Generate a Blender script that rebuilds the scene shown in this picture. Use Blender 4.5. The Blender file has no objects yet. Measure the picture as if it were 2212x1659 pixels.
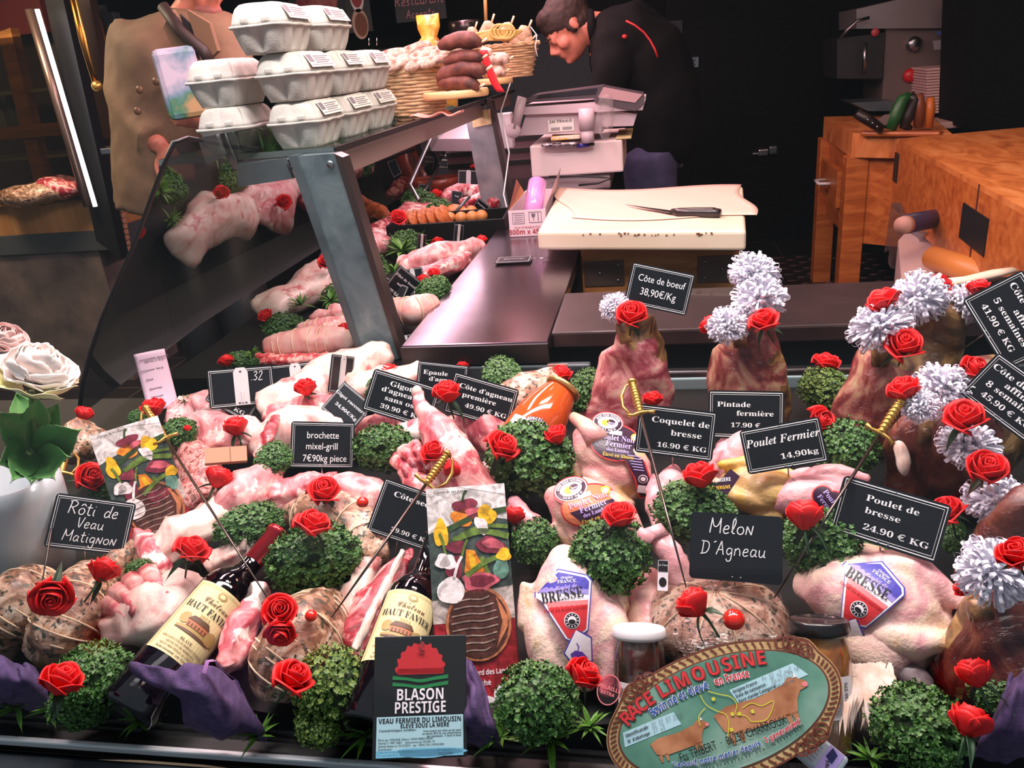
import bpy, bmesh, math, random
import numpy as np
from mathutils import Vector, Matrix, noise
random.seed(7)
SC = bpy.context.scene
COL = SC.collection
PI = math.pi
V3 = Vector
# ---------------------------------------------------------------- camera
EYE = Vector((0, 0, 1.42)); FPX = 1736.0
_p, _r, _a = math.radians(22), math.radians(5.2), math.radians(11)
FWD = Vector((-math.sin(_a)*math.cos(_p), math.cos(_a)*math.cos(_p), -math.sin(_p)))
_r0 = Vector((math.cos(_a), math.sin(_a), 0)); _u0 = _r0.cross(FWD)
RGT = _r0*math.cos(_r) - _u0*math.sin(_r)
UPV = _r0*math.sin(_r) + _u0*math.cos(_r)
cd = bpy.data.cameras.new('camera'); cam = bpy.data.objects.new('camera', cd); COL.objects.link(cam)
cam.matrix_world = Matrix(((RGT.x, UPV.x, -FWD.x, EYE.x), (RGT.y, UPV.y, -FWD.y, EYE.y), (RGT.z, UPV.z, -FWD.z, EYE.z), (0, 0, 0, 1)))
cd.sensor_width = 36; cd.lens = 36*FPX/2212; cd.clip_start = .02
SC.camera = cam
# ---------------------------------------------------------------- world, lights, exposure
SC.view_settings.view_transform = 'Standard'; SC.view_settings.look = 'None'
SC.view_settings.exposure = 0.0; SC.view_settings.gamma = 1; SC.view_settings.use_curve_mapping = False
SC.cycles.transparent_max_bounces = 24; SC.cycles.max_bounces = 8
SC.cycles.use_denoising = True
SC.cycles.sample_clamp_indirect = 4
wd = bpy.data.worlds.new('street_daylight'); SC.world = wd; wd.use_nodes = True
wd.node_tree.nodes['Background'].inputs[0].default_value = (.50, .60, .68, 1)
wd.node_tree.nodes['Background'].inputs[1].default_value = 0.42
def area(name, loc, size, energy, col, rot=(0, 0, 0)):
    l = bpy.data.lights.new(name, 'AREA'); l.shape = 'RECTANGLE'; l.size, l.size_y = size
    l.energy = energy; l.color = col
    o = bpy.data.objects.new(name, l); COL.objects.link(o); o.location = loc; o.rotation_euler = rot
    return o
area('window_strip_light', (-.2, .95, 2.25), (2.2, .16), 45, (1, .90, .89))
area('counter_pink_light', (-.72, 2.55, 2.2), (.16, 2.6), 58, (1, .55, .60))
area('worktop_pink_light', (-.15, 2.4, 2.35), (.16, 1.2), 10, (1, .66, .62))
area('shelf_underlight', (-.645, 2.55, 1.272), (.045, 1.9), 5, (1, .66, .74))
area('block_fill_light', (.1, 1.25, 2.4), (.5, .12), 14, (1, .78, .66))  # added fill light to brighten the front of the wooden block
area('back_room_warm_light', (1.0, 2.6, 2.5), (.5, .5), 7, (1, .60, .42))
area('cabinet_fill_light', (-2.5, 2.5, 2.2), (.5, .5), 32, (1, .74, .50))  # added fill light that lifts the dark cabinet on the left
# ---------------------------------------------------------------- pixel helpers (2212 x 1659 photograph)
def ray(x, y): return FWD + RGT*((x-1106)/FPX) - UPV*((y-829.5)/FPX)
def atz(x, y, z): d = ray(x, y); return EYE + d*((z-EYE.z)/d.z)
def aty(x, y, yy): d = ray(x, y); return EYE + d*(yy/d.y)
def atd(x, y, D): return EYE + ray(x, y)*D
def bedz(y): return EYE.z-.645 + (.1/.6)*min(max(y-.62, 0), .9)
def at(x, y, h=0):
    d = ray(x, y); lo, hi = .2, 8
    for _ in range(40):
        m = (lo+hi)/2; P = EYE+d*m
        if P.z > bedz(P.y)+h: lo = m
        else: hi = m
    return P
def mpp(P): return (P-EYE).dot(FWD)/FPX
def frame(P, ang=0, pitch=0, yaw=0):
    """axes: x along the picture's horizontal turned by ang, z towards the viewer, then tipped up by pitch and turned by yaw"""
    z = (EYE-P).normalized(); a = math.radians(ang)
    x = RGT*math.cos(a) - UPV*math.sin(a); x = (x-z*x.dot(z)).normalized(); y = z.cross(x)
    M = Matrix((x, y, z)).transposed()
    if yaw: M = M @ Matrix.Rotation(math.radians(yaw), 3, 'Y')
    if pitch: M = M @ Matrix.Rotation(math.radians(-pitch), 3, 'X')
    return M
# ---------------------------------------------------------------- materials
def lin(c):
    return tuple(((v/255)/12.92 if v/255 <= .04045 else ((v/255+.055)/1.055)**2.4) for v in c) + (1,)
MATS = {}
def _new(name):
    m = bpy.data.materials.new(name); m.use_nodes = True; MATS[name] = m
    nt = m.node_tree; return m, nt, nt.nodes['Principled BSDF']
def _tc(nt, stretch=(1, 1, 1)):
    tc = nt.nodes.new('ShaderNodeTexCoord'); mp = nt.nodes.new('ShaderNodeMapping'); mp.inputs['Scale'].default_value = stretch
    nt.links.new(tc.outputs['Object'], mp.inputs['Vector']); return mp.outputs['Vector']
def _noise(nt, vec, scale, detail=4, dist=0, rough=.55):
    n = nt.nodes.new('ShaderNodeTexNoise'); n.inputs['Scale'].default_value = scale; n.inputs['Detail'].default_value = detail
    n.inputs['Distortion'].default_value = dist; n.inputs['Roughness'].default_value = rough
    nt.links.new(vec, n.inputs['Vector']); return n.outputs['Fac']
def _ramp(nt, fac, stops):
    r = nt.nodes.new('ShaderNodeValToRGB'); e = r.color_ramp.elements
    while len(e) < len(stops): e.new(.5)
    for k, (p, c) in enumerate(stops): e[k].position = p; e[k].color = lin(c)
    nt.links.new(fac, r.inputs['Fac']); return r.outputs['Color']
def _bump(nt, h, strength, dist=.002, normal=None):
    b = nt.nodes.new('ShaderNodeBump'); b.inputs['Strength'].default_value = strength; b.inputs['Distance'].default_value = dist
    nt.links.new(h, b.inputs['Height'])
    if normal: nt.links.new(normal, b.inputs['Normal'])
    return b.outputs['Normal']
def mat(name, col=(128, 128, 128), rough=.5, metal=0, coat=0, crough=.05, bump=0, bscale=200, stretch=(1, 1, 1), stops=None, scale=20, detail=4,
        dist=0, film=0, fscale=45, spec=.5, emit=0, trans=0, sss=0, stops2=None, scale2=80, mix2=None):
    """procedural surface: colour stops over noise, optional bump, optional crinkled film as the coat"""
    if name in MATS: return MATS[name]
    m, nt, b = _new(name); L = nt.links.new
    b.inputs['Base Color'].default_value = lin(col); b.inputs['Roughness'].default_value = rough; b.inputs['Metallic'].default_value = metal
    b.inputs['Specular IOR Level'].default_value = spec
    vec = _tc(nt, stretch)
    if stops:
        c = _ramp(nt, _noise(nt, vec, scale, detail, dist), stops)
        if stops2:
            mx = nt.nodes.new('ShaderNodeMix'); mx.data_type = 'RGBA'
            f = _ramp(nt, _noise(nt, vec, scale2, 3, 0), [(mix2[0], (0, 0, 0)), (mix2[1], (255, 255, 255))])
            L(f, mx.inputs[0]); L(c, mx.inputs[6]); mx.inputs[7].default_value = lin(stops2); c = mx.outputs[2]
        L(c, b.inputs['Base Color'])
    if bump: L(_bump(nt, _noise(nt, vec, bscale, 4), bump), b.inputs['Normal'])
    if sss:
        b.inputs['Subsurface Weight'].default_value = sss; b.inputs['Subsurface Radius'].default_value = (.01, .004, .003); b.inputs['Subsurface Scale'].default_value = .5
    if coat or film:
        b.inputs['Coat Weight'].default_value = max(coat, film); b.inputs['Coat Roughness'].default_value = crough
        if film:
            n1 = _noise(nt, _tc(nt, (1, 2.2, 1)), fscale, 5, 2.5)
            L(_bump(nt, n1, .8, .006), b.inputs['Coat Normal'])
    if emit:
        b.inputs['Emission Color'].default_value = lin(col); b.inputs['Emission Strength'].default_value = emit
    return m
def clear(name, tint=(255, 255, 255), fac=.06, rough=.03, bump=0, bscale=30, fres=True, fmax=.5):
    """thin glass or film: see-through with a share of mirror reflection that grows at grazing angles"""
    if name in MATS: return MATS[name]
    m, nt, b = _new(name); nt.nodes.remove(b); L = nt.links.new
    out = nt.nodes['Material Output']
    t = nt.nodes.new('ShaderNodeBsdfTransparent'); t.inputs[0].default_value = lin(tint)
    g = nt.nodes.new('ShaderNodeBsdfGlossy'); g.inputs['Roughness'].default_value = rough
    mx = nt.nodes.new('ShaderNodeMixShader')
    if fres:
        lw = nt.nodes.new('ShaderNodeLayerWeight'); lw.inputs['Blend'].default_value = .35
        mr = nt.nodes.new('ShaderNodeMapRange'); mr.inputs['To Min'].default_value = fac; mr.inputs['To Max'].default_value = fmax
        L(lw.outputs['Facing'], mr.inputs['Value']); L(mr.outputs[0], mx.inputs[0])
    else: mx.inputs[0].default_value = fac
    if bump:
        n1 = _noise(nt, _tc(nt, (1, 2, 1)), bscale, 5, 2); n2 = _noise(nt, _tc(nt, (1, 7, 2)), bscale*1.6, 3, 1.2)
        ad = nt.nodes.new('ShaderNodeMath'); ad.operation = 'ADD'; L(n1, ad.inputs[0]); L(n2, ad.inputs[1])
        nrm = _bump(nt, ad.outputs[0], bump, .01)
        L(nrm, g.inputs['Normal'])
        if fres: L(nrm, lw.inputs['Normal'])
    L(t.outputs[0], mx.inputs[1]); L(g.outputs[0], mx.inputs[2]); L(mx.outputs[0], out.inputs['Surface'])
    return m
# plain
BLACK = mat('black_plastic', (14, 15, 17), .45)
SLATE = mat('slate_board', (19, 24, 30), .4, spec=.35)
INK = mat('white_ink', (232, 234, 236), .5)
CHALK = mat('chalk_ink', (226, 228, 230), .7)
WHITEP = mat('white_plastic', (214, 212, 214), .35)
STEEL = mat('brushed_steel', (158, 160, 164), .28, 1, bump=.05, bscale=300, stretch=(1, 12, 1))
STEELD = mat('dull_steel', (104, 118, 122), .34, .7, stops=[(.3, (84, 98, 103)), (.7, (122, 134, 138))], scale=9)
CHROME = mat('wire_metal', (170, 170, 172), .2, 1)
BLADE = mat('grey_blade', (96, 88, 84), .3, 1)
BRASS = mat('polished_brass', (206, 164, 84), .32, .85)
DARK = mat('dark_paint', (16, 15, 16), .4)
PURPLE = mat('purple_knit', (62, 44, 88), .95, bump=.9, bscale=520, stops=[(.3, (70, 52, 96)), (.7, (98, 78, 122))], scale=60, stretch=(1, 1, 3))
ROSE = mat('red_petal', (214, 14, 20), .55, bump=.15, bscale=500, stops=[(.3, (204, 8, 14)), (.75, (236, 24, 28))], scale=40, sss=.0)
LEAF = mat('dark_green_leaf', (34, 66, 42), .5, stops=[(.3, (24, 52, 32)), (.7, (50, 88, 52))], scale=30)
FRILL = mat('white_paper', (236, 234, 246), .6)
PARS = mat('parsley_leaf', (50, 92, 36), .5, stops=[(.25, (30, 66, 26)), (.5, (58, 104, 42)), (.78, (104, 146, 62))], scale=9)
PARSY = mat('parsley_leaf_pale', (74, 104, 40), .6, stops=[(.25, (44, 76, 28)), (.5, (82, 116, 44)), (.78, (148, 160, 66))], scale=8)
STALK = mat('parsley_stalk', (104, 140, 62), .6)
GRASS = mat('plastic_grass', (84, 140, 44), .45, stops=[(.3, (52, 104, 34)), (.7, (112, 164, 58))], scale=30)
CREAM = mat('cream_label', (226, 214, 160), .6)
WOODW = mat('white_card', (226, 224, 220), .55)
FILM = clear('cling_film_clear', fac=.07, rough=.14, bump=1.0, bscale=55, fmax=.6)
PANE = clear('shop_pane', fac=.010, rough=.0, fmax=.08)
CGLASS = clear('counter_glass', tint=(128, 132, 120), fac=.40, rough=.02, fmax=.75)
SHELFG = clear('shelf_glass', tint=(190, 220, 208), fac=.12, rough=.02, fmax=.5)
JARG = clear('jar_glass', tint=(240, 245, 242), fac=.05, rough=.02, fmax=.6)
# meat and skin
F1 = dict(rough=.40, film=.9, crough=.10)
VEAL = mat('pink_veal', stops=[(.28, (186, 84, 92)), (.42, (224, 138, 142)), (.55, (238, 176, 174)), (.72, (250, 224, 216))], scale=20, dist=1.8, bump=.35, bscale=60, stops2=(252, 236, 228), scale2=34, mix2=(.58, .66), **F1)
LAMB = mat('lamb_meat', stops=[(.3, (164, 44, 60)), (.44, (206, 96, 106)), (.56, (234, 160, 158)), (.7, (250, 222, 212))], scale=17, dist=2.4, bump=.35, bscale=60, stops2=(250, 232, 222), scale2=30, mix2=(.57, .64), **F1)
FAT = mat('pale_fat', stops=[(.3, (222, 156, 150)), (.48, (240, 206, 194)), (.75, (253, 242, 230))], scale=16, dist=1.6, bump=.35, bscale=70, stops2=(206, 110, 112), scale2=26, mix2=(.60, .70), **F1)
CHOP = mat('red_chop', stops=[(.36, (124, 16, 34)), (.5, (178, 44, 60)), (.56, (230, 150, 148)), (.68, (248, 216, 206))], scale=17, dist=2.6, bump=.3, bscale=70, **F1)
AGED = mat('aged_beef', stops=[(.34, (84, 28, 30)), (.46, (134, 56, 54)), (.54, (172, 104, 92)), (.64, (196, 160, 124)), (.8, (214, 190, 150))], scale=12, dist=2.6, bump=.4, bscale=60, **F1)
AGEDP = mat('aged_beef_pink', stops=[(.34, (140, 44, 60)), (.46, (176, 84, 94)), (.56, (214, 142, 140)), (.7, (230, 190, 168))], scale=14, dist=2.6, bump=.4, bscale=60, **F1)
CRUST = mat('aged_crust', stops=[(.32, (62, 40, 22)), (.48, (112, 78, 44)), (.6, (166, 128, 74)), (.74, (204, 176, 120))], scale=22, dist=1.8, bump=.7, bscale=70, **F1)
AGEDD = mat('aged_beef_dark', stops=[(.34, (48, 16, 14)), (.48, (92, 34, 28)), (.6, (122, 62, 44)), (.72, (172, 130, 90))], scale=11, dist=2.4, bump=.4, bscale=60, **F1)
HERB = mat('herbed_roast', stops=[(.34, (140, 84, 62)), (.46, (204, 150, 126)), (.58, (240, 204, 182)), (.72, (250, 232, 216))], scale=30, dist=1.8, stops2=(56, 54, 34), scale2=150, mix2=(.55, .63), bump=.6, bscale=130, **F1)
HERBD = mat('dark_herbed_roast', stops=[(.34, (100, 62, 44)), (.46, (154, 110, 82)), (.58, (210, 172, 144)), (.72, (242, 222, 202))], scale=30, dist=1.8, stops2=(60, 60, 42), scale2=140, mix2=(.54, .62), bump=.6, bscale=130, **F1)
MINCE = mat('minced_meat', stops=[(.38, (134, 62, 62)), (.47, (196, 112, 108)), (.56, (238, 180, 172)), (.68, (120, 74, 62))], scale=90, dist=.8, bump=.8, bscale=160, **F1)
ROLL = mat('rolled_roast', stops=[(.3, (222, 128, 122)), (.52, (242, 180, 170)), (.72, (252, 222, 208))], scale=16, dist=1, bump=.25, bscale=60, **F1)
RIBM = mat('rib_red', stops=[(.38, (172, 30, 44)), (.5, (214, 84, 86)), (.6, (244, 178, 168))], scale=70, bump=.4, bscale=90, **F1)
SKIN = mat('chicken_skin', stops=[(.3, (206, 120, 132)), (.42, (226, 160, 158)), (.52, (236, 192, 176)), (.62, (232, 190, 132)), (.74, (240, 206, 188))], scale=15, dist=.8, rough=.4, bump=.5, bscale=260, coat=.25, crough=.25, stops2=(168, 112, 96), scale2=60, mix2=(.66, .74))
SKINP = mat('pink_poultry_skin', stops=[(.3, (222, 142, 156)), (.5, (234, 172, 176)), (.75, (240, 202, 196))], scale=10, dist=.6, rough=.38, bump=.4, bscale=260, coat=.3, crough=.2)
SKINB = mat('pale_poultry_skin', stops=[(.30, (214, 138, 150)), (.42, (230, 176, 176)), (.52, (240, 208, 192)), (.60, (238, 212, 186)), (.68, (222, 160, 96)), (.76, (206, 124, 84))], scale=17, dist=1, rough=.42, bump=.55, bscale=240, coat=.2, crough=.25)
SKINY = mat('yellow_poultry_skin', stops=[(.3, (208, 160, 110)), (.48, (222, 184, 120)), (.62, (230, 178, 60)), (.8, (236, 200, 120))], scale=10, dist=.8, rough=.4, bump=.4, bscale=240, coat=.3, crough=.2)
STRING = mat('kitchen_string', (232, 206, 172), .7)
BONE = mat('bare_bone', (238, 216, 200), .45, stops=[(.35, (220, 176, 164)), (.6, (244, 228, 212))], scale=30, coat=.5)
# ---------------------------------------------------------------- mesh builder
class MB:
    def __init__(s): s.v = []; s.f = []; s.mi = []; s.sm = []; s.mats = []
    def _m(s, m):
        if m not in s.mats: s.mats.append(m)
        return s.mats.index(m)
    def add(s, vs, fs, m, smooth=True, M=None):
        k = len(s.v); i = s._m(m)
        s.v.extend([tuple(M @ V3(v)) for v in vs] if M is not None else [tuple(v) for v in vs])
        for f in fs: s.f.append([k+j for j in f]); s.mi.append(i); s.sm.append(smooth)
        return s
    def box(s, c, d, m, bev=0, M=None, seg=2):
        bm = bmesh.new(); bmesh.ops.create_cube(bm, size=1)
        for v in bm.verts: v.co = V3((v.co.x*d[0], v.co.y*d[1], v.co.z*d[2]))
        if bev: bmesh.ops.bevel(bm, geom=list(bm.edges), offset=min(bev, min(d)*.49), segments=seg, affect='EDGES', profile=.5)
        bm.verts.index_update(); c = V3(c)
        vs = [v.co+c if M is None else (M @ v.co)+c for v in bm.verts]
        s.add(vs, [[v.index for v in f.verts] for f in bm.faces], m, False); bm.free(); return s
    def loft(s, rings, m, cap=True, smooth=True, closed=True):
        n = len(rings[0]); vs = [p for r in rings for p in r]; fs = []
        for i in range(len(rings)-1):
            for j in range(n if closed else n-1):
                a, b = i*n+j, i*n+(j+1) % n; fs.append([a, b, b+n, a+n])
        if cap and closed: fs.append(list(range(n))[::-1]); fs.append([(len(rings)-1)*n+j for j in range(n)])
        return s.add(vs, fs, m, smooth)
    def tube(s, pts, r, m, n=8, cap=True):
        pts = [V3(p) for p in pts]; rs = r if isinstance(r, (list, tuple)) else [r]*len(pts); rings = []; x = None
        for i, p in enumerate(pts):
            t = (pts[min(i+1, len(pts)-1)]-pts[max(i-1, 0)]).normalized()
            if x is None: x = t.orthogonal().normalized()
            x = (x-t*x.dot(t)); x = x.normalized() if x.length > 1e-6 else t.orthogonal().normalized(); y = t.cross(x)
            rings.append([p+(x*math.cos(2*PI*k/n)+y*math.sin(2*PI*k/n))*rs[i] for k in range(n)])
        return s.loft(rings, m, cap)
    def lathe(s, prof, m, n=28, M=None, c=(0, 0, 0), cap=True):
        c = V3(c); rings = []
        for r, z in prof:
            ps = [V3((r*math.cos(2*PI*k/n), r*math.sin(2*PI*k/n), z)) for k in range(n)]
            rings.append([(M @ p if M is not None else p)+c for p in ps])
        return s.loft(rings, m, cap)
    def ell(s, c, r, m, n=16, k=10, M=None):
        c = V3(c); rings = []
        for i in range(k+1):
            a = -PI/2+PI*min(max(i/k, .02), .98)
            ps = [V3((r[0]*math.cos(a)*math.cos(2*PI*j/n), r[1]*math.cos(a)*math.sin(2*PI*j/n), r[2]*math.sin(a))) for j in range(n)]
            rings.append([(M @ p if M is not None else p)+c for p in ps])
        return s.loft(rings, m)
    def prism(s, outline, z0, z1, m, M=None, c=(0, 0, 0)):
        c = V3(c); n = len(outline)
        vs = [V3((x, y, z0)) for x, y in outline]+[V3((x, y, z1)) for x, y in outline]
        vs = [(M @ v if M is not None else v)+c for v in vs]
        fs = [list(range(n))[::-1], list(range(n, 2*n))]+[[i, (i+1) % n, n+(i+1) % n, n+i] for i in range(n)]
        return s.add(vs, fs, m, False)
    def grid(s, fn, nu, nv, m, smooth=True):
        vs = [fn(i/nu, j/nv) for j in range(nv+1) for i in range(nu+1)]
        fs = [[j*(nu+1)+i, j*(nu+1)+i+1, (j+1)*(nu+1)+i+1, (j+1)*(nu+1)+i] for j in range(nv) for i in range(nu)]
        return s.add(vs, fs, m, smooth)
    def wob(s, amp, sc, seed=0):
        o = V3((seed*3.1, seed*7.7, seed*1.3))
        s.v = [tuple(V3(v)+noise.noise_vector(V3(v)*sc+o)*amp) for v in s.v]; return s
    def map(s, fn): s.v = [tuple(fn(V3(v))) for v in s.v]; return s
    def mesh(s, name):
        me = bpy.data.meshes.new(name); me.from_pydata(s.v, [], s.f)
        for m in s.mats: me.materials.append(m)
        me.polygons.foreach_set('material_index', s.mi); me.polygons.foreach_set('use_smooth', s.sm); me.update(); return me
def modmesh(me, mods, name):
    o = bpy.data.objects.new('tmp', me); COL.objects.link(o)
    for t, kw in mods:
        md = o.modifiers.new(t, t)
        for k, v in kw.items(): setattr(md, k, v)
    dg = bpy.context.evaluated_depsgraph_get(); r = bpy.data.meshes.new_from_object(o.evaluated_get(dg)); r.name = name
    bpy.data.objects.remove(o)
    return r
def remesh(mb, vox, it, name, sub=0):
    me = mb.mesh(name); m0 = list(mb.mats)
    mods = [('REMESH', dict(mode='VOXEL', voxel_size=vox, use_smooth_shade=True)), ('SMOOTH', dict(factor=.5, iterations=it))]
    r = modmesh(me, mods, name); r.materials.clear()
    for m in m0: r.materials.append(m)
    r.polygons.foreach_set('use_smooth', [True]*len(r.polygons)); return r
def solid(mb, th, name):
    return modmesh(mb.mesh(name), [('SOLIDIFY', dict(thickness=th, offset=0))], name)
def setp(o, label=None, cat=None, group=None, kind=None):
    if label: o['label'] = label
    if cat: o['category'] = cat
    if group: o['group'] = group
    if kind: o['kind'] = kind
    return o
def M4(M, loc): 
    m = (M if M is not None else Matrix.Identity(3)).to_4x4(); m.translation = V3(loc); return m
def root(name, label, cat, loc=(0, 0, 0), M=None, group=None, mesh=None):
    o = bpy.data.objects.new(name, mesh); COL.objects.link(o); o.matrix_world = M4(M, loc)
    return setp(o, label, cat, group)
def part(name, mb, parent, label=None):
    me = mb.mesh(name) if isinstance(mb, MB) else mb
    o = bpy.data.objects.new(name, me); COL.objects.link(o); o.parent = parent
    if label: o['label'] = label
    return o
def struct(name, mb, parent=None):
    o = bpy.data.objects.new(name, mb.mesh(name)); COL.objects.link(o)
    if parent: o.parent = parent
    else: o['kind'] = 'structure'
    return o
# ---------------------------------------------------------------- flat print: text, strokes, patches
SER, SCR, BIT, SANS = 0x1D400, 0x1D4D0, 0x1D468, 0x1D5D4
DIG = {SER: 0x1D7CE, SANS: 0x1D7EC}
ACC = {'é': ('e', 'a'), 'è': ('e', 'g'), 'ô': ('o', 'c'), 'ê': ('e', 'c'), 'â': ('a', 'c'), 'É': ('E', 'a'), 'È': ('E', 'g')}
GC = {}
def _bb(t):
    c = bpy.data.curves.new('t', 'FONT'); c.body = t; c.resolution_u = 3
    o = bpy.data.objects.new('t', c); COL.objects.link(o)
    dg = bpy.context.evaluated_depsgraph_get(); me = bpy.data.meshes.new_from_object(o.evaluated_get(dg))
    vs = [(v.co.x, v.co.y) for v in me.vertices]; fs = [list(p.vertices) for p in me.polygons]
    bpy.data.objects.remove(o); bpy.data.curves.remove(c); bpy.data.meshes.remove(me); return vs, fs
_BAR = None
def glyph(ch):
    global _BAR
    if ch not in GC:
        if _BAR is None: _BAR = max(v[0] for v in _bb('|')[0])
        vs, fs = _bb(ch) if ch != ' ' else ([], [])
        adv = max(v[0] for v in _bb(ch+'|')[0])-_BAR
        GC[ch] = (vs, fs, adv)
    return GC[ch]
def styl(c, st):
    if not st: return c
    if 'A' <= c <= 'Z': return chr(st+ord(c)-65)
    if 'a' <= c <= 'z': return chr(st+26+ord(c)-97)
    if '0' <= c <= '9' and st in DIG: return chr(DIG[st]+ord(c)-48)
    if '0' <= c <= '9' and st == BIT: return chr(0x1D7CE+ord(c)-48)
    return c
class Print(MB):
    Z = .0004
    def poly(s, pts, m, lv=1): return s.add([(x, y, lv*s.Z) for x, y in pts], [list(range(len(pts)))], m, False)
    def rect(s, x0, y0, x1, y1, m, lv=1): return s.poly([(x0, y0), (x1, y0), (x1, y1), (x0, y1)], m, lv)
    def el(s, cx, cy, rx, ry, m, lv=1, n=28, ang=0, a0=0, a1=2*PI):
        ca, sa = math.cos(ang), math.sin(ang); ps = []
        for k in range(n):
            t = a0+(a1-a0)*k/(n if a1-a0 > 6.2 else n-1); x, y = rx*math.cos(t), ry*math.sin(t); ps.append((cx+x*ca-y*sa, cy+x*sa+y*ca))
        return s.poly(ps, m, lv)
    def line(s, pts, w, m, lv=2, closed=False):
        n = len(pts); L = []; Rr = []
        for i in range(n):
            a = pts[(i-1) % n if closed else max(i-1, 0)]; b = pts[(i+1) % n if closed else min(i+1, n-1)]
            dx, dy = b[0]-a[0], b[1]-a[1]; l = math.hypot(dx, dy) or 1; nx, ny = -dy/l*w/2, dx/l*w/2
            L.append((pts[i][0]+nx, pts[i][1]+ny, lv*s.Z)); Rr.append((pts[i][0]-nx, pts[i][1]-ny, lv*s.Z))
        k = n if closed else n-1
        return s.add(L+Rr, [[n+i, n+(i+1) % n, (i+1) % n, i] for i in range(k)], m, False)
    def ring(s, cx, cy, rx, ry, w, m, lv=2, n=48, ang=0):
        ca, sa = math.cos(ang), math.sin(ang)
        ps = [(cx+rx*math.cos(2*PI*k/n)*ca-ry*math.sin(2*PI*k/n)*sa, cy+rx*math.cos(2*PI*k/n)*sa+ry*math.sin(2*PI*k/n)*ca) for k in range(n)]
        return s.line(ps, w, m, lv, True)
    def _g(s, c, st, x, y, size, sx, ca, sa, m, lv, ox, oy):
        acc = None
        if st and c in ACC: c, acc = ACC[c]
        vs, fs, adv = glyph(styl(c, st)); q = []
        def T(u, v): u = x+u*size*sx; v = y+v*size; return (ox+u*ca-v*sa, oy+u*sa+v*ca)
        if vs: s.add([T(*v)+(lv*s.Z,) for v in vs], fs, m, False)
        if acc:
            cx = adv/2; h = .55 if c.islower() else .76
            P = {'a': [(-.05, 0), (.1, .16)], 'g': [(.05, 0), (-.1, .16)], 'c': [(-.14, 0), (0, .14), (.14, 0)]}[acc]
            s.line([T(cx+a, h+b) for a, b in P], .06*size, m, lv)
        return adv*size*sx
    def width(s, t, size, st=None, sx=1): return sum(glyph(styl(ACC[c][0] if st and c in ACC else c, st))[2] for c in t)*size*sx
    def text(s, t, x, y, size, m, st=None, al='c', sx=1, ang=0, lv=2, fit=None):
        if fit: sx *= fit/s.width(t, size, st, sx)
        w = s.width(t, size, st, sx); u = {'c': -w/2, 'l': 0, 'r': -w}[al]; ca, sa = math.cos(ang), math.sin(ang)
        for c in t: u += s._g(c, st, u, 0, size, sx, ca, sa, m, lv, x, y)
        return s
    def arc(s, t, cx, cy, rx, ry, a0, a1, size, m, st=None, sx=1, lv=2, inward=False):
        """text along an ellipse from angle a0 to a1 (radians)"""
        w = s.width(t, size, st, sx); u = 0
        for c in t:
            adv = s.width(c, size, st, sx); f = (u+adv/2)/w; a = a0+(a1-a0)*f
            px, py = cx+rx*math.cos(a), cy+ry*math.sin(a); sg = 1 if a1 > a0 else -1
            tx, ty = -rx*math.sin(a)*sg, ry*math.cos(a)*sg; th = math.atan2(ty, tx)
            s._g(c, st, -adv/2, 0, size, sx, math.cos(th), math.sin(th), m, lv, px, py); u += adv
        return s
    def hand(s, t, x, y, size, m, w=.07, al='c', sl=.12, lv=2):
        tot = sum(HAND.get(c, (.4, []))[0]+.16 for c in t)*size; u = x-(tot/2 if al == 'c' else 0)
        for c in t:
            wd_, st_ = HAND.get(c, (.4, []))
            for pl in st_:
                ps = smooth2([(u+(px+sl*py)*size, y+py*size) for px, py in pl]); s.line(ps, w*size, m, lv)
            u += (wd_+.16)*size
        return s
def smooth2(p, k=4):
    if len(p) < 3: return p
    o = []
    for i in range(len(p)-1):
        p0, p1, p2, p3 = p[max(i-1, 0)], p[i], p[i+1], p[min(i+2, len(p)-1)]
        for j in range(k):
            t = j/k; o.append(tuple(.5*(2*p1[d]+(p2[d]-p0[d])*t+(2*p0[d]-5*p1[d]+4*p2[d]-p3[d])*t*t+(3*p1[d]-p0[d]-3*p2[d]+p3[d])*t**3) for d in (0, 1)))
    return o+[p[-1]]
_o = [(.25, .5), (.05, .42), (0, .2), (.12, .02), (.32, .04), (.4, .25), (.32, .45), (.2, .5)]
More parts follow.
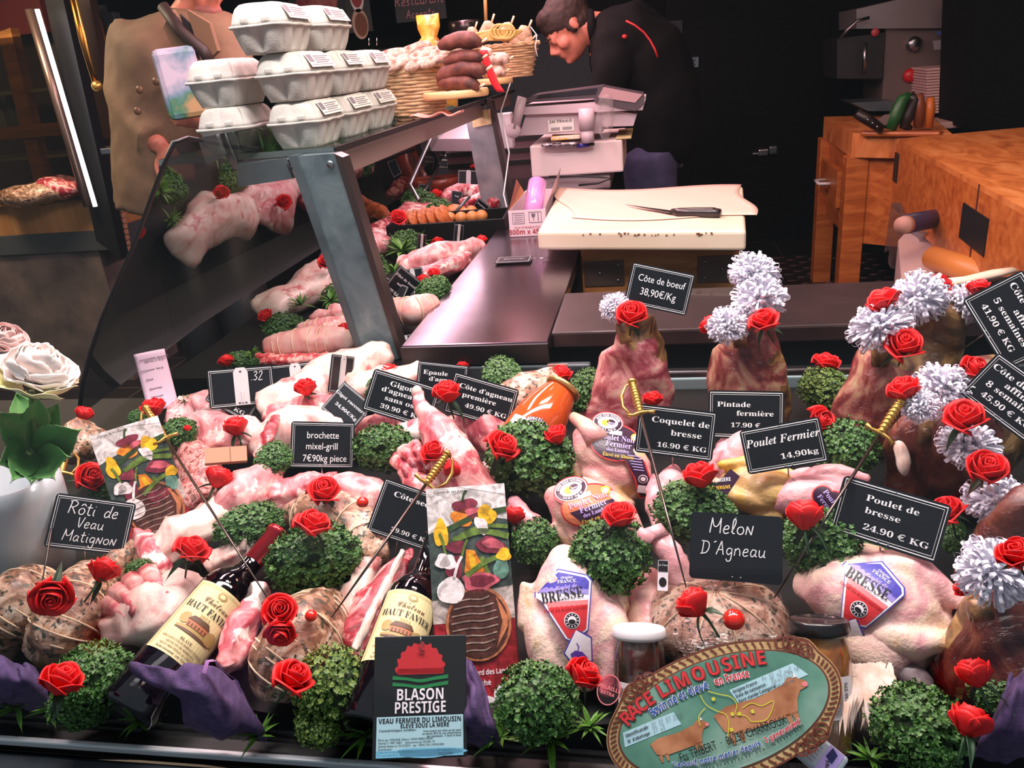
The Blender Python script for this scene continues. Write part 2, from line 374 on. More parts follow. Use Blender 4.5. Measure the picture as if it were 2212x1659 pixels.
HAND = {'R': (.6, [[(.05, 0), (.08, 1)], [(-.05, .95), (.3, 1.02), (.52, .8), (.35, .55), (.1, .5)], [(.2, .5), (.55, 0)]]),
 'o': (.4, [_o]), 'ô': (.4, [_o, [(.05, .68), (.22, .85), (.4, .68)]]), 't': (.3, [[(.12, .9), (.1, .2), (.2, 0), (.32, .06)], [(-.05, .6), (.32, .62)]]),
 'i': (.14, [[(.05, .5), (.04, .1), (.14, 0)], [(.06, .72), (.08, .76)]]), 'd': (.42, [[(.36, .42), (.15, .5), (0, .22), (.12, 0), (.34, .2), (.4, .95)], [(.38, .4), (.36, .1), (.46, .02)]]),
 'e': (.36, [[(0, .25), (.3, .32), (.28, .5), (.1, .48), (0, .2), (.12, 0), (.36, .08)]]), 'v': (.36, [[(0, .5), (.14, 0), (.36, .52)]]), 'V': (.45, [[(0, .9), (.2, 0), (.45, .95)]]),
 'a': (.42, [[(.34, .45), (.12, .5), (0, .2), (.14, 0), (.34, .25), (.36, .48)], [(.35, .4), (.34, .08), (.46, .04)]]), 'u': (.42, [[(0, .5), (.02, .12), (.16, 0), (.32, .2), (.36, .5)], [(.35, .3), (.36, .04), (.46, .02)]]),
 'M': (.7, [[(0, 0), (.06, 1)], [(.06, .98), (.2, .5), (.36, .42), (.52, .6), (.62, 1)], [(.62, .98), (.66, 0)]]), 'g': (.4, [[(.34, .45), (.12, .5), (0, .25), (.14, .04), (.34, .25), (.36, .48)], [(.36, .45), (.34, -.3), (.12, -.42), (.02, -.25)]]),
 'n': (.42, [[(0, 0), (.02, .5)], [(.02, .35), (.2, .52), (.34, .35), (.38, 0)]]), 'm': (.6, [[(0, 0), (.02, .5)], [(.02, .35), (.16, .52), (.26, .35), (.28, 0)], [(.28, .35), (.42, .52), (.52, .35), (.56, 0)]]),
 'N': (.42, [[(0, 0), (.04, .55)], [(.04, .55), (.34, 0)], [(.34, 0), (.4, .6)]]), 'l': (.2, [[(0, .1), (.2, .7), (.14, 1), (.04, .8), (.06, .1), (.22, .04)]]),
 'D': (.55, [[(.08, 0), (.1, .95)], [(-.06, .92), (.4, .86), (.52, .5), (.36, .1), (-.04, 0)]]), 'A': (.55, [[(0, 0), (.28, .98)], [(.28, .98), (.5, 0)], [(.1, .35), (.44, .38)]]), "'": (.2, [[(.1, .85), (.26, .95)]]),
 'P': (.45, [[(.06, -.05), (.1, .8)], [(0, .8), (.34, .82), (.4, .6), (.1, .42)]]), 's': (.34, [[(.3, .45), (.1, .5), (.08, .32), (.28, .2), (.2, 0), (0, .06)]]), 'r': (.3, [[(.02, 0), (.04, .5)], [(.04, .34), (.14, .5), (.3, .46)]]),
 'c': (.34, [[(.32, .42), (.14, .5), (0, .25), (.12, 0), (.34, .08)]]), 'p': (.4, [[(.02, -.4), (.04, .5)], [(.04, .4), (.26, .52), (.36, .25), (.2, 0), (.04, .1)]]),
 '3': (.4, [[(0, .85), (.25, 1), (.34, .75), (.12, .52), (.36, .3), (.2, 0), (0, .1)]]), '2': (.4, [[(0, .8), (.2, 1), (.34, .75), (0, 0), (.4, .02)]]), '.': (.1, [[(.04, 0), (.06, .06)]]), ',': (.12, [[(.06, .06), (0, -.12)]]),
 '7': (.4, [[(0, .95), (.4, .95), (.14, 0)]]), 'O': (.5, [[(.3, 1), (.05, .8), (0, .3), (.2, 0), (.45, .2), (.48, .7), (.25, 1)]])}
# ---------------------------------------------------------------- meat lofts following a line of points
BEDN = Vector((0, -.42, .9)).normalized()
def spine(pts, n=22, sub=3):
    """pts: (px, py, height above the tray, radius in px, flatness) -> world rings"""
    W = []
    for q in pts:
        P = at(q[0], q[1], q[2]) if len(q) < 6 else aty(q[0], q[1], q[5]); W.append((P, q[3]*mpp(P), q[4] if len(q) > 4 else 1))
    S = []
    for i in range(len(W)-1):
        a0, a1, a2, a3 = W[max(i-1, 0)], W[i], W[i+1], W[min(i+2, len(W)-1)]
        for j in range(sub):
            t = j/sub; cr = lambda a, b, c, d: (2*b+(c-a)*t+(2*a-5*b+4*c-d)*t*t+(3*b-a-3*c+d)*t**3)*.5
            S.append(tuple(cr(a0[k], a1[k], a2[k], a3[k]) for k in range(3)))
    S.append(W[-1]); return S
def loft_spine(S, m, n=30, cap0=1, cap1=1, up=None):
    up = up or BEDN; org = sum((s[0] for s in S), V3())/len(S); rings = []
    def ring(P, r, fl, t):
        x = t.cross(up); x = x.normalized() if x.length > .05 else t.orthogonal().normalized(); y = x.cross(t)
        return [P-org+(x*math.cos(2*PI*k/n)+y*math.sin(2*PI*k/n)*fl)*r for k in range(n)]
    T = [(S[min(i+1, len(S)-1)][0]-S[max(i-1, 0)][0]).normalized() for i in range(len(S))]
    for k in (.08, .4, .7, .9): rings.append(ring(S[0][0]-T[0]*S[0][1]*cap0*math.sqrt(1-k*k)*.8, S[0][1]*k, S[0][2], T[0]))
    for s, t in zip(S, T): rings.append(ring(s[0], s[1], s[2], t))
    for k in (.9, .7, .4, .08): rings.append(ring(S[-1][0]+T[-1]*S[-1][1]*cap1*math.sqrt(1-k*k)*.8, S[-1][1]*k, S[-1][2], T[-1]))
    return MB().loft(rings, m), org
SEED = [0]
LUMPY = set('lamb_gigot lamb_cut veal_shoulder lamb_shoulder lamb_saddle bone_slab sausage_meat veal_knuckle breast_of_lamb lamb_trimming rack_of_ribs lamb_rack lamb_chop fat_strip veal_piece beef_rib shaded_meat peppered_meat pale_shoulder wrapped_joint wrapped_terrine wrapped_side counter_meat flat_bread poultry_trim'.split())
def add_film(o, me, amt=.004):
    f = modmesh(me, [('SUBSURF', dict(levels=1, render_levels=1))], 'cling_film'); f.materials.clear(); f.materials.append(FILM); SEED[0] += 1
    s = V3((SEED[0]*1.7, 0, 0))
    for v, nrm in zip(f.vertices, [x.normal.copy() for x in f.vertices]):
        c = v.co; k = 1-abs(noise.noise(V3((c.x*30, c.y*46, c.z*30))+s))*2.2; k2 = 1-abs(noise.noise(V3((c.x*70, c.y*50, c.z*64))+s*2))*2.4; v.co = c+nrm*(.0016+amt*max(k, 0)**3+amt*.45*max(k2, 0)**2)
    for p in f.polygons: p.material_index = 0
    return part('cling_film', f, o)
def meat(name, label, cat, pts, m, wob=.006, wsc=18, film=True, group=None, caps=(1, 1), n=30, sub=5, up=None, m2=None, sel=None):
    S = spine(pts, sub=sub); mb, org = loft_spine(S, m, n, *caps, up=up); SEED[0] += 1; rm = sum(s[1] for s in S)/len(S); k_ = .9 if name in LUMPY else .35
    mb.wob(rm*.34*k_, .62/rm, SEED[0]+4).wob(max(wob, rm*.16*k_), 1.5/rm, SEED[0]).wob(wob*.4, wsc*3.5, SEED[0]+9)
    if m2:
        i = mb._m(m2)
        for k, f in enumerate(mb.f):
            c = sum((V3(mb.v[j]) for j in f), V3())/len(f)
            if sel(c, noise.noise(c*25+V3((SEED[0], 0, 0)))): mb.mi[k] = i
    me = mb.mesh(name); o = root(name, label, cat, org, None, group, me)
    if film: add_film(o, me)
    return o, S, org
def strings(o, S, org, ks, r=.0011, pad=1.02, up=None):
    up = up or BEDN
    for k in ks:
        i = min(max(int(round(k*(len(S)-1))), 0), len(S)-1); t = (S[min(i+1, len(S)-1)][0]-S[max(i-1, 0)][0]).normalized()
        x = t.cross(up).normalized(); y = x.cross(t); P, R_, fl = S[i]
        ps = [P-org+(x*math.cos(2*PI*q/24)+y*math.sin(2*PI*q/24)*fl)*R_*pad for q in range(25)]
        part('string', MB().tube(ps, r, STRING, 5, False), o)
# ================================================================ SETTING
def prect(x0, y0, x1, y1, Y):
    """world x-range and z-range of a picture rectangle standing at depth Y"""
    a, b = aty(x0, (y0+y1)/2, Y), aty(x1, (y0+y1)/2, Y); c, d = aty((x0+x1)/2, y0, Y), aty((x0+x1)/2, y1, Y)
    return a.x, b.x, d.z, c.z
def pbox(mb, x0, y0, x1, y1, Y, dep, m, bev=0):
    a, b, lo, hi = prect(x0, y0, x1, y1, Y); return mb.box(((a+b)/2, Y+dep/2, (lo+hi)/2), (b-a, dep, hi-lo), m, bev)
FLZ = .12
FLOORM = mat('dark_floor_tiles', (24, 22, 22), .45, stops=[(.3, (18, 16, 16)), (.7, (34, 30, 29))], scale=4)
def brickfloor():
    m, nt, b = _new('dark_tiled_floor'); br = nt.nodes.new('ShaderNodeTexBrick'); br.offset = 0
    nt.links.new(_tc(nt), br.inputs['Vector']); br.inputs['Scale'].default_value = 1; br.inputs['Brick Width'].default_value = .4; br.inputs['Row Height'].default_value = .4
    br.inputs['Mortar Size'].default_value = .006; br.inputs['Color1'].default_value = lin((22, 20, 20)); br.inputs['Color2'].default_value = lin((28, 25, 24)); br.inputs['Mortar'].default_value = lin((66, 58, 54))
    nt.links.new(br.outputs['Color'], b.inputs['Base Color']); b.inputs['Roughness'].default_value = .4; return m
FLT = brickfloor()
WALLM = mat('black_wall_paint', (9, 8, 8), .5, stops=[(.35, (7, 6, 6)), (.7, (12, 10, 9))], scale=3, spec=.08)
struct('floor', MB().box((-.35, 3.4, FLZ-.05), (7.4, 5.6, .1), FLT))
struct('wall_back', MB().box((-.35, 5.76, 1.36), (7.4, .1, 2.5), WALLM))
struct('wall_left', MB().box((-4.0, 3.2, 1.36), (.1, 5.1, 2.5), mat('brown_wall', (44, 34, 28), .7)))
struct('wall_right', MB().box((3.3, 3.2, 1.36), (.1, 5.1, 2.5), WALLM))
struct('ceiling', MB().box((-.35, 3.2, 2.66), (7.4, 5.2, .1), mat('dark_ceiling', (40, 38, 38), .8)))
# the sill and the pane one looks through
SILLM = mat('dark_sill_paint', (38, 44, 50), .35, stops=[(.3, (30, 35, 40)), (.7, (48, 56, 63))], scale=14)
mb = MB().box((-.7, .40, .705), (4.2, .34, .1), SILLM, .006); struct('trim_1', mb)
mb = MB().box((-.7, .586, .757), (4.2, .02, .022), mat('black_rubber', (10, 10, 11), .5), .003); mb.box((-.7, .573, .767), (4.2, .007, .009), mat('bright_strip', (222, 226, 230), .3, .4), .002); struct('trim_2', mb)
struct('window_1', MB().box((-.7, .586, 1.64), (4.2, .005, 1.78), PANE))
mb = MB().box((-.7, .586, 2.56), (4.3, .05, .08), DARK)
for x in (-2.83, 1.43): mb.box((x, .586, 1.65), (.06, .05, 1.9), DARK)
struct('trim_3', mb)
# wavy black apron in front of the tray
def apron(u, v):
    x = -2.4+3.6*u; top = .797+.007*math.sin(x*9.3+.6)+.006*math.sin(x*21+1)
    return (x, .612-.006*math.sin(x*14), .70+(top-.70)*v)
o = root('apron_cloth', 'wavy black cloth edging along the foot of the window display', 'cloth', mesh=MB().grid(apron, 140, 6, mat('black_cloth', (5, 5, 6), .9, spec=.05)).mesh('apron_cloth'))
# window display: sloped tray with ledge, riser and steel lip
TRAYM = mat('black_tray', (9, 10, 10), .6, spec=.2)
wc = root('window_display_counter', 'sloped black display tray with dark ledge and steel lip behind', 'display counter', (0, 0, 0))
ys = [.622, .8, 1.0, 1.2, 1.268]
part('tray', MB().loft([[(x, y, bedz(y)) for y in ys]+[(x, y, bedz(y)-.05) for y in ys[::-1]] for x in (-1.5, -.44, 1.2)], TRAYM, smooth=False), wc)
LEDGEM = mat('dark_brown_ledge', (40, 27, 28), .4, stops=[(.35, (34, 23, 24)), (.7, (50, 34, 34))], scale=8, coat=.2)
part('ledge', MB().box((.51, 1.45, .955), (1.38, .25, .03), LEDGEM, .004), wc)
part('steel_lip', MB().box((.38, 1.285, .905), (1.64, .02, .014), STEEL, .003).box((.38, 1.278, .884), (1.64, .012, .034), mat('pale_steel_lip', (142, 164, 168), .35, .25), .003), wc)
part('recess_panel', MB().box((.38, 1.41, .86), (1.64, .02, .18), DARK), wc)
vent = MB()
for k in range(60): vent.box((-.40+k*.026, 1.396, .925), (.010, .004, .012), mat('vent_black', (4, 4, 4), .6))
part('air_vent', vent, wc)
# serving counter running away from the window
sc_ = root('serving_counter', 'refrigerated serving counter with slanted steel posts and reflecting glass front', 'counter', (0, 0, 0))
part('meat_tray', MB().box((-.675, 2.48, .90), (.47, 2.42, .04), TRAYM), sc_)
part('worktop', MB().box((-.31, 2.3, .955), (.262, 2.04, .03), mat('stainless_worktop', (120, 106, 118), .2, 1, stops=[(.3, (112, 98, 110)), (.7, (134, 120, 132))], scale=6, bump=.03, bscale=200), .003).box((-.31, 1.277, .950), (.262, .006, .036), BLACK, .002), sc_)
part('counter_body', MB().box((-.60, 2.5, .50), (.76, 2.4, .75), mat('counter_grey', (62, 64, 66), .5)), sc_)
part('lower_rail', MB().box((-.31, 1.28, .912), (.40, .018, .035), STEELD, .003).box((-.15, 1.262, .905), (.018, .05, .03), STEELD, .002), sc_)
part('sticker', MB().box((-.165, 1.268, .925), (.034, .004, .016), mat('pink_sticker', (196, 130, 122), .5)), sc_)
def quadpost(px, Y, dep, m, mb=None):
    mb = mb or MB(); q = [aty(x, y, Y) for x, y in px]
    return mb.loft([[p for p in q], [p+V3((0, dep, 0)) for p in q]], m, smooth=False)
POSTM = mat('worn_grey_post', (96, 114, 120), .42, .35, stops=[(.3, (78, 96, 102)), (.6, (108, 126, 131)), (.8, (138, 152, 154))], scale=14, dist=1)
p1 = part('post', quadpost([(640, 338), (722, 332), (862, 775), (790, 790)], 1.34, .03, POSTM), sc_)
part('post_edge', quadpost([(722, 332), (740, 340), (872, 770), (862, 775)], 1.338, .034, mat('dark_post_edge', (66, 56, 54), .35, .5)), p1)
part('post_cover', quadpost([(622, 338), (640, 336), (792, 786), (776, 776)], 1.336, .036, STEELD), p1)
bq = aty(714, 354, 1.338); part('bolt', MB().lathe([(.0001, 0), (.006, 0), (.006, .004), (.0001, .004)], STEELD, 14, Matrix.Rotation(PI/2, 3, 'X'), bq), p1)
p2 = part('post', quadpost([(1000, 224), (1052, 213), (1108, 488), (1050, 492)], 2.8, .05, mat('post_pinkish', (140, 136, 146), .25, .3, stops=[(.3, (112, 112, 122)), (.7, (166, 160, 166))], scale=10)), sc_)
part('post_edge', quadpost([(1052, 213), (1062, 218), (1120, 486), (1108, 488)], 2.79, .05, mat('dark_post_edge')), p2)
part('tape_patch', quadpost([(1016, 240), (1058, 236), (1062, 268), (1022, 276)], 2.785, .004, mat('yellowed_tape', (206, 180, 132), .7, stops=[(.3, (188, 150, 104)), (.7, (224, 206, 164))], scale=40)), p2)
bq = aty(1043, 222, 2.78); part('bolt', MB().lathe([(.0001, 0), (.010, 0), (.010, .008), (.0001, .008)], BLACK, 14, Matrix.Rotation(PI/2, 3, 'X'), bq), p2)
SHX = (-.88, -.545)
part('glass_shelf', MB().box(((SHX[0]+SHX[1])/2, 2.4, 1.300), (SHX[1]-SHX[0], 2.04, .008), SHELFG, .002), sc_)
part('shelf_edge', MB().box((SHX[1], 2.4, 1.297), (.006, 2.04, .012), BLACK, .001).box(((SHX[0]+SHX[1])/2, 1.382, 1.298), (SHX[1]-SHX[0], .006, .010), mat('grey_edge_trim', (120, 132, 132), .2, .6)), sc_)  # black side edge, front edge trim in semi-metallic grey
part('shelf_rail', MB().box((-.66, 1.39, 1.283), (.20, .03, .016), STEEL, .003).box((-.565, 2.4, 1.268), (.012, 2.0, .045), mat('rail_brown', (150, 128, 120), .35, .3), .002), sc_)
part('bracket_plate', quadpost([(512, 356), (612, 342), (632, 386), (515, 404)], 1.345, .012, STEELD), sc_)
NE = [(375, 308), (352, 362), (330, 420), (308, 480), (285, 540), (252, 615), (220, 690), (196, 760), (178, 830), (170, 900)]
near = [aty(x, y, 1.13) for x, y in NE]
mid = [V3((p.x+.012, 1.55, 1.318-(1.318-p.z)*.92)) for p in near]; far = [V3((p.x+.03, 3.6, 1.30-(1.30-p.z)*.86)) for p in near]
part('front_glass', MB().loft([near, mid, far], CGLASS, cap=False, closed=False), sc_)
part('glass_seal', MB().tube([aty(560, 322, 1.38), aty(500, 318, 1.36), aty(450, 306, 1.25), aty(405, 298, 1.16)]+near, .0036, mat('black_seal', (8, 8, 8), .4), 8), sc_)
part('back_rails', MB().box((-.6, 3.66, 1.02), (.62, .04, .20), mat('steel_pink', (150, 120, 124), .3, .9)).box((-.6, 3.64, .99), (.62, .02, .02), DARK).box((-.6, 3.64, 1.04), (.62, .02, .02), DARK).box((-.6, 3.64, 1.09), (.62, .02, .02), DARK), sc_)
# black cold-room door in the back wall with its hardware
d1 = struct('door_1', MB().box((.75, 5.68, 1.05), (1.3, .06, 1.86), mat('black_door', (8, 7, 7), .5, spec=.12)))
d1['kind'] = 'structure'
def hinge(x0, y0, x1, y1):
    mb = MB(); Y = 5.63; pbox(mb, x0, y0, x1, y1, Y, .02, STEELD, .004)
    a, b, lo, hi = prect(x0, y0, x1, y1, Y)
    for fx, fz in ((.55, .7), (.55, .3), (.8, .7), (.8, .3)): mb.ell((a+(b-a)*fx, Y, lo+(hi-lo)*fz), (.008, .006, .008), STEEL, 8, 6)
    return mb
h = part('hinge', hinge(1458, 124, 1510, 148), d1); part('hinge_knuckle', pbox(MB(), 1446, 119, 1459, 156, 5.62, .03, STEELD, .006), h)
part('hinge', hinge(1476, 218, 1510, 238), d1)
hm = MB(); pbox(hm, 1638, 322, 1662, 338, 5.6, .06, STEEL, .01); pbox(hm, 1626, 330, 1640, 335, 5.6, .03, STEEL, .003); pbox(hm, 1662, 316, 1680, 334, 5.6, .05, STEELD, .01)
part('door_handle', hm, d1)
# chequer plate step on the floor
cp = MB().box((1.02, 4.75, FLZ+.012), (.62, .74, .016), mat('chequer_plate', (74, 54, 52), .35, .7), .002)
for i in range(9):
    for j in range(11):
        if (i+j) % 2 == 0: cp.prism([(-.03, 0), (0, .011), (.03, 0), (0, -.011)], 0, .004, mat('chequer_boss', (150, 116, 110), .3, .8), c=(.76+i*.064, 4.42+j*.066, FLZ+.02))
root('chequer_plate_mat', 'chequer plate step on the dark floor before the wooden block', 'floor plate', mesh=cp.mesh('chequer_plate_mat'))
# ================================================================ LEFT BACK: glazed cabinet, lamp, posts
LW = mat('honey_wood', (142, 92, 36), .5, stops=[(.3, (112, 70, 26)), (.7, (164, 108, 46))], scale=5, stretch=(1, 1, 8))
LS = mat('bronze_panel', (140, 100, 60), .35, .15, stops=[(.3, (150, 104, 58)), (.7, (206, 152, 96))], scale=3, stretch=(4, 1, .3))
GP = mat('grey_stone_panel', (70, 62, 60), .6, stops=[(.3, (70, 64, 62)), (.7, (112, 98, 92))], scale=7)
gc = root('glazed_cabinet', 'tall glazed wooden cabinet behind the counter glass', 'cabinet')
Y = 3.3
part('lower_panel', pbox(MB(), -60, 545, 258, 860, Y, .4, GP), gc)
part('plinth_band', pbox(MB(), -60, 505, 245, 548, Y-.02, .42, mat('slate_band', (64, 68, 70), .5), .003), gc)
part('bronze_panel', pbox(MB(), -60, 440, 228, 512, Y-.01, .4, LS), gc)
part('shelf', pbox(MB(), -60, 428, 225, 442, Y-.04, .4, LW, .003), gc)
part('crossbar', pbox(MB(), -60, 272, 150, 300, Y-.04, .05, LW, .004), gc)
part('upright', quadpost([(-6, 70), (22, 60), (112, 440), (86, 446)], Y-.03, .05, LW), gc)
part('upper_panel', pbox(MB(), -60, 0, 95, 78, Y+.3, .04, mat('oxblood_panel', (86, 24, 20), .5)), gc)
part('back_panel', pbox(MB(), -80, -60, 240, 440, Y+.40, .03, mat('cabinet_back_brown', (50, 40, 32), .7)), gc)  # plain dark brown board behind the shelves
sh = MB(); pbox(sh, -60, 196, 120, 204, Y, .3, mat('pale_shelf', (120, 122, 112), .5)); pbox(sh, -60, 338, 200, 344, Y, .3, mat('pale_shelf')); part('glass_shelf', sh, gc)
part('pane', pbox(MB(), -60, 78, 150, 440, Y-.06, .004, clear('cabinet_glass', (205, 200, 180), .10, .02, fmax=.5)), gc)
for k, (x, c) in enumerate([(8, (110, 126, 136)), (34, (84, 100, 110)), (58, (160, 158, 150))]):
    a = aty(x, 262, Y+.1); root('shelf_bottle', ['grey bottle on the cabinet shelf nearest the frame edge', 'slate blue bottle on the cabinet shelf in the middle', 'pale bottle on the cabinet shelf beside the wooden upright'][k], 'bottle', a, None, 'bottles in the glazed cabinet', MB().lathe([(.001, -.06), (.032, -.06), (.034, 0), (.034, .05), (.014, .09), (.012, .13), (.001, .13)], mat('bottle%d' % k, c, .25), 16).mesh('shelf_bottle'))
a = aty(72, 428, Y-.1); mm = MB().ell((0, 0, .02), (.17, .1, .05), HERBD, 18, 8).ell((.1, .02, .03), (.12, .07, .05), CHOP, 16, 8).wob(.02, 9, 3)
root('meat_parcel', 'wrapped dark meat lying on the cabinet shelf', 'meat', a, None, None, mm.mesh('meat_parcel'))
bl = MB().tube([aty(152, -20, 3.1), aty(178, 90, 3.1), aty(206, 182, 3.1)], .011, mat('old_brass', (150, 104, 40), .3, 1), 10); bl.tube([aty(160, -20, 3.1), aty(190, 110, 3.1), aty(208, 182, 3.1)], .005, BRASS, 8)
root('brass_rail', 'slanting brass rail with knob by the dark posts', 'rail', mesh=bl.ell(aty(210, 186, 3.1), (.022, .022, .022), BRASS, 14, 8).mesh('brass_rail'))
tl = root('tube_lamp', 'glowing white fluorescent tube on the dark cabinet post', 'lamp')
part('tube', MB().tube([aty(80, 20, 3.12), aty(206, 446, 3.12)], .009, mat('lit_tube', (255, 244, 250), emit=5), 10), tl)
part('reflector', MB().tube([aty(64, 20, 3.16), aty(190, 446, 3.16)], .018, mat('lamp_reflector', (120, 100, 90), .3, .7), 10), tl)
mb = quadpost([(88, -40), (128, -40), (262, 560), (208, 520)], 3.2, .06, DARK); struct('trim_4', mb)
mb = quadpost([(140, -40), (186, -40), (248, 300), (196, 300)], 3.4, .05, mat('brown_post', (52, 34, 26), .4)); struct('trim_5', mb)
rc = MB()
for k in range(9): pbox(rc, 241+k*2, 450+k*12, 262+k*2, 460+k*12, 3.3, .03, mat('ribbed_tan', (166, 124, 98), .6), .003)
root('ribbed_strip', 'tan ribbed strip beside the dark cabinet post', 'strip', mesh=rc.mesh('ribbed_strip'))
bk = root('back_shelving', 'dim shop shelving with lit goods seen past the coat', 'shelving')
part('shelf_frame', pbox(MB(), 185, 212, 290, 226, 3.9, .3, mat('shelf_brown', (72, 54, 46), .5)).add([], [], DARK), bk)
part('back_board', pbox(MB(), 182, 10, 262, 330, 4.3, .03, mat('shelf_board', (58, 64, 60), .6)), bk)
for k, (x0, y0, x1, y1, c, l) in enumerate([(206, 40, 222, 94, (120, 84, 40), 'amber packet on the back shelving above'), (224, 26, 250, 76, (60, 68, 72), 'dark grey bag hanging on the back shelving'), (212, 106, 232, 200, (150, 150, 140), 'pale price list on the back shelving'), (234, 150, 248, 214, (128, 146, 140), 'grey green carton on the back shelving'), (262, 228, 282, 300, (140, 150, 150), 'pale carton under the back shelving')]):
    mb = MB(); pbox(mb, x0, y0, x1, y1, 4.1, .06, mat('goods%d' % k, c, .6), .006); root('shelf_packet', l, 'packet', mesh=mb.mesh('shelf_packet'), group='goods on the dim back shelving')
cb = MB().tube([aty(205, 246, 3.6), aty(212, 232, 3.6), aty(224, 230, 3.6), aty(232, 246, 3.6), aty(236, 300, 3.6)], .006, mat('copper_wire', (140, 92, 62), .3, 1), 8); cb.tube([aty(208, 268, 3.6), aty(280, 262, 3.6)], .006, mat('copper_wire'), 8)
root('wire_hook', 'bent copper wire hook by the coat pocket', 'hook', mesh=cb.mesh('wire_hook'))
bx = MB(); pbox(bx, 215, 318, 300, 332, 3.0, .1, STEEL, .004); pq = aty(296, 345, 3.0); bx.box((pq.x, 3.06, (pq.z+FLZ)/2), (.03, .03, pq.z-FLZ), STEELD); pbox(bx, 286, 328, 306, 360, 3.0, .06, STEELD, .006); root('steel_bracket', 'small steel bracket under the coat hem', 'bracket', mesh=bx.mesh('steel_bracket'))
bx = MB(); pbox(bx, 225, 368, 330, 560, 3.6, .3, mat('dim_cabinet', (46, 42, 38), .6), .01); pbox(bx, 258, 372, 318, 392, 3.57, .03, mat('dim_drawer', (92, 80, 70), .6), .004); root('low_cabinet', 'dim low cabinet behind the customer coat', 'cabinet', mesh=bx.mesh('low_cabinet'))
# posters on the back wall
def poster(x0, y0, x1, y1, Y, fn, label, cat='poster', name='wall_poster'):
    a, b, lo, hi = prect(x0, y0, x1, y1, Y); w, h = b-a, hi-lo
    M = Matrix(((1, 0, 0), (0, 0, -1), (0, 1, 0)))
    o = root(name, label, cat, ((a+b)/2, Y, (lo+hi)/2), M, None, MB().box((0, 0, -.004), (w, h, .008), mat('poster_slate', (30, 33, 40), .5)).mesh(name))
    p = Print(); p.Z = .002; fn(p, w, h); part('printed_face', p, o); return o
def pf1(p, w, h):
    p.el(.0*w, .35*h, .30*w, .42*h, WOODW, 1); p.el(0, .38*h, .26*w, .34*h, mat('poster_red', (150, 40, 50), .5), 2); p.el(.0, -.32*h, .34*w, .34*h, mat('poster_cream', (190, 160, 140), .5), 1); p.el(.04*w, -.34*h, .26*w, .26*h, mat('poster_brown', (116, 62, 40), .5), 2)
poster(748, -30, 800, 70, 5.0, pf1, 'dark poster with two round food pictures behind the eggs')
def pf2(p, w, h): p.hand('Restaurant', 0, -.02*h, .30*h, mat('pink_chalk', (200, 140, 140), .7), .08); p.hand('Accepts', 0, -.40*h, .26*h, mat('pink_chalk'), .08)
poster(852, -30, 962, 45, 5.0, pf2, 'chalkboard with handwriting on the back wall above the baskets', 'chalkboard', 'wall_chalkboard')
def pf3(p, w, h): p.poly([(-.42*w, -.3*h), (-.2*w, .4*h), (.2*w, .45*h), (.45*w, .1*h), (.3*w, -.35*h), (-.1*w, -.45*h)], mat('poster_meat', (156, 52, 60), .5, stops=[(.4, (140, 36, 48)), (.7, (196, 120, 116))], scale=12), 1)
poster(620, -70, 745, 44, 5.1, pf3, 'dark poster with a cut of red meat above the egg boxes')
struct('trim_6', MB().box((-1.1, 5.66, 1.1), (2.6, .06, .9), mat('blue_grey_panel', (44, 50, 60), .6)))
# ================================================================ ROSES
def petal(mb, th, w, rb, rt, z0, h, flare, m, nu=8, nv=6, ph=0, tip=.12):
    def f(u, v):
        a = 2*u-1; r = rb+(rt-rb)*math.sin(min(v*1.25, 1)*PI/2)+flare*v**4+.0012*a+.0018*a*a*v-.0012*math.exp(-((1-v)*6)**2)
        an = th+a*w*(.55+.45*math.sin(min(1, v*1.5+.1)*PI/2))/2+ph*v
        return (r*math.cos(an), r*math.sin(an), z0+h*v*(1-.34*abs(a)**2.2*v+tip*(1-abs(a))*v*.6)-flare*.9*v**5)
    mb.grid(f, nu, nv, m)
def rose_mesh(seed, open_=1.0):
    rnd = random.Random(seed); mb = MB()
    def spir(u, v):
        t = u*4.2*PI; r = (.0015+.0078*u)*(.55+.45*v)+.0008*math.sin(t*1.3+seed); return (r*math.cos(t+seed), r*math.sin(t+seed), .008+.024*v-.0035*u*v+.001*math.sin(3*t+seed))
    mb.grid(spir, 44, 5, ROSE)
    ph = rnd.random()*6
    for n, rb, rt, z0, h, fl, wf in ((3, .004, .0105, .004, .028, .0012, 1.6), (4, .005, .0150, .002, .027, .003*open_, 1.5), (5, .006, .0195, 0, .0255, .0058*open_, 1.45)):
        for k in range(n): petal(mb, ph+2*PI*k/n+rnd.uniform(-.15, .15), 2*PI/n*wf, rb, rt+rnd.uniform(-.001, .001), z0, h*rnd.uniform(.94, 1.06), fl*rnd.uniform(.7, 1.3), ROSE, ph=rnd.uniform(-.12, .12))
        ph += 1.1
    mb.ell((0, 0, .002), (.007, .007, .004), ROSE, 12, 6)
    return solid(mb, .0011, 'rose')
ROSEM = [rose_mesh(s, o) for s, o in ((1, 1), (2, .5), (3, 1.25), (4, .8), (5, 1.1), (6, .3))]
def leafm(L, W, droop, m=LEAF, name='leaf', serr=0):
    def f(u, v):
        a = 2*u-1; w = W*math.sin(min(1, v*1.08)**.8*PI)*(1+serr*.10*math.sin(v*60))
        return (a*w/2, L*v, -droop*v*v*L+abs(a)*w*.25)
    return solid(MB().grid(f, 6, 14 if serr else 10, m), .0006, name)
SEPAL = [leafm(.030, .011, .5), leafm(.024, .009, -.2), leafm(.036, .010, .9)]
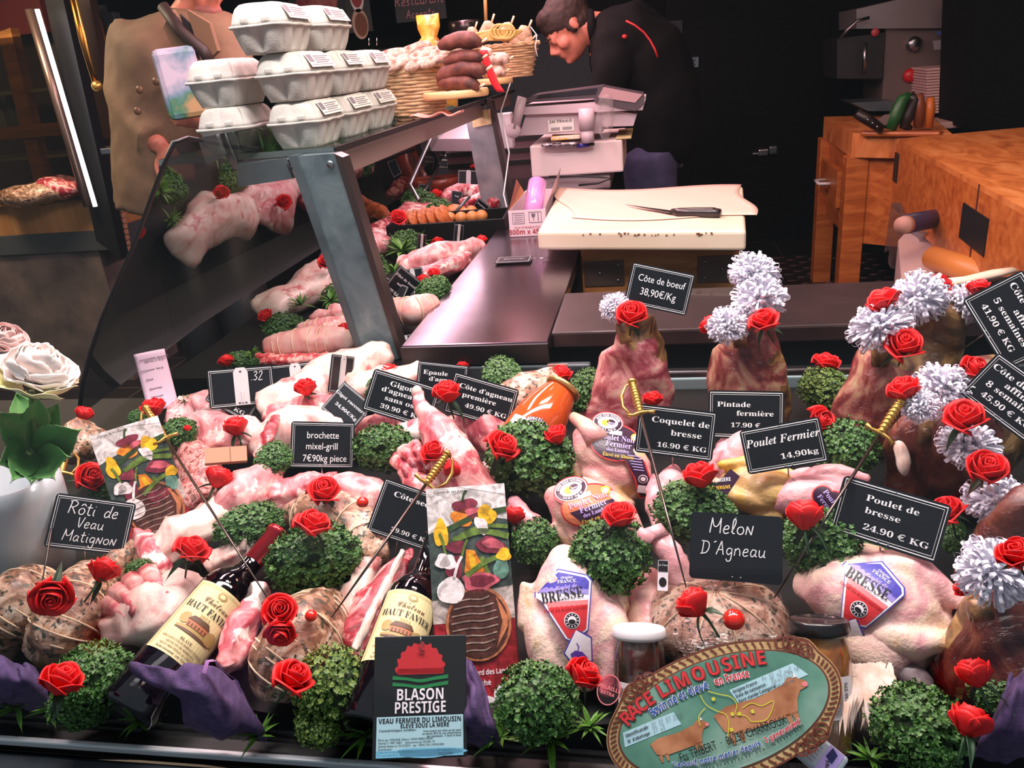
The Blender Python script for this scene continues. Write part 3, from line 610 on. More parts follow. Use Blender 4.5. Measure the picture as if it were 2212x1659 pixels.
def rose(px, py, dia, label, tilt=45, dirn=0, h=.10, v=None, leaves=2, Y=None, group='red artificial roses'):
    P = at(px, py, h) if Y is None else aty(px, py, Y); s = dia*mpp(P)/.050
    F = frame(P, 0); ax = (F @ V3((math.sin(math.radians(dirn))*math.sin(math.radians(tilt)), math.cos(math.radians(dirn))*math.sin(math.radians(tilt)), math.cos(math.radians(tilt))))).normalized()
    x = ax.orthogonal().normalized(); M = Matrix((x, ax.cross(x), ax)).transposed() @ Matrix.Rotation(px*.7+py*.3, 3, 'Z')
    k = int(px*13+py*7) % 6 if v is None else v
    o = bpy.data.objects.new('rose', ROSEM[k]); COL.objects.link(o)
    m4 = (M*s).to_4x4(); m4.translation = P-ax*.016*s; o.matrix_world = m4
    setp(o, label, 'rose', group)
    for i in range(leaves):
        q = bpy.data.objects.new('leaf', SEPAL[(k+i) % 3]); COL.objects.link(q); q.parent = o
        q.matrix_local = Matrix.Translation((0, 0, .001)) @ Matrix.Rotation(i*2.4+k, 4, 'Z') @ Matrix.Rotation(-.25, 4, 'X')
    if leaves:
        q = bpy.data.objects.new('stem', STEMM); COL.objects.link(q); q.parent = o
    return o
STEMM = MB().tube([(0, 0, .002), (0, 0, -.012), (.004, 0, -.034)], [.0030, .0018, .0013], LEAF, 8).mesh('stem')
# ================================================================ PARSLEY
def parsley_mesh(seed, n, m):
    rnd = random.Random(seed); mb = MB()
    for _ in range(n):
        t = rnd.random()*2*PI; c = rnd.uniform(-.35, 1); s = math.sqrt(1-c*c); rr = rnd.uniform(.72, 1)*(1+.16*noise.noise(V3((s*math.cos(t)*2.2+seed, s*math.sin(t)*2.2, c*2.2))))
        P = V3((s*math.cos(t), s*math.sin(t), c))*rr; nrm = (P.normalized()+V3((rnd.uniform(-.6, .6), rnd.uniform(-.6, .6), rnd.uniform(-.4, .6)))).normalized()
        x = nrm.orthogonal().normalized(); y = nrm.cross(x); R_ = rnd.uniform(.052, .088); K = 9; vs = [P]
        k1, p1, p2 = rnd.choice((3, 4)), rnd.random()*6, rnd.random()*6
        for ring, fr in ((1, .55), (2, 1)):
            for j in range(K):
                a = 2*PI*j/K; z = R_*(.55*fr*fr*math.sin(k1*a+p1)+.20*(fr > .9)*math.sin(5*a+p2)); r = R_*fr*(1+.28*math.sin(5*a+p2)*(fr > .9))
                vs.append(P+x*r*math.cos(a)+y*r*math.sin(a)+nrm*(z+.25*R_*fr))
        fs = [[0, 1+j, 1+(j+1) % K] for j in range(K)]+[[1+j, 1+K+j, 1+K+(j+1) % K, 1+(j+1) % K] for j in range(K)]
        mb.add(vs, fs, m)
    return mb.mesh('parsley')
PARSM = [parsley_mesh(1, 900, PARS), parsley_mesh(2, 900, PARS), parsley_mesh(3, 850, PARSY), parsley_mesh(4, 850, PARS)]
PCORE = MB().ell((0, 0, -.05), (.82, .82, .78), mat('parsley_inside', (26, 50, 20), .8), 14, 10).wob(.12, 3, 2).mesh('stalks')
def parsley(px, py, w, h_, label, h=.05, v=0, Y=None):
    P = at(px, py, h) if Y is None else aty(px, py, Y); u = mpp(P)
    o = bpy.data.objects.new('parsley_bunch', PARSM[v]); COL.objects.link(o)
    M = frame(P, 0, 20) @ Matrix.Rotation(px*.37, 3, 'Z'); m4 = (frame(P, 0, 20) @ Matrix.Diagonal((w*u/2, h_*u/2, min(w, h_)*u*.40)) @ Matrix.Rotation(px*.37, 3, 'Z')).to_4x4(); m4.translation = P; o.matrix_world = m4
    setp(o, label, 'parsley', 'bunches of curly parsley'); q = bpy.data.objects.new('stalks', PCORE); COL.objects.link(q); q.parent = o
    return o
# ================================================================ PAPER FRILLS
def frill_mesh(seed, n=250):
    rnd = random.Random(seed); mb = MB()
    for _ in range(n):
        t = rnd.random()*2*PI; c = rnd.uniform(-.55, 1); s = math.sqrt(1-c*c); d = V3((s*math.cos(t), s*math.sin(t), c)); side = d.cross(V3((rnd.uniform(-1, 1), rnd.uniform(-1, 1), rnd.uniform(-1, 1)))).normalized(); up = d.cross(side)
        L = rnd.uniform(.8, 1.06); W = rnd.uniform(.06, .10); wd_ = .044; sag = rnd.uniform(-.05, .16); pts = []
        for k in range(11):
            a = k/10; b = abs(2*a-1); r = .25+(L-.25)*(1-b**2.6); off = W*math.sin(a*2*PI)*(1.0 if True else 0)
            pts.append(d*r+side*off*1.1-V3((0, 0, 1))*sag*(r**2))
        vs = [p+up*wd_ for p in pts]+[p-up*wd_ for p in pts]; mb.add(vs, [[k, k+1, 12+k, 11+k] for k in range(10)], FRILL)
    mb.ell((0, 0, -.1), (.5, .5, .45), FRILL, 14, 8)
    return mb.mesh('paper_frill')
FRM = [frill_mesh(s) for s in (1, 2, 3)]
def frill(px, py, w, h_, label, Y, ang=0, v=0):
    P = aty(px, py, Y); u = mpp(P); o = bpy.data.objects.new('paper_frill', FRM[v]); COL.objects.link(o)
    m4 = (frame(P, ang, 30) @ Matrix.Diagonal((w*u/2, h_*u/2, (w+h_)*u*.22)) @ Matrix.Rotation(px*.21, 3, 'Z')).to_4x4(); m4.translation = P; o.matrix_world = m4
    return setp(o, label, 'paper frill', 'white paper frills on the beef ribs')
# ================================================================ SIGNS
def rrect(w, h, r, n=5):
    o = []
    for cx, cy, a in ((w/2-r, h/2-r, 0), (-w/2+r, h/2-r, 90), (-w/2+r, -h/2+r, 180), (w/2-r, -h/2+r, 270)):
        for k in range(n+1): t = math.radians(a+90*k/n); o.append((cx+r*math.cos(t), cy+r*math.sin(t)))
    return o
def sign(px, py, w, label, lines=(), ang=0, asp=.73, h=.085, yaw=0, pitch=0, pin=None, back=False, Y=None, D=None, border=True, hand=False, scr=None, name='price_sign', group='black slate price signs'):
    P = atd(px, py, D) if D else (aty(px, py, Y) if Y else at(px, py, h)); W = w*mpp(P)/math.cos(math.radians(yaw)); Hh = W*asp; M = frame(P, ang, pitch, yaw)
    mb = MB().prism(rrect(W, Hh, W*.05), -.0012, .0006, SLATE)
    o = root(name, label, 'sign', P, M, group, None); part('board', mb, o)
    pr = Print(); pr.Z = .0005
    if border:
        for ins, t in ((.030, .012), (.056, .006)):
            a, b = W/2-W*ins, Hh/2-W*ins; pr.line([(-a, -b), (a, -b), (a, b), (-a, b)], W*t, INK, 2, True)
        part('border', pr, o)
    if back:
        s = W*.11; cl = MB().prism([(-s*.6, Hh*.5), (s*.6, Hh*.5), (s, Hh*.38), (s, -Hh*.46), (-s, -Hh*.46), (-s, Hh*.38)], .0006, .0022, WHITEP)
        for x, y in ((0, .40), (-.45, -.40), (.45, -.40)): cl.ell((x*s, y*Hh, .0022), (s*.18, s*.18, .0008), STEELD, 10, 5)
        cl.box((0, -Hh*.25, .003), (s*.3, Hh*.3, .002), WHITEP, .0006); part('clip', cl, o)
    if lines:
        pr = Print(); pr.Z = .0006
        for t, x, y, s, st in lines:
            if st == 'hand': pr.hand(t, x*W, y*Hh, s*W, CHALK)
            else:
                sx = 1.36 if st == SER else (.82 if st is None else 1); pr.text(t, x*W, y*Hh, s*W*(.86 if st == SER else 1), INK, st, sx=sx)
        part('lettering', pr, o)
    if not back:
        rv = MB()
        for x, y in ((-.03, -.44), (.06, -.44), (0, .44)): rv.ell((x*W, y*Hh, .0008), (W*.012, W*.012, .0006), STEELD, 8, 4)
        part('rivet', rv, o)
    if pin:
        B = at(pin[0], pin[1], .02) if len(pin) < 3 else aty(*pin); Mi = M.inverted(); b = Mi @ (B-P)
        part('pin', MB().tube([(0, -Hh*.36, -.0022), (0, -Hh*.5, -.0022), tuple(b)], .0011, CHROME, 6), o)
    return o
# ================================================================ SWORD SKEWERS
def sword(hx, hy, gx, gy, tx, ty, label, h0=.16, h1=.05, h2=.03, bow=1):
    T = at(hx, hy, h0); G = at(gx, gy, h0-.02 if h1 is None else h1); E = at(tx, ty, h2)
    d = (E-G).normalized(); L = (T-G).length; T = G-d*L
    z = -d; x = (EYE-G); x = (x-z*x.dot(z)).normalized(); y = z.cross(x); M = Matrix((x, y, z)).transposed()
    o = root('sword_skewer', label, 'skewer', G, M, 'sword shaped skewers with brass handles', None); bl = (E-G).length
    part('blade', MB().tube([(0, 0, .002), (0, 0, -bl*.6), (0, 0, -bl)], [.0019, .0016, .0007], BLADE, 8), o)
    gr = MB(); n = 60; k0 = 10; rings = []
    for i in range(n+1):
        t = i/n; r = (.0038+.0012*math.sin(t*PI))*(1+.16*math.sin(t*60)); rings.append([(r*math.cos(2*PI*j/k0), r*math.sin(2*PI*j/k0), L*(.04+.84*t)) for j in range(k0)])
    gr.loft(rings, BRASS); part('grip', gr, o)
    part('pommel', MB().lathe([(.0005, L*.87), (.0052, L*.89), (.0062, L*.94), (.004, L*.98), (.0024, L*1.0), (.0005, L*1.03)], BRASS, 14), o)
    part('crossguard', MB().tube([(0, -.017, .003), (0, -.010, .001), (0, 0, .002), (0, .010, .001), (0, .017, -.003)], [.0030, .0017, .0032, .0017, .0030], BRASS, 8), o)
    part('knuckle_bow', MB().tube([(0, bow*.012, .002), (0, bow*.019, L*.3), (0, bow*.018, L*.6), (0, bow*.010, L*.86), (0, .002, L*.93)], [.0013, .0016, .0022, .0014, .0012], BRASS, 8), o)
    return o
# ================================================================ GRASS SPRAYS
def spray_mesh(seed, n=26):
    rnd = random.Random(seed); mb = MB()
    for _ in range(n):
        t = rnd.random()*2*PI; e = rnd.uniform(.1, 1.1); d = V3((math.cos(t)*math.cos(e), math.sin(t)*math.cos(e), math.sin(e))); L = rnd.uniform(.6, 1); s = d.cross(V3((0, 0, 1))).normalized(); W = rnd.uniform(.05, .085); dr = rnd.uniform(.1, .5)
        def f(u, v): return V3((0, 0, 0))+d*L*v+s*(2*u-1)*W*math.sin(min(1, v+.08)**.8*PI)*.9-V3((0, 0, dr*v*v*L*.7))+V3((0, 0, abs(2*u-1)*.02))
        mb.grid(f, 2, 8, GRASS)
    return mb.mesh('leaf_spray')
SPRM = [spray_mesh(s) for s in (1, 2, 3)]
def spray(px, py, w, label, h=.015, v=0, Y=None, ang=0):
    P = at(px, py, h) if Y is None else aty(px, py, Y); u = mpp(P)*w*.62; o = bpy.data.objects.new('leaf_spray', SPRM[v]); COL.objects.link(o)
    m4 = (Matrix.Rotation(px*.3, 3, 'Z')*u).to_4x4(); m4.translation = P; o.matrix_world = m4
    return setp(o, label, 'artificial greenery', 'sprays of plastic bamboo leaves')
# ================================================================ MEAT IN THE WINDOW
G_M = None
def bones(o, org, lst, r=.006, m=BONE, name='rib_bone'):
    for a, b in lst:
        A, B = at(*a)-org, at(*b)-org; part(name, MB().tube([A, A.lerp(B, .5)+V3((0, 0, .003)), B], [r, r*.8, r*1.15], m, 8).wob(.0012, 60, len(lst)), o)
o, S, g = meat('rolled_roast', 'pale tied roast lying at the back beside the parsley', 'meat', [(590, 750, .035, 26), (660, 740, .04, 33), (745, 738, .04, 33)], ROLL, .003); strings(o, S, g, [.1, .25, .4, .55, .7, .85])
meat('rib_strip', 'strip of red ribs under the pale tied roast', 'meat', [(558, 778, .025, 14), (630, 782, .025, 17), (705, 776, .025, 15)], RIBM, .004, 40)
o, S, g = meat('rolled_roast', 'pink tied roast behind the longer pale one', 'meat', [(655, 712, .04, 18), (700, 708, .045, 22), (765, 700, .045, 20)], VEAL, .003, film=False); strings(o, S, g, [.2, .4, .6, .8])
meat('veal_piece', 'flat pink piece of veal at the very back beside the steel post', 'meat', [(680, 690, .04, 14), (730, 678, .045, 20), (780, 690, .04, 22)], VEAL)
meat('lamb_gigot', 'long pink and white lamb leg slanting up to the steel post', 'meat', [(822, 775, .05, 36), (760, 800, .05, 50), (680, 842, .05, 56), (610, 880, .045, 52)], FAT, .008, 14)
meat('lamb_cut', 'red lamb cut below the white clip signs', 'meat', [(585, 905, .05, 22), (670, 880, .055, 32), (745, 892, .05, 34)], LAMB)
meat('veal_shoulder', 'rounded pink shoulder under the reversed signs', 'meat', [(392, 912, .03, 34), (428, 884, .035, 40), (480, 892, .03, 34)], VEAL, .008, 14)
meat('lamb_shoulder', 'wrapped pale pink shoulder with a rose lying on it', 'meat', [(390, 940, .05, 30), (450, 935, .055, 44), (530, 945, .055, 44)], VEAL, .008, 14)
meat('lamb_saddle', 'smooth pale saddle behind the brochette sign', 'meat', [(575, 958, .05, 44), (640, 935, .055, 56), (725, 940, .05, 44)], FAT, .006, 14)
meat('bone_slab', 'dark red cut edge standing against the pale saddle', 'meat', [(560, 985, .085, 10, .6), (580, 940, .10, 17, .6), (592, 902, .10, 10, .6)], CHOP, .003)
P = at(488, 984, .09); mb = MB().prism(rrect(.058, .024, .001), -.004, .004, mat('tan_cardboard', (176, 132, 104), .7)); mb.box((.006, 0, .0045), (.0008, .024, .001), mat('card_fold', (120, 84, 62), .7)); root('card_piece', 'tan cardboard piece wrapped beside the pale saddle', 'cardboard', P, frame(P, -4, 25), None, mb.mesh('card_piece'))
meat('sausage_meat', 'speckled minced roast behind the duck box with the sword', 'meat', [(395, 965, .05, 32), (435, 1010, .05, 44), (425, 1075, .045, 40)], MINCE, .006, 20)
meat('lamb_shoulder', 'smooth pink wedge of shoulder above the parsley', 'meat', [(470, 1105, .055, 30), (535, 1065, .06, 50), (585, 1018, .065, 30)], VEAL, .006, 14)
meat('veal_knuckle', 'pink knuckle wrapped in film under the brochette sign', 'meat', [(600, 1080, .045, 32), (655, 1056, .045, 34), (710, 1050, .04, 34)], LAMB)
meat('breast_of_lamb', 'long wrapped pale lamb breast crossed by a sword blade', 'meat', [(330, 1215, .05, 26), (395, 1160, .055, 46), (470, 1110, .055, 36)], FAT, .007, 16)
meat('lamb_trimming', 'pink lamb trimmings at the foot of the tilted duck box', 'meat', [(305, 1160, .06, 18), (330, 1195, .06, 26), (345, 1235, .05, 22)], LAMB)
o, S, g = meat('lamb_rack', 'small wrapped rack of lamb beside the red bottle capsule', 'meat', [(455, 1215, .05, 22), (510, 1195, .055, 30), (555, 1170, .05, 26)], FAT, .006, 22); bones(o, g, [((500, 1200, .06), (484, 1150, .075)), ((525, 1190, .065), (530, 1140, .08))], .005)
meat('veal_roast', 'large pink roast in netting under the brochette sign', 'meat', [(700, 1072, .05, 38), (760, 1072, .05, 52), (815, 1090, .05, 46)], VEAL, .006, 20)
o, S, g = meat('herbed_roast', 'brown herbed roast half hidden behind the parsley and two roses', 'meat', [(640, 1110, .055, 34), (690, 1120, .06, 62), (770, 1150, .055, 60), (800, 1200, .05, 40)], HERBD, .005); strings(o, S, g, [.2, .4, .6, .8])
o, S, g = meat('rack_of_ribs', 'white rack of ribs in film beside the leaning wine bottle', 'meat', [(250, 1350, .045, 44, .6), (290, 1330, .055, 66, .6), (345, 1312, .06, 74, .6), (400, 1275, .055, 52, .6)], FAT, .005, 30); bones(o, g, [((285, 1335, .06), (236, 1308, .06)), ((305, 1322, .07), (256, 1280, .066)), ((330, 1308, .075), (284, 1256, .07)), ((362, 1298, .075), (318, 1240, .07))], .0125, LAMB)
meat('lamb_chop', 'long red lamb chop with a fat edge beside the upright wine bottle', 'meat', [(878, 1195, .06, 12, .5), (850, 1240, .06, 30, .5), (812, 1310, .06, 50, .5), (782, 1380, .05, 46, .5)], CHOP, .004, 22)
meat('lamb_chop', 'second red chop with a round eye under the parsley', 'meat', [(825, 1370, .04, 26, .6), (790, 1420, .04, 40, .6), (775, 1470, .035, 30, .6)], CHOP, .004, 22)
meat('fat_strip', 'white fat strip along the long red chop', 'meat', [(872, 1190, .08, 5), (838, 1255, .085, 9), (800, 1330, .085, 10), (768, 1400, .07, 9)], FAT, .002, 40, film=False)
meat('lamb_cut', 'pink wrapped lamb between the leaning bottle and the middle paupiette', 'meat', [(560, 1290, .05, 26), (520, 1360, .05, 34), (500, 1430, .045, 30)], LAMB, .006, 20)
meat('lamb_cut', 'pale wrapped lamb behind the red chops and the parsley', 'meat', [(800, 1215, .045, 26), (770, 1290, .045, 34), (745, 1340, .04, 26)], FAT, .006, 20)
o, S, g = meat('leg_of_lamb', 'leg of lamb with its shank standing up in front of the gigot sign', 'meat', [(902, 852, .165, 9), (918, 885, .16, 20), (948, 935, .14, 40), (985, 1005, .11, 54), (1020, 1075, .07, 62)], LAMB, .004, 18); part('shank_bone', MB().ell(at(901, 848, .168)-g, (.008, .008, .010), BONE, 12, 8), o)
meat('pink_shoulder', 'smooth pink shoulder behind the upright duck box', 'meat', [(1000, 1095, .05, 30), (1050, 1050, .055, 40), (1085, 1010, .05, 36)], SKINP, .004, 14, film=False)
o, S, g = meat('lamb_rack', 'small rack of lamb chops under the rose and the sword handle', 'meat', [(865, 995, .075, 20), (895, 1030, .08, 30), (925, 1075, .07, 34)], LAMB, .004); bones(o, g, [((892, 1040, .085), (856, 994, .09)), ((908, 1026, .09), (872, 972, .10)), ((926, 1016, .09), (894, 962, .10))], .0095, CHOP)
meat('lamb_cut', 'dark red lamb below the gigot sign', 'meat', [(790, 935, .035, 30), (850, 928, .04, 42), (900, 940, .035, 40)], LAMB)
meat('lamb_cut', 'shaded cut of lamb under the sign with the highest price', 'meat', [(960, 925, .045, 26), (1030, 925, .05, 46), (1085, 965, .045, 40)], AGEDP)
o, S, g = meat('herbed_roast', 'small peppered roast behind the orange soup bottle', 'meat', [(1085, 870, .04, 30), (1130, 852, .05, 46), (1185, 835, .045, 40)], HERB, .004)
meat('pale_shoulder', 'pale flat cut lying behind the epaule sign', 'meat', [(770, 850, .04, 36), (830, 830, .045, 40), (900, 815, .04, 34)], FAT)
meat('peppered_meat', 'brown peppered meat behind the brass sword by the peony', 'meat', [(118, 985, .05, 26), (160, 955, .06, 44), (205, 950, .055, 34)], HERBD, .006)
meat('shaded_meat', 'dark wrapped meat behind the handwritten sign', 'meat', [(250, 1225, .04, 34), (310, 1200, .035, 40), (345, 1260, .03, 36)], HERBD, .006)
o, S, g = meat('stuffed_paupiette', 'round herbed paupiette in front of the white vase', 'meat', [(15, 1345, .04, 66), (55, 1300, .055, 78), (90, 1270, .045, 50)], HERBD, .005); strings(o, S, g, [.15, .3, .45, .6, .75, .9])
o, S, g = meat('stuffed_paupiette', 'oval herbed paupiette lying below the handwritten sign', 'meat', [(115, 1395, .04, 56), (150, 1330, .06, 74), (195, 1265, .045, 56)], HERBD, .005); strings(o, S, g, [.15, .3, .45, .6, .75, .9])
o, S, g = meat('stuffed_paupiette', 'large wrapped paupiette leaning on the wine bottle in the middle', 'meat', [(695, 1325, .045, 60), (660, 1375, .06, 90), (610, 1440, .05, 78), (590, 1470, .04, 56)], HERBD, .006); strings(o, S, g, [.1, .22, .34, .46, .58, .7, .82])
# lamb melon with strings gathered at the top
P = at(1548, 1345, .05); u = mpp(P); mm = MB().ell((0, 0, 0), (156*u, 118*u, 92*u), HERB, 40, 22)
def lob(v): a = math.atan2(v.y, v.x); return V3((v.x*(1-.035*abs(math.sin(a*5))), v.y*(1-.035*abs(math.sin(a*5))), v.z))
mm.map(lob).wob(.004, 25, 4); me = mm.mesh('lamb_melon'); o = root('lamb_melon', 'large round herbed melon of lamb behind the oval board', 'meat', P, frame(P, 3, 42), None, me)
for k in range(10):
    a = k*2*PI/10; part('string', MB().tube([(156*u*1.012*math.sin(t)*math.cos(a)*.975, 118*u*1.012*math.sin(t)*math.sin(a)*.975, 92*u*1.015*math.cos(t)) for t in [i*PI*.62/14+.05 for i in range(15)]], .0009, STRING, 5), o)
add_film(o, me, .003)
for x, y, h, r, l in ((1585, 1338, .145, 24, 'cherry tomato on top of the melon of lamb'), (672, 1330, .125, 14, 'red tomato piece on the middle paupiette'), (783, 1085, .13, 13, 'small red tomato behind the rose on the veal roast')):
    P = at(x, y, h-.012); u = mpp(P)*r; root('cherry_tomato', l, 'tomato', P, None, None, MB().ell((0, 0, 0), (u, u, u*.9), mat('tomato_red', (206, 34, 20), .2, coat=.6), 18, 12).mesh('cherry_tomato'))
# standing ribs of beef
def rib(label, base, pts, m, bl, m2=None, sel=None, fl=.55):
    Y = at(base[0], base[1], .02).y
    o, S, g = meat('beef_rib', label, 'meat', [(x, y, 0, r, f if f else fl, Y) for x, y, r, f in pts], m, .008, 16, group='standing aged ribs of beef', up=V3((0, -1, 0)), m2=m2, sel=sel, n=28)
    for x0, y0, x1, y1, r in bl:
        A, B = aty(x0, y0, Y-.03)-g, aty(x1, y1, Y-.02)-g; part('rib_bone', MB().tube([A, A.lerp(B, .5), B], [r*.9, r, r*.8], CRUST, 10).wob(.002, 40, 3), o)
    return Y
YR1 = rib('pink standing rib of beef under the first price tag on the ledge', (1360, 890), [(1360, 905, 100, 0), (1364, 850, 88, 0), (1370, 780, 66, 0), (1376, 735, 56, 0), (1378, 706, 48, 0)], AGEDP, [(1352, 740, 1336, 684, .010)], CRUST, lambda c, n: c.z*.8+c.x*.5+.04*n > .035, .6)
YR2 = rib('marbled standing rib of beef with the tall white frill', (1610, 900), [(1615, 910, 92, 0), (1618, 850, 88, 0), (1620, 780, 76, 0), (1626, 740, 62, 0), (1630, 716, 52, 0)], AGED, [(1600, 750, 1592, 700, .011)], CRUST, lambda c, n: c.x*.9-c.z*.2+.06*n > .04, .6)
YR3 = rib('broad dark rib of beef crowned by three white frills', (1900, 930), [(1868, 940, 80, 0), (1908, 870, 104, 0), (1962, 800, 116, 0), (2005, 735, 92, 0), (2018, 694, 72, 0)], AGED, [(1900, 790, 1900, 722, .012)], CRUST, lambda c, n: c.x+c.z*.6+.05*n > .015, .6)
YR4 = rib('dark aged rib of beef on the right under the lower frills', (2010, 1060), [(1995, 1060, 96, 0), (2050, 985, 130, 0), (2110, 920, 130, 0), (2150, 865, 100, 0)], AGEDD, [(2000, 960, 2000, 890, .012)], CRUST, lambda c, n: c.x+.06*n > .035, .6)
YR5 = rib('dark red rib of beef in the bottom right corner', (2160, 1480), [(2150, 1510, 122, 0), (2160, 1420, 128, 0), (2175, 1340, 106, 0), (2185, 1300, 80, 0)], AGEDD, [(2120, 1340, 2110, 1290, .012)], CRUST, lambda c, n: c.x*1.0-c.z*.3+.05*n < -.045, .6)
YR6 = rib('brown shaded rib of beef at the right edge', (2190, 1330), [(2140, 1290, 80, 0), (2195, 1220, 100, 0), (2240, 1120, 100, 0)], AGEDD, [])
for x, y, r, l in ((1950, 985, 26, 'pale marrow bone end between the two dark ribs'),):
    P = at(x, y, .09); u = mpp(P); root('marrow_bone', l, 'bone', P, frame(P, 80), None, MB().ell((0, 0, 0), (r*1.7*u, r*.6*u, .008), BONE, 16, 8).wob(.003, 60, 2).mesh('marrow_bone'))
# frills
def fr(px, py, w, h_, l, Y, v=0, ang=0): frill(px, py, w, h_, 'white looped paper frill '+l, Y, ang, v)
fr(1328, 664, 66, 74, 'beside the rose on the pink rib', YR1-.03, 0)
fr(1628, 590, 124, 92, 'topmost on the marbled rib', YR2, 1); fr(1640, 645, 132, 104, 'in the middle of the marbled rib', YR2-.03, 2); fr(1572, 702, 96, 88, 'lowest on the marbled rib between two roses', YR2-.06, 0)
fr(1985, 640, 140, 112, 'in the middle of the broad dark rib', YR3-.02, 1); fr(1902, 706, 156, 98, 'lowest on the broad dark rib above a rose', YR3-.07, 2); fr(2084, 655, 74, 118, 'behind the price sign for five weeks', YR3, 0)
fr(2040, 838, 142, 112, 'below the rib crown beside the price sign for eight weeks', YR4-.06, 1); fr(1990, 876, 86, 82, 'small and just under the brass sword handle', YR4-.11, 0)
fr(2092, 962, 152, 92, 'with the black tie between two roses', YR4-.12, 2); fr(2152, 1082, 160, 112, 'beside the poulet de bresse sign', YR4-.16, 0); fr(2146, 1232, 168, 160, 'lowest and largest in the right corner', YR5-.06, 1)
# ================================================================ POULTRY
def bird_mesh(name, legs=1.0):
    b = MB(); k = SKIN
    b.ell((-.02, 0, 0), (.40, .32, .25), k).ell((.10, 0, .07), (.32, .25, .22), k).ell((.36, 0, .02), (.12, .12, .11), k)
    for s in (-1, 1):
        b.ell((-.13, s*.22, .04), (.24, .13, .18), k); b.tube([(-.10, s*.22, .06), (-.28, s*.21, .08), (-.42*legs, s*.15, .07), (-.48*legs, s*.12, .06)], [.13, .11, .065, .055], k, 12); b.ell((-.49*legs, s*.12, .06), (.055, .06, .055), k)
        b.tube([(.24, s*.24, .04), (.06, s*.31, .01), (-.02, s*.32, .01)], [.085, .07, .062], k, 12); b.tube([(-.02, s*.32, .01), (.10, s*.34, -.05), (.20, s*.32, -.07)], [.06, .05, .035], k, 12)
    b.ell((-.38, 0, -.02), (.10, .09, .08), k)
    me = remesh(b, .018, 5, name)
    for v in me.vertices: v.co += noise.noise_vector(v.co*9)*.010
    return me
BIRD = bird_mesh('bird_body')
def bird(px, py, h, L, ang, label, m, wid=1.0, pitch=28, yaw=0, name='whole_chicken', group=None, thick=1.0):
    P = at(px, py, h); s = L*mpp(P); me = BIRD.copy(); me.name = name; me.materials.clear(); me.materials.append(m); F = frame(P, ang, 0, 0)
    z0 = (EYE-P).normalized(); z = (z0*math.cos(math.radians(pitch))+V3((0, 0, 1))*math.sin(math.radians(pitch))).normalized(); x = F.col[0]; x = (x-z*x.dot(z)).normalized(); M = Matrix((x, z.cross(x), z)).transposed()
    if yaw: M = M @ Matrix.Rotation(math.radians(yaw), 3, 'X')
    for v in me.vertices: v.co = V3((v.co.x*s, v.co.y*s*wid, v.co.z*s*thick))
    o = root(name, label, 'poultry', P, M, group, me); return o
from mathutils.bvhtree import BVHTree
def stick(o, px, py, w, fn, name='label', ang=0, pitch=0, label=None, lift=.0012):
    """a printed card bent over the body it lies on"""
    me = o.data; mw = o.matrix_world.copy(); bv = BVHTree.FromPolygons([mw @ v.co for v in me.vertices], [list(p.vertices) for p in me.polygons])
    d = ray(px, py).normalized(); hit = bv.ray_cast(EYE, d); O = hit[0] if hit[0] else mw.translation
    F = frame(O, ang, pitch); n = F.col[2]; W = w*mpp(O); pr = Print(); pr.Z = .0004/W; fn(pr)
    xs = [v[0] for v in pr.v]; ys_ = [v[1] for v in pr.v]; rows = []
    for i in range(9):
        for j in range(9):
            x, y = min(xs)+(max(xs)-min(xs))*i/8, min(ys_)+(max(ys_)-min(ys_))*j/8
            q = O+F @ V3((x*W, y*W, 0)); r = bv.ray_cast(q+n*.12, -n)
            if r[0] and abs((r[0]-q).dot(n)) < .05: rows.append((x, y, (r[0]-q).dot(n)))
    A = np.array([[1, x, y, x*x, x*y, y*y] for x, y, _ in rows]); z = np.array([q[2] for q in rows]); co = np.linalg.lstsq(A, z, rcond=None)[0] if len(rows) > 8 else np.zeros(6)
    co[3] = min(co[3], .02); co[5] = min(co[5], .02); off = max(0, float(np.percentile(z-A@co, 85))) if len(rows) > 8 else 0
    bm = bmesh.new(); me2 = pr.mesh(name); bm.from_mesh(me2); bmesh.ops.triangulate(bm, faces=bm.faces[:])
    for _ in range(4):
        es = [e for e in bm.edges if e.calc_length() > .12]
        if es: bmesh.ops.subdivide_edges(bm, edges=es, cuts=1); bmesh.ops.triangulate(bm, faces=[f for f in bm.faces if len(f.verts) > 3])
    im = mw.inverted()
    for v in bm.verts:
        x, y, zz = v.co; h = float(co @ np.array([1, x, y, x*x, x*y, y*y]))+off+lift+zz*W; v.co = im @ (O+F @ V3((x*W, y*W, h)))
    bm.to_mesh(me2); bm.free(); return part(name, me2, o, label)
RED = mat('label_red', (206, 52, 58), .4); BLUE = mat('label_blue', (70, 66, 170), .4); LWH = mat('label_white', (238, 232, 240), .4); INKB = mat('black_ink', (22, 18, 22), .5); PLUM = mat('label_plum', (52, 24, 52), .35); ORNG = mat('label_orange', (226, 130, 90), .4); YEL = mat('label_yellow', (236, 190, 60), .4); LILA = mat('label_lilac', (190, 170, 236), .4); BGRD = mat('label_blue_fade', (150, 140, 210), .4); PINKR = mat('label_pink', (232, 130, 134), .4)
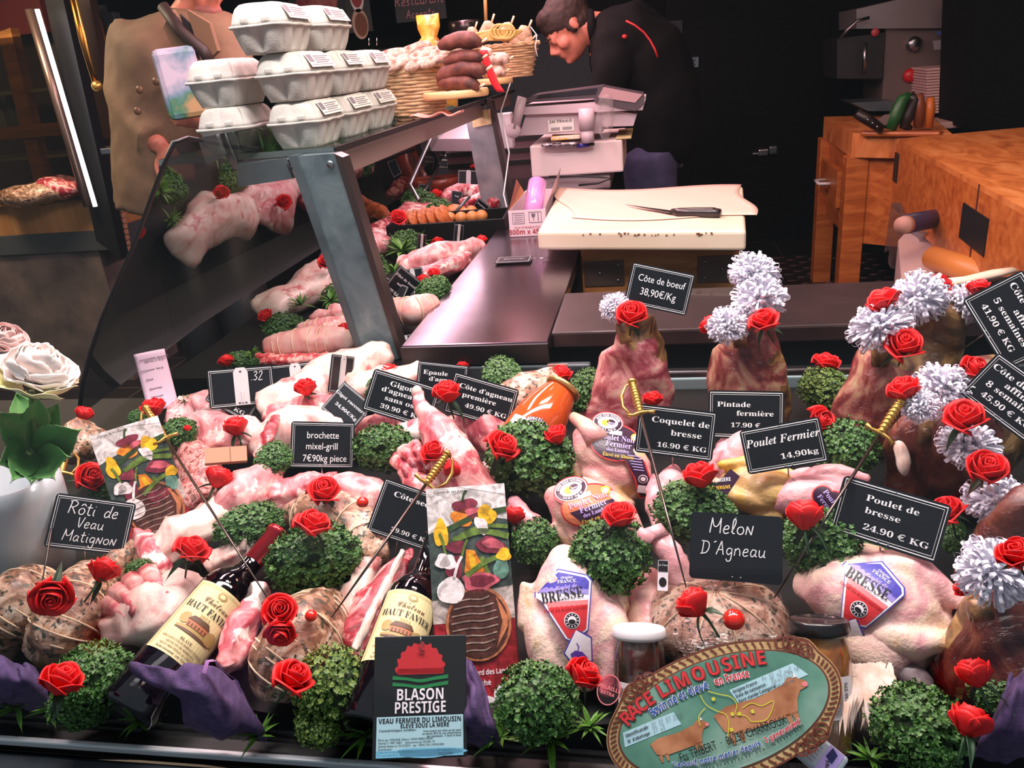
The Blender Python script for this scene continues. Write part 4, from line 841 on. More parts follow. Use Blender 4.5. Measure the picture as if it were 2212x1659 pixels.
def kite(p):
    q = [(-.10, .56), (.42, .47), (.5, .38), (.44, -.46), (.36, -.52), (.16, -.66), (.06, -.62), (-.50, .16), (-.50, .06)]
    sc = lambda k, dx=.02, dy=-.02: [((x-dx)*k+dx, (y-dy)*k+dy) for x, y in q]
    p.poly(q, BLUE, 0); p.poly(sc(.96), LWH, 1)
    p.poly([(-.09, .50), (.38, .42), (.445, .36), (.44, .22), (-.34, .22), (-.42, .17)], BLUE, 2); p.poly([(-.30, .24), (.44, .24), (.435, .14), (-.40, .14), (-.42, .17)], BGRD, 2)
    p.poly([(-.26, -.10), (.425, -.02), (.40, -.42), (.34, -.47), (.15, -.59), (.09, -.58)], RED, 2); p.poly([(-.30, -.02), (.43, .05), (.425, -.03), (-.25, -.11)], PINKR, 2)
    p.text('BRESSE', .0, .03, .26, INKB, SER, ang=.20, sx=.74, lv=4); p.text('Origine', .06, .39, .07, LWH, BIT, ang=.1, lv=4); p.text('FRANCE', .06, .32, .08, LWH, SER, ang=.1, lv=4); p.text('Poulet de', .06, .22, .10, LILA, BIT, ang=.18, lv=3)
    p.text('ÉLEVÉ EN PLEIN NATURE', .05, -.14, .062, mat('label_dark_red', (170, 24, 36), .4), SANS, ang=.15, lv=4)
    p.el(.16, -.30, .135, .135, LWH, 3); p.el(.16, -.30, .12, .12, INKB, 4); p.el(.16, -.30, .075, .075, LWH, 5); p.el(.16, -.32, .06, .04, INKB, 6)
    for k in range(12): p.el(.16+.098*math.cos(k*PI/6), -.30+.098*math.sin(k*PI/6), .012, .012, LWH, 5, 6)
    t = [(.22, -.42), (.50, -.56), (.52, -.96), (.16, -1.0), (.02, -.84)]; p.poly(t, BLUE, 2); p.poly([((x-.29)*.9+.29, (y+.75)*.9-.75) for x, y in t], LWH, 3)
    p.poly([(.14, -.84), (.22, -.78), (.34, -.80), (.44, -.90), (.30, -.92), (.18, -.92)], BLUE, 4); p.line([(.24, -.66), (.28, -.72), (.26, -.80)], .015, BLUE, 4)
def noir(col):
    def f(p):
        p.el(0, .0, .50, .36, RED, 0, 36); p.el(-.20, .34, .32, .24, RED, 0); p.poly([(.05, -.1), (.49, -.05), (.75, -.60), (.78, -.95), (.58, -1.0), (.42, -.60)], RED, 0) if col is PLUM else None
        p.el(0, .0, .47, .33, col, 1, 36); p.poly([(-.35, -.02), (.46, -.04), (.36, -.24), (.1, -.33), (-.2, -.28)], PLUM, 2)
        if col is PLUM:
            p.poly([(.06, -.12), (.46, -.06), (.72, -.60), (.75, -.92), (.60, -.96), (.45, -.60)], PLUM, 1); p.el(.60, -.62, .09, .08, LWH, 3); p.el(.60, -.62, .075, .065, PLUM, 4); p.el(.60, -.62, .05, .04, LWH, 5); p.rect(.52, -.88, .76, -.74, LWH, 3)
            for k in range(6): p.rect(.25+k*.03, -.22-k*.05, .50+k*.02, -.205-k*.05, LILA, 4)
        p.el(-.20, .36, .29, .20, LWH, 2); p.el(-.20, .36, .27, .18, PLUM, 3); p.el(-.20, .36, .20, .12, LWH, 4); p.el(-.24, .35, .08, .06, YEL, 5); p.el(-.14, .38, .08, .05, PLUM, 5); p.el(-.12, .33, .10, .04, LILA, 5)
        p.arc('SANS OGM NOURRIS', -.20, .36, .21, .13, 2.9, .25, .055, LWH, SANS, lv=6); p.arc('SANS OGM', -.20, .36, .255, .165, 3.9, 5.5, .05, LWH, SANS, lv=6); p.rect(-.14, .14, .10, .22, LWH, 3)
        p.text('Poulet Noir', .02, .03, .15, LILA, SER, ang=.0, sx=.95, lv=6); p.text('Fermier', .06, -.09, .15, LILA, SER, sx=.95, lv=6); p.text('des Landes', .06, -.18, .09, LILA, SER, lv=6); p.text('Élevé en liberté', .08, -.28, .09, YEL, SER, lv=6); p.el(.36, .14, .085, .075, YEL, 4); p.el(.36, .14, .055, .045, LWH, 5)
    return f
GP_ = 'whole raw chickens in the window'
o = bird(1310, 1000, .055, 215, 232, 'pale chicken with the black and red label under the soup bottle', SKIN, 1.0); stick(o, 1330, 955, 112, noir(PLUM), ang=8)
part('trussed_leg', MB().tube([o.matrix_world.inverted() @ at(1290, 950, .10), o.matrix_world.inverted() @ at(1262, 918, .10), o.matrix_world.inverted() @ at(1240, 902, .095)], [.016, .011, .008], SKIN, 12).wob(.002, 50, 2), o)
o = bird(1272, 1120, .06, 235, 215, 'chicken with the orange label behind the rose and parsley', SKIN, .95); stick(o, 1272, 1090, 126, noir(ORNG), ang=-20)
o = bird(1240, 1330, .055, 330, -100, 'plump chicken wearing a red white and blue kite label upright', SKINB, .98, 20); stick(o, 1216, 1300, 126, kite, ang=2)
P = at(1315, 1490, .085); o2 = root('pink_sticker', 'round pink clear sticker below the rose by the white lidded jar', 'sticker', P, frame(P, 20), None, MB().prism([(.0115*math.cos(k*PI/14), .0145*math.sin(k*PI/14)) for k in range(28)], 0, .0003, clear('pink_clear', (250, 190, 205), .06, .2)).mesh('pink_sticker')); pr = Print(); pr.ring(0, 0, .0105, .0135, .0009, PINKR, 2); pr.text('VOLAILLE', 0, 0, .0048, PINKR, SANS); pr.text('EXTRA', 0, -.005, .0042, PINKR, SANS); part('lettering', pr, o2)
o = bird(1880, 1300, .06, 340, 195, 'large chicken with the tilted kite label and white neck feathers', SKINB, 1.0, 30); stick(o, 1866, 1272, 130, kite, ang=42)
im = o.matrix_world.inverted(); part('neck', MB().tube([im @ at(x, y, h) for x, y, h in ((1900, 1345, .025), (1885, 1400, .03), (1862, 1455, .035))], [.062, .050, .026], SKINB, 18).wob(.003, 40, 3), o)
ft = MB(); rnd = random.Random(3); FEA = mat('pale_feathers', (226, 196, 178), .8, stops=[(.3, (206, 170, 150)), (.7, (242, 226, 216))], scale=60)
for k in range(150):
    t = rnd.random(); A = im @ at(1800+t*130+rnd.uniform(-12, 12), 1455+rnd.uniform(-18, 18)-t*10, .06); B = im @ at(1780+t*150+rnd.uniform(-34, 24), 1525+rnd.uniform(-40, 70), .035); s = (B-A).cross(V3((0, 0, 1))).normalized()*rnd.uniform(.0014, .003); Mm = A.lerp(B, .5)+V3((0, 0, .012)); ft.add([A-s, A+s, Mm+s*1.3, Mm-s*1.3, B], [[0, 1, 2, 3], [3, 2, 4]], FEA)
part('neck_feathers', ft, o, 'pale hanging neck feathers')
part('wrapped_head', MB().ell(im @ at(1962, 1462, .03), (.024, .015, .014), mat('wrapped_grey', (92, 80, 84), .3, film=.9, stops=[(.3, (60, 50, 54)), (.7, (150, 130, 134))], scale=40), 16, 10).wob(.006, 40, 5), o)
bird(1445, 1070, .06, 150, -80, 'small cockerel with folded legs beneath the coquelet sign', SKINP, .9, name='small_cockerel')
bird(1592, 985, .05, 150, -60, 'pink guinea fowl under the pintade sign', SKINP, .9, name='guinea_fowl')
o = bird(1655, 1060, .05, 210, 20, 'yellow chicken beneath the italic fermier sign', SKINY, .85, name='yellow_chicken')
def noire2(p): p.poly([(-.5, -.45), (.2, .5), (.5, .3), (.1, -.5)], PLUM, 1); p.text('FERMIÈRE', -.05, .05, .16, LWH, SANS, ang=.25, sx=.8, lv=3); p.text("D'AUVERGNE", -.10, -.2, .15, YEL, SANS, ang=.25, sx=.8, lv=3)
P = at(1560, 1045, .13); o2 = root('auvergne_label', 'dark triangular poultry label half hidden behind the parsley and rose', 'label', P, frame(P, 8, 10), None, None); W = 70*mpp(P); pr = Print(); pr.Z = .0004/W; noire2(pr); pr.map(lambda v: v*W); part('printed_face', pr, o2); part('card', MB().prism([(-.5*W, -.45*W), (.1*W, -.5*W), (.5*W, .3*W), (.2*W, .5*W)], -.001, .0001, PLUM), o2)
o = bird(1760, 1075, .055, 220, 170, 'pink chicken with a dark heart label behind the poulet de bresse sign', SKINP, .85); stick(o, 1785, 1085, 66, lambda p: (p.el(-.18, .15, .34, .34, RED, 0), p.el(.2, .15, .34, .34, RED, 0), p.poly([(-.48, .02), (.5, .02), (.2, -.5), (.02, -.6)], RED, 0), p.el(-.18, .15, .30, .30, PLUM, 1), p.el(.2, .15, .30, .30, PLUM, 1), p.poly([(-.44, .02), (.46, .02), (.18, -.46), (.02, -.54)], PLUM, 1), p.text('Poulet', .05, .1, .24, LILA, SER, ang=-.5, lv=3), p.text('Fermier', .0, -.14, .22, LILA, SER, ang=-.5, lv=3)), ang=25)
o, S, g = meat('poultry_haunch', 'pair of smooth pink poultry legs beside the sword blade', 'poultry', [(1405, 1160, .10, 22), (1435, 1180, .105, 26), (1462, 1225, .09, 28), (1480, 1290, .06, 32)], SKINP, .003, 14, False)
part('foot', MB().tube([at(1405, 1175, .11)-g, at(1385, 1160, .115)-g, at(1380, 1178, .11)-g], [.014, .012, .010], SKINP, 12), o); part('foot', MB().tube([at(1420, 1165, .11)-g, at(1408, 1140, .118)-g], [.015, .012], SKINP, 12), o)
o, S, g = meat('poultry_carcass', 'pale poultry back between the kite label chicken and the lamb melon', 'poultry', [(1405, 1260, .05, 36), (1400, 1310, .05, 40), (1395, 1360, .045, 36)], SKIN, .003, 14, False)
meat('poultry_trim', 'pink wrapped poultry piece behind the upright duck box', 'poultry', [(1110, 1100, .05, 26), (1140, 1130, .05, 30), (1165, 1150, .045, 24)], SKINP, .004, 24)
P = at(1432, 1243, .10); pr = Print(); o2 = root('tag_label', 'tiny black and white hang tag on the pink poultry legs', 'label', P, frame(P, 4), None, MB().prism(rrect(.011, .032, .001), -.0008, 0, LWH).mesh('tag_label')); pr.rect(-.005, .004, .005, .0155, INKB, 1); pr.el(0, -.007, .004, .005, INKB, 1); pr.text('La Cave', 0, .010, .0030, INK); part('lettering', pr, o2)
# ================================================================ BOTTLES AND JARS
def axis_frame(B, T):
    z = (T-B).normalized(); n = EYE-(B+T)/2; x = (n-z*n.dot(z)).normalized(); return Matrix((x, z.cross(x), z)).transposed()   # local x faces the viewer
def wrap(r): return lambda v: V3(((r+v.z)*math.cos(v.x/r), (r+v.z)*math.sin(v.x/r), v.y))
def bent(pr, r, name, seg=.006):
    """bend a flat print round the local z axis; print x to the viewer's right"""
    me = pr.mesh(name); bm = bmesh.new(); bm.from_mesh(me); bmesh.ops.triangulate(bm, faces=bm.faces[:])
    for _ in range(4):
        es = [e for e in bm.edges if abs(e.verts[0].co.x-e.verts[1].co.x) > seg]
        if es: bmesh.ops.subdivide_edges(bm, edges=es, cuts=1); bmesh.ops.triangulate(bm, faces=[f for f in bm.faces if len(f.verts) > 3])
    w = wrap(r)
    for v in bm.verts: v.co = w(v.co)
    bm.to_mesh(me); bm.free(); return me
WINEG = mat('dark_wine_glass', (9, 6, 12), .06, coat=.5, spec=.7); CAPS = mat('red_capsule', (168, 22, 36), .25, .5, coat=.5)
GOLDI = mat('faded_gold_ink', (176, 150, 90), .5); BROWNI = mat('brown_ink', (96, 66, 44), .5); ORI = mat('brick_ink', (186, 112, 72), .5)
def wine(bx, by, nx, ny, h0, h1, label, year, caps):
    B, T = at(bx, by, h0), at(nx, ny, h1); L = (T-B).length; r = L*.125; o = root('wine_bottle', label, 'bottle', B, axis_frame(B, T), 'dark wine bottles in the window')
    pf = [(.001, .02), (r*.7, .006), (r*.93, 0), (r, .008), (r, L*.60), (r*.97, L*.635), (r*.84, L*.675), (r*.55, L*.715), (r*.40, L*.75), (r*.37, L*.80), (r*.37, L*.975), (r*.43, L*.975), (r*.43, L*.995), (r*.3, L), (.001, L)]
    part('glass', MB().lathe(pf, WINEG, 40), o)
    if caps: part('capsule', MB().lathe([(r*.385, L*.80), (r*.395, L*.97), (r*.45, L*.972), (r*.45, L*1.0), (r*.3, L*1.004), (.001, L*1.004)], CAPS, 28), o)
    R_ = r+.0006; w = r*1.18; y0, y1 = L*.24, L*.585; W = 2*w; k = W/.092
    p = Print(); p.Z = .0004; p.rect(-w, y0, w, y1, CREAM, 0)
    me = bent(p, R_, 'label'); lb = part('label', me, o)
    p = Print(); p.Z = .0004
    for a in (.93, .90, .87): p.line([(-w*a, y0+.002), (-w*a, y1-(1-a)*w), (w*a, y1-(1-a)*w), (w*a, y0+.002)], .0004*k, GOLDI, 1)
    m = (y0+y1)/2; H_ = y1-y0; f = lambda q: y0+H_*q
    p.el(0, f(.90), .007*k, .005*k, GOLDI, 1); p.el(0, f(.90), .004*k, .003*k, CREAM, 2)
    p.text('Château', .002*k, f(.745), .013*k, BROWNI, SCR, lv=2, sx=.85); p.text('HAUT FAVIER', 0, f(.62), .0135*k, INKB, SER, lv=2, fit=W*.80); p.text(year, 0, f(.545), .007*k, GOLDI, SER)
    x = -.026*k; hh = f(.36)
    p.el(-.022*k, hh+.012*k, .008*k, .008*k, GOLDI, 2, 14); p.el(.024*k, hh+.006*k, .010*k, .009*k, GOLDI, 2, 14); p.rect(-.016*k, hh+.004*k, .014*k, hh+.013*k, ORI, 3); p.poly([(-.018*k, hh+.012*k), (.016*k, hh+.012*k), (.010*k, hh+.019*k), (-.012*k, hh+.019*k)], BROWNI, 4)
    for j in range(6): p.rect((-.014+j*.005)*k, hh+.005*k, (-.012+j*.005)*k, hh+.009*k, BROWNI, 4)
    p.el(.004*k, hh, .032*k, .004*k, GOLDI, 1); p.el(.0, hh-.003*k, .028*k, .002*k, BROWNI, 2)
    for j, t in enumerate(['BLAYE', 'APPELLATION CÔTES DE BORDEAUX CONTRÔLÉE', 'GRAND VIN DE BORDEAUX', 'MIS EN BOUTEILLE AU CHÂTEAU', 'Sélectionné en Gironde']): p.text(t, 0, f(.22-j*.048), .0044*k if j else .0055*k, BROWNI if j < 4 else INKB, SER if j < 4 else BIT, lv=2, fit=W*(.2, .72, .5, .62, .66)[j])
    part('lettering', bent(p, R_, 'lettering', .004), lb)
    return o
wine(268, 1545, 602, 1148, .035, .075, 'leaning bottle of red wine with red capsule and cream label', '2013', True)
o = wine(790, 1580, 944, 1150, .035, .085, 'bottle of red wine between the red chops and the upright duck box', '2014', False)
def jar(px, py, w, hpx, ang, label, content, lidm, h=.05, tip=14):
    P = at(px, py, h); F = frame(P, ang); z = (F.col[1]*math.cos(math.radians(tip))+F.col[2]*math.sin(math.radians(tip))).normalized(); u = mpp(P); r, L = w*u/2, hpx*u; B = P-z*L/2; o = root('glass_jar', label, 'jar', B, axis_frame(B, P))
    part('contents', MB().lathe([(.001, .004), (r*.85, .004), (r*.93, r*.15), (r*.93, L*.78), (r*.8, L*.9), (.001, L*.9)], content, 28), o)
    part('glass', MB().lathe([(r*.8, 0), (r*.96, r*.06), (r, r*.2), (r, L*.76), (r*.9, L*.88), (r*.86, L*.95)], JARG, 32, cap=False), o)
    lp = [(r*.93, L*.90), (r*1.0, L*.905), (r*1.02, L*.94), (r*1.0, L*1.0), (r*.96, L*1.015), (r*.88, L*1.02), (r*.86, L*1.008), (.001, L*1.008)]
    part('lid', MB().lathe(lp, lidm, 36), o); return o, r, L
o, r, L = jar(1382, 1455, 114, 190, 2, 'jar of dark preserve with a white lid behind the oval board', mat('dark_preserve', stops=[(.38, (44, 20, 22)), (.52, (96, 46, 44)), (.64, (190, 166, 160))], scale=26, rough=.35), mat('white_lid', (226, 224, 228), .3))
p = Print(); p.rect(-r*.9, L*.18, r*.9, L*.46, LWH, 1); p.el(r*.4, L*.46, r*.55, r*.5, PLUM, 2); p.el(r*.4, L*.46, r*.49, r*.44, LWH, 3); p.text('élection', r*.4, L*.56, r*.22, PLUM, SANS, lv=5)
for k in range(8): p.rect(-r*.8+k*r*.06, L*.28, -r*.77+k*r*.06, L*.40, INKB, 3)
part('label', bent(p, r*1.01, 'label'), o)
o, r, L = jar(1775, 1480, 128, 270, 4, 'tall jar of orange brown pickles with a black lid by the chicken', mat('orange_pickle', stops=[(.36, (124, 58, 20)), (.46, (204, 116, 44)), (.54, (232, 160, 78)), (.62, (236, 222, 204))], scale=17, dist=.6, rough=.35), mat('black_lid', (20, 19, 22), .3, coat=.4))
p = Print(); p.rect(r*.05, L*.30, r*1.1, L*.62, LWH, 1); p.el(-r*.1, L*.46, r*.7, r*.72, PLUM, 2); p.el(-r*.1, L*.46, r*.66, r*.68, LWH, 3); p.arc('GOURMETS', -r*.1, L*.46, r*.5, r*.5, -1.0, .7, r*.17, PLUM, SANS, lv=4); p.text('190 330 370', r*.86, L*.46, r*.17, INKB, SANS, ang=PI/2, lv=3)
for k in range(7): p.rect(r*.62-k*r*.05, L*.33, r*.65-k*r*.05, L*.58, mat('grey_print', (150, 146, 150), .6), 3)
part('label', bent(p, r*1.01, 'label'), o)
B, T = at(1128, 960, .06), at(1219, 836, .105); L = (T-B).length; r = L*.36; o = root('soup_bottle', 'orange fish soup bottle with a gold lid beside the rose', 'bottle', B, axis_frame(B, T))
SOUP = mat('orange_soup', stops=[(.3, (186, 66, 22)), (.6, (208, 88, 34)), (.8, (222, 116, 56))], scale=10, rough=.12, coat=.8)
part('glass', MB().lathe([(.001, 0), (r*.9, 0), (r, .006), (r, L*.38), (r*.93, L*.55), (r*.74, L*.78), (r*.60, L*.92), (r*.58, L*.96)], SOUP, 32), o)
part('lid', MB().lathe([(r*.62, L*.93), (r*.70, L*.935), (r*.71, L*.985), (r*.68, L*1.0), (.001, L*1.0)], mat('gold_lid', (206, 166, 104), .3, .7), 30), o)
p = Print(); p.rect(-r*1.0, L*.02, r*1.1, L*.22, LWH, 1); p.el(r*.1, L*.14, r*.62, r*.50, PLUM, 2); p.el(r*.1, L*.14, r*.44, r*.34, LWH, 3); p.arc('Sélection rare', r*.1, L*.14, r*.48, r*.37, 2.9, .2, r*.19, LWH, SANS, lv=4); part('label', bent(p, r*1.01, 'label'), o)
# ================================================================ DUCK BOXES, CARDS, BOARD
VP = {k: mat('print_'+k, c, .35, stops=[(.3, tuple(int(v*.72) for v in c)), (.5, c), (.72, tuple(min(255, int(v*1.22)+8) for v in c))], scale=75, detail=3, dist=1.2) for k, c in dict(green=(96, 120, 52), dgreen=(52, 72, 40), pale=(214, 206, 204), plum=(120, 44, 60), pink=(190, 90, 104), yellow=(232, 180, 40), orange=(224, 130, 40), ivory=(236, 226, 226), slate=(64, 76, 72), stone=(180, 168, 162), card=(178, 112, 76), red=(150, 36, 44), duck=(78, 44, 38), duckfat=(150, 130, 118), teal=(98, 140, 124)).items()}
def blob2(p, cx, cy, rx, ry, m, lv, ang=0, k=.12, n=22):
    ca, sa = math.cos(ang), math.sin(ang); ps = []
    for i in range(n):
        t = 2*PI*i/n; q = 1+k*math.sin(3*t+cx*9)+k*.5*math.sin(5*t+cy*7); x, y = rx*q*math.cos(t), ry*q*math.sin(t); ps.append((cx+x*ca-y*sa, cy+x*sa+y*ca))
    p.poly(ps, m, lv)
def duck(px, py, w, ang, label, pitch=0, h=.07, asp=2.9, yaw=0):
    P = at(px, py, h); W = w*mpp(P); H_ = W*asp; o = root('duck_breast_box', label, 'food box', P, frame(P, ang, pitch, yaw), 'sliced duck breast boxes')
    part('carton', MB().box((0, 0, -.009), (W, H_, .018), VP['red'], .001), o)
    p = Print(); p.Z = .0003/W; t = asp/2
    p.rect(-.5, -.08*asp, .5, t, VP['stone'], 1); p.rect(-.5, .24*asp, .5, t, VP['pale'], 2); p.poly([(-.5, .02*asp), (.5, .06*asp), (.5, .34*asp), (.1, .37*asp), (-.5, .30*asp)], VP['slate'], 3)
    p.poly([(-.5, t), (-.1, t), (.5, t*.9), (.5, t), (-.5, t)][:4], VP['ivory'], 3)
    V = VP
    def stick2(x0, y0, x1, y1, w_, m, lv, bow=.05): p.line(smooth2([(x0, y0), ((x0+x1)/2, (y0+y1)/2+bow), (x1, y1)]), w_, m, lv)
    T = t-.05
    blob2(p, -.02, T-.20, .16, .09, V['plum'], 5, .1); stick2(-.05, T-.14, .02, T-.02, .03, V['dgreen'], 6); blob2(p, .12, T-.30, .15, .07, V['pink'], 6)
    blob2(p, -.05, T-.34, .15, .11, V['orange'], 5); blob2(p, .24, T-.34, .12, .13, V['yellow'], 7); blob2(p, -.34, T-.52, .09, .17, V['yellow'], 7)
    stick2(-.25, T-.48, .5, T-.28, .07, V['dgreen'], 6); stick2(-.2, T-.62, .5, T-.62, .075, V['green'], 8, .09); stick2(-.1, T-.56, .5, T-.50, .05, V['green'], 7, .06); blob2(p, .17, T-.46, .07, .12, V['ivory'], 8, .5)
    blob2(p, .28, T-.72, .20, .10, V['plum'], 8, -.3); blob2(p, .30, T-.70, .14, .06, V['pink'], 9, -.3); blob2(p, -.16, T-.70, .12, .08, V['plum'], 8)
    blob2(p, -.20, T-.96, .10, .16, V['plum'], 9, -.2); blob2(p, -.34, T-.86, .09, .09, V['ivory'], 10); blob2(p, -.27, T-.88, .10, .09, V['ivory'], 10); stick2(-.30, T-.78, -.36, T-.52, .035, V['green'], 9)
    p.poly([(-.04, T-.74), (.06, T-.76), (.18, T-1.02), (.0, T-1.08), (-.08, T-1.02)], V['orange'], 9); p.poly([(-.02, T-.78), (.04, T-.80), (.10, T-.98), (.0, T-1.0)], V['yellow'], 10)
    blob2(p, .10, T-1.14, .22, .12, V['pink'], 10); blob2(p, .12, T-1.13, .15, .07, V['plum'], 11); stick2(.14, T-.84, .24, T-1.16, .06, V['green'], 9, 0); stick2(-.06, T-1.06, .48, T-.84, .06, V['green'], 11, .05); blob2(p, .38, T-.98, .09, .16, V['teal'], 10, -.2); blob2(p, .42, T-.84, .09, .08, V['yellow'], 12)
    blob2(p, -.26, T-1.22, .17, .16, V['ivory'], 12, 0, .05); stick2(-.22, T-1.10, -.10, T-.82, .035, V['ivory'], 12, .04); stick2(-.10, T-.82, -.02, T-.62, .03, V['green'], 12, .02)
    cy = -.09*asp; p.el(.05, cy, .40, .44, V['card'], 8); p.el(.05, cy, .365, .405, V['duck'], 10); p.poly([(.25, cy-.3), (.40, cy-.06), (.41, cy+.06), (.28, cy+.3), (.34, cy)], VP['card'], 11)
    for k in range(8):
        y = cy+.28-k*.085; hw = math.sqrt(max(0, .36**2-((y-cy)*.9)**2))*.86; p.line(smooth2([(.03-hw, y-.01), (-.06, y+.012), (.1, y), (hw-.02, y+.03)]), .016, V['duckfat'], 12)
    p.text('Cuisine de nos Landes', -.18, t-.07, .045, INKB, SER, lv=6)
    y = -.30*asp; p.text('Magret de Canard des Landes', -.02, y, .085, LWH, SANS, fit=.90); p.text('Fumé Tranché', -.10, y-.12, .085, LWH, SANS, fit=.5); p.el(.30, y-.24, .13, .12, LWH, 3); p.el(.30, y-.24, .10, .09, VP['teal'], 4)
    p.el(-.02, y-.42, .30, .20, VP['ivory'], 3); p.text('LAFITTE', -.02, y-.46, .13, INKB, SER, lv=5); p.el(-.04, y-.33, .09, .05, VP['card'], 5); p.text('www.lafitte.fr', .0, y-.70, .06, LWH, None)
    p.map(lambda v: v*W); part('printed_face', p, o); return o
duck(1022, 1300, 176, -5, 'duck breast box standing upright beside the wine bottle', 0, .075, 2.85)
duck(322, 1075, 140, -19, 'duck breast box tilted among the lamb with a sword across it', 0, .075, 2.35)
# black quality card with red sun
P = at(908, 1503, .07); W = 200*mpp(P); o = root('quality_card', 'black card with a red sun and green waves at the front', 'card', P, frame(P, -2, -2), None)
p = Print(); p.Z = .0003/W; BK = mat('card_black', (26, 30, 32), .4); GRN = mat('card_green', (36, 122, 70), .4); SUN = mat('card_sun', (190, 46, 52), .4); SKY = mat('card_sky', (172, 212, 222), .4); SKY2 = mat('card_sky_blue', (120, 190, 220), .4)
rnd = random.Random(5); ps = []
for k in range(60):
    t = PI*k/59; q = 1+(.05 if k % 6 < 3 else -.03)*(.4+rnd.random()); ps.append((.0-.26*math.cos(t)*q, .26+.28*math.sin(t)*q))
p.poly(ps+[(.24, .22), (-.24, .22)], SUN, 1); p.rect(-.25, .225, .25, .28, SUN, 1)
for y in (.19, .125): p.poly(smooth2([(-.30, y+.02), (-.15, y), (0, y-.02), (.15, y), (.30, y+.02)])+smooth2([(.30, y-.02), (.15, y-.035), (0, y-.055), (-.15, y-.03), (-.30, y-.02)]), GRN, 2)
p.text('BLASON', -.0, -.04, .16, LWH, SANS, lv=3, fit=.52); p.text('PRESTIGE', .0, -.17, .16, LWH, SANS, lv=3, fit=.56)
p.rect(-.46, -.60, .46, -.20, SKY, 1); blob2(p, .1, -.56, .36, .05, SKY2, 2); p.rect(-.46, -.60, .46, -.53, SKY2, 2)
p.text('VEAU FERMIER DU LIMOUSIN', 0, -.265, .07, INKB, SANS, fit=.88); p.text('ÉLEVÉ SOUS LA MÈRE', .05, -.315, .06, INKB, SANS, fit=.52); p.text('Caractéristiques certifiées :', -.43, -.345, .034, INKB, SER, 'l')
for k, t in enumerate(['Veau nourri par tétée au pis pour', 'au moins 85% de son alimentation', 'Age maximum : 5 mois et demi']): p.text(t, .44, -.36-k*.026, .028, INKB, SER, 'r')
for k, t in enumerate(['Élevé par VERGNE Gilbert 19430 MERCOEUR', 'Animal n°1907 2083    sélectionné par ELVEA 19', 'Animal abattu le 15/12/2015   par  VEAU DU LIMOUSIN', 'Distributeur', 'Date de naissance  10/07/2015', 'N° carcasse 3130']): p.text(t, -.44, -.435-k*.030, .030, INKB, None, 'l')
p.text('N° vignette', .25, -.555, .03, INKB, None); p.text('99015499', .27, -.59, .035, INKB, SANS)
p.map(lambda v: v*W); part('printed_face', p, o); part('card', MB().box((0, 0, -.0015), (W, W*1.24, .003), BK, .0008), o)
part('hook', MB().tube([(0, W*.61, .003), (0, W*.56, .004), (.003, W*.50, .003), (-.002, W*.47, .003), (.004, W*.45, .002)], .0007, CHROME, 6), o)
# oval breed board
P = at(1560, 1540, .09); u = mpp(P); A, B_ = 262*u, 134*u; o = root('oval_breed_board', 'large oval cattle breed board with a carved gold border', 'sign board', P, frame(P, -19, 0), None)
GOLDB = mat('board_gold', (180, 150, 100), .5, stops=[(.4, (164, 134, 86)), (.6, (196, 168, 118))], scale=60); MAR = mat('board_maroon', (104, 50, 36), .5); BG = mat('board_green', (86, 134, 116), .4, stops=[(.3, (54, 104, 88)), (.5, (92, 142, 124)), (.75, (160, 190, 176))], scale=9); COW = mat('board_cow', (160, 104, 68), .5, stops=[(.3, (140, 80, 44)), (.6, (186, 130, 92))], scale=40); LIM = mat('board_lime', (210, 206, 60), .5)
ol = []
for k in range(120):
    t = 2*PI*k/120; bmp = sum(.07*math.exp(-((((t-c+PI) % (2*PI))-PI)/.16)**2) for c in (2.25, .62, 5.4, 4.1)); ol.append((A*(1+bmp)*math.cos(t), B_*(1+bmp*1.5)*math.sin(t)))
part('board', MB().prism(ol, -.003, 0, GOLDB), o); p = Print(); p.Z = .0003
p.line([(x*.985, y*.985) for x, y in ol], .0016, MAR, 1, True); p.el(0, 0, A*.90, B_*.84, MAR, 2, 80); p.el(0, 0, A*.885, B_*.82, BG, 3, 80)
for k in range(84):
    t = 2*PI*k/84; c, s = math.cos(t), math.sin(t); p.line([(A*.915*c, B_*.86*s), (A*.95*math.cos(t+.025), B_*.93*math.sin(t+.025)), (A*.965*math.cos(t+.045), B_*.955*math.sin(t+.045))], .0018, MAR, 2)
for c in (2.25, .62, 5.4):
    for q in range(5): x, y = A*(.93+.02*(q % 2))*math.cos(c+(q-2)*.07), B_*(1.0+.03*(q % 2))*math.sin(c+(q-2)*.07); p.ring(x, y, .006, .005, .0018, MAR, 4, 14)
MB_ = mat('board_blue', (40, 84, 160), .4)
def halo(t, rx, ry, a0, a1, size, m, hm, lv=6):
    k = sum(math.hypot(rx*(math.cos(a0+(a1-a0)*(q+1)/60)-math.cos(a0+(a1-a0)*q/60)), ry*(math.sin(a0+(a1-a0)*(q+1)/60)-math.sin(a0+(a1-a0)*q/60))) for q in range(60))*u; sx = k/p.width(t, size*u, SANS)
    for dx, dy in ((.05, -.05), (-.05, .04)): p.arc(t, dx*size*u, dy*size*u, rx*u, ry*u, a0, a1, size*u, hm, SANS, sx, lv)
    p.arc(t, 0, 0, rx*u, ry*u, a0, a1, size*u, m, SANS, sx, lv+1)
halo('RACE LIMOUSINE', 226, 76, 2.66, .96, 40, RED, MAR)
halo('Bovin né et élevé', 200, 54, 2.375, 1.60, 24, MB_, LWH); halo('en France', 200, 54, 1.53, 1.137, 24, RED, LWH)
pu = lambda l: [(x*u, y*u) for x, y in l]
p.poly(pu([(32, 38), (180, 47), (201, 16), (41, 4)]), SKY, 4); p.poly(pu([(-218, 27), (-98, 33), (-91, 5), (-224, -2)]), SKY, 4)
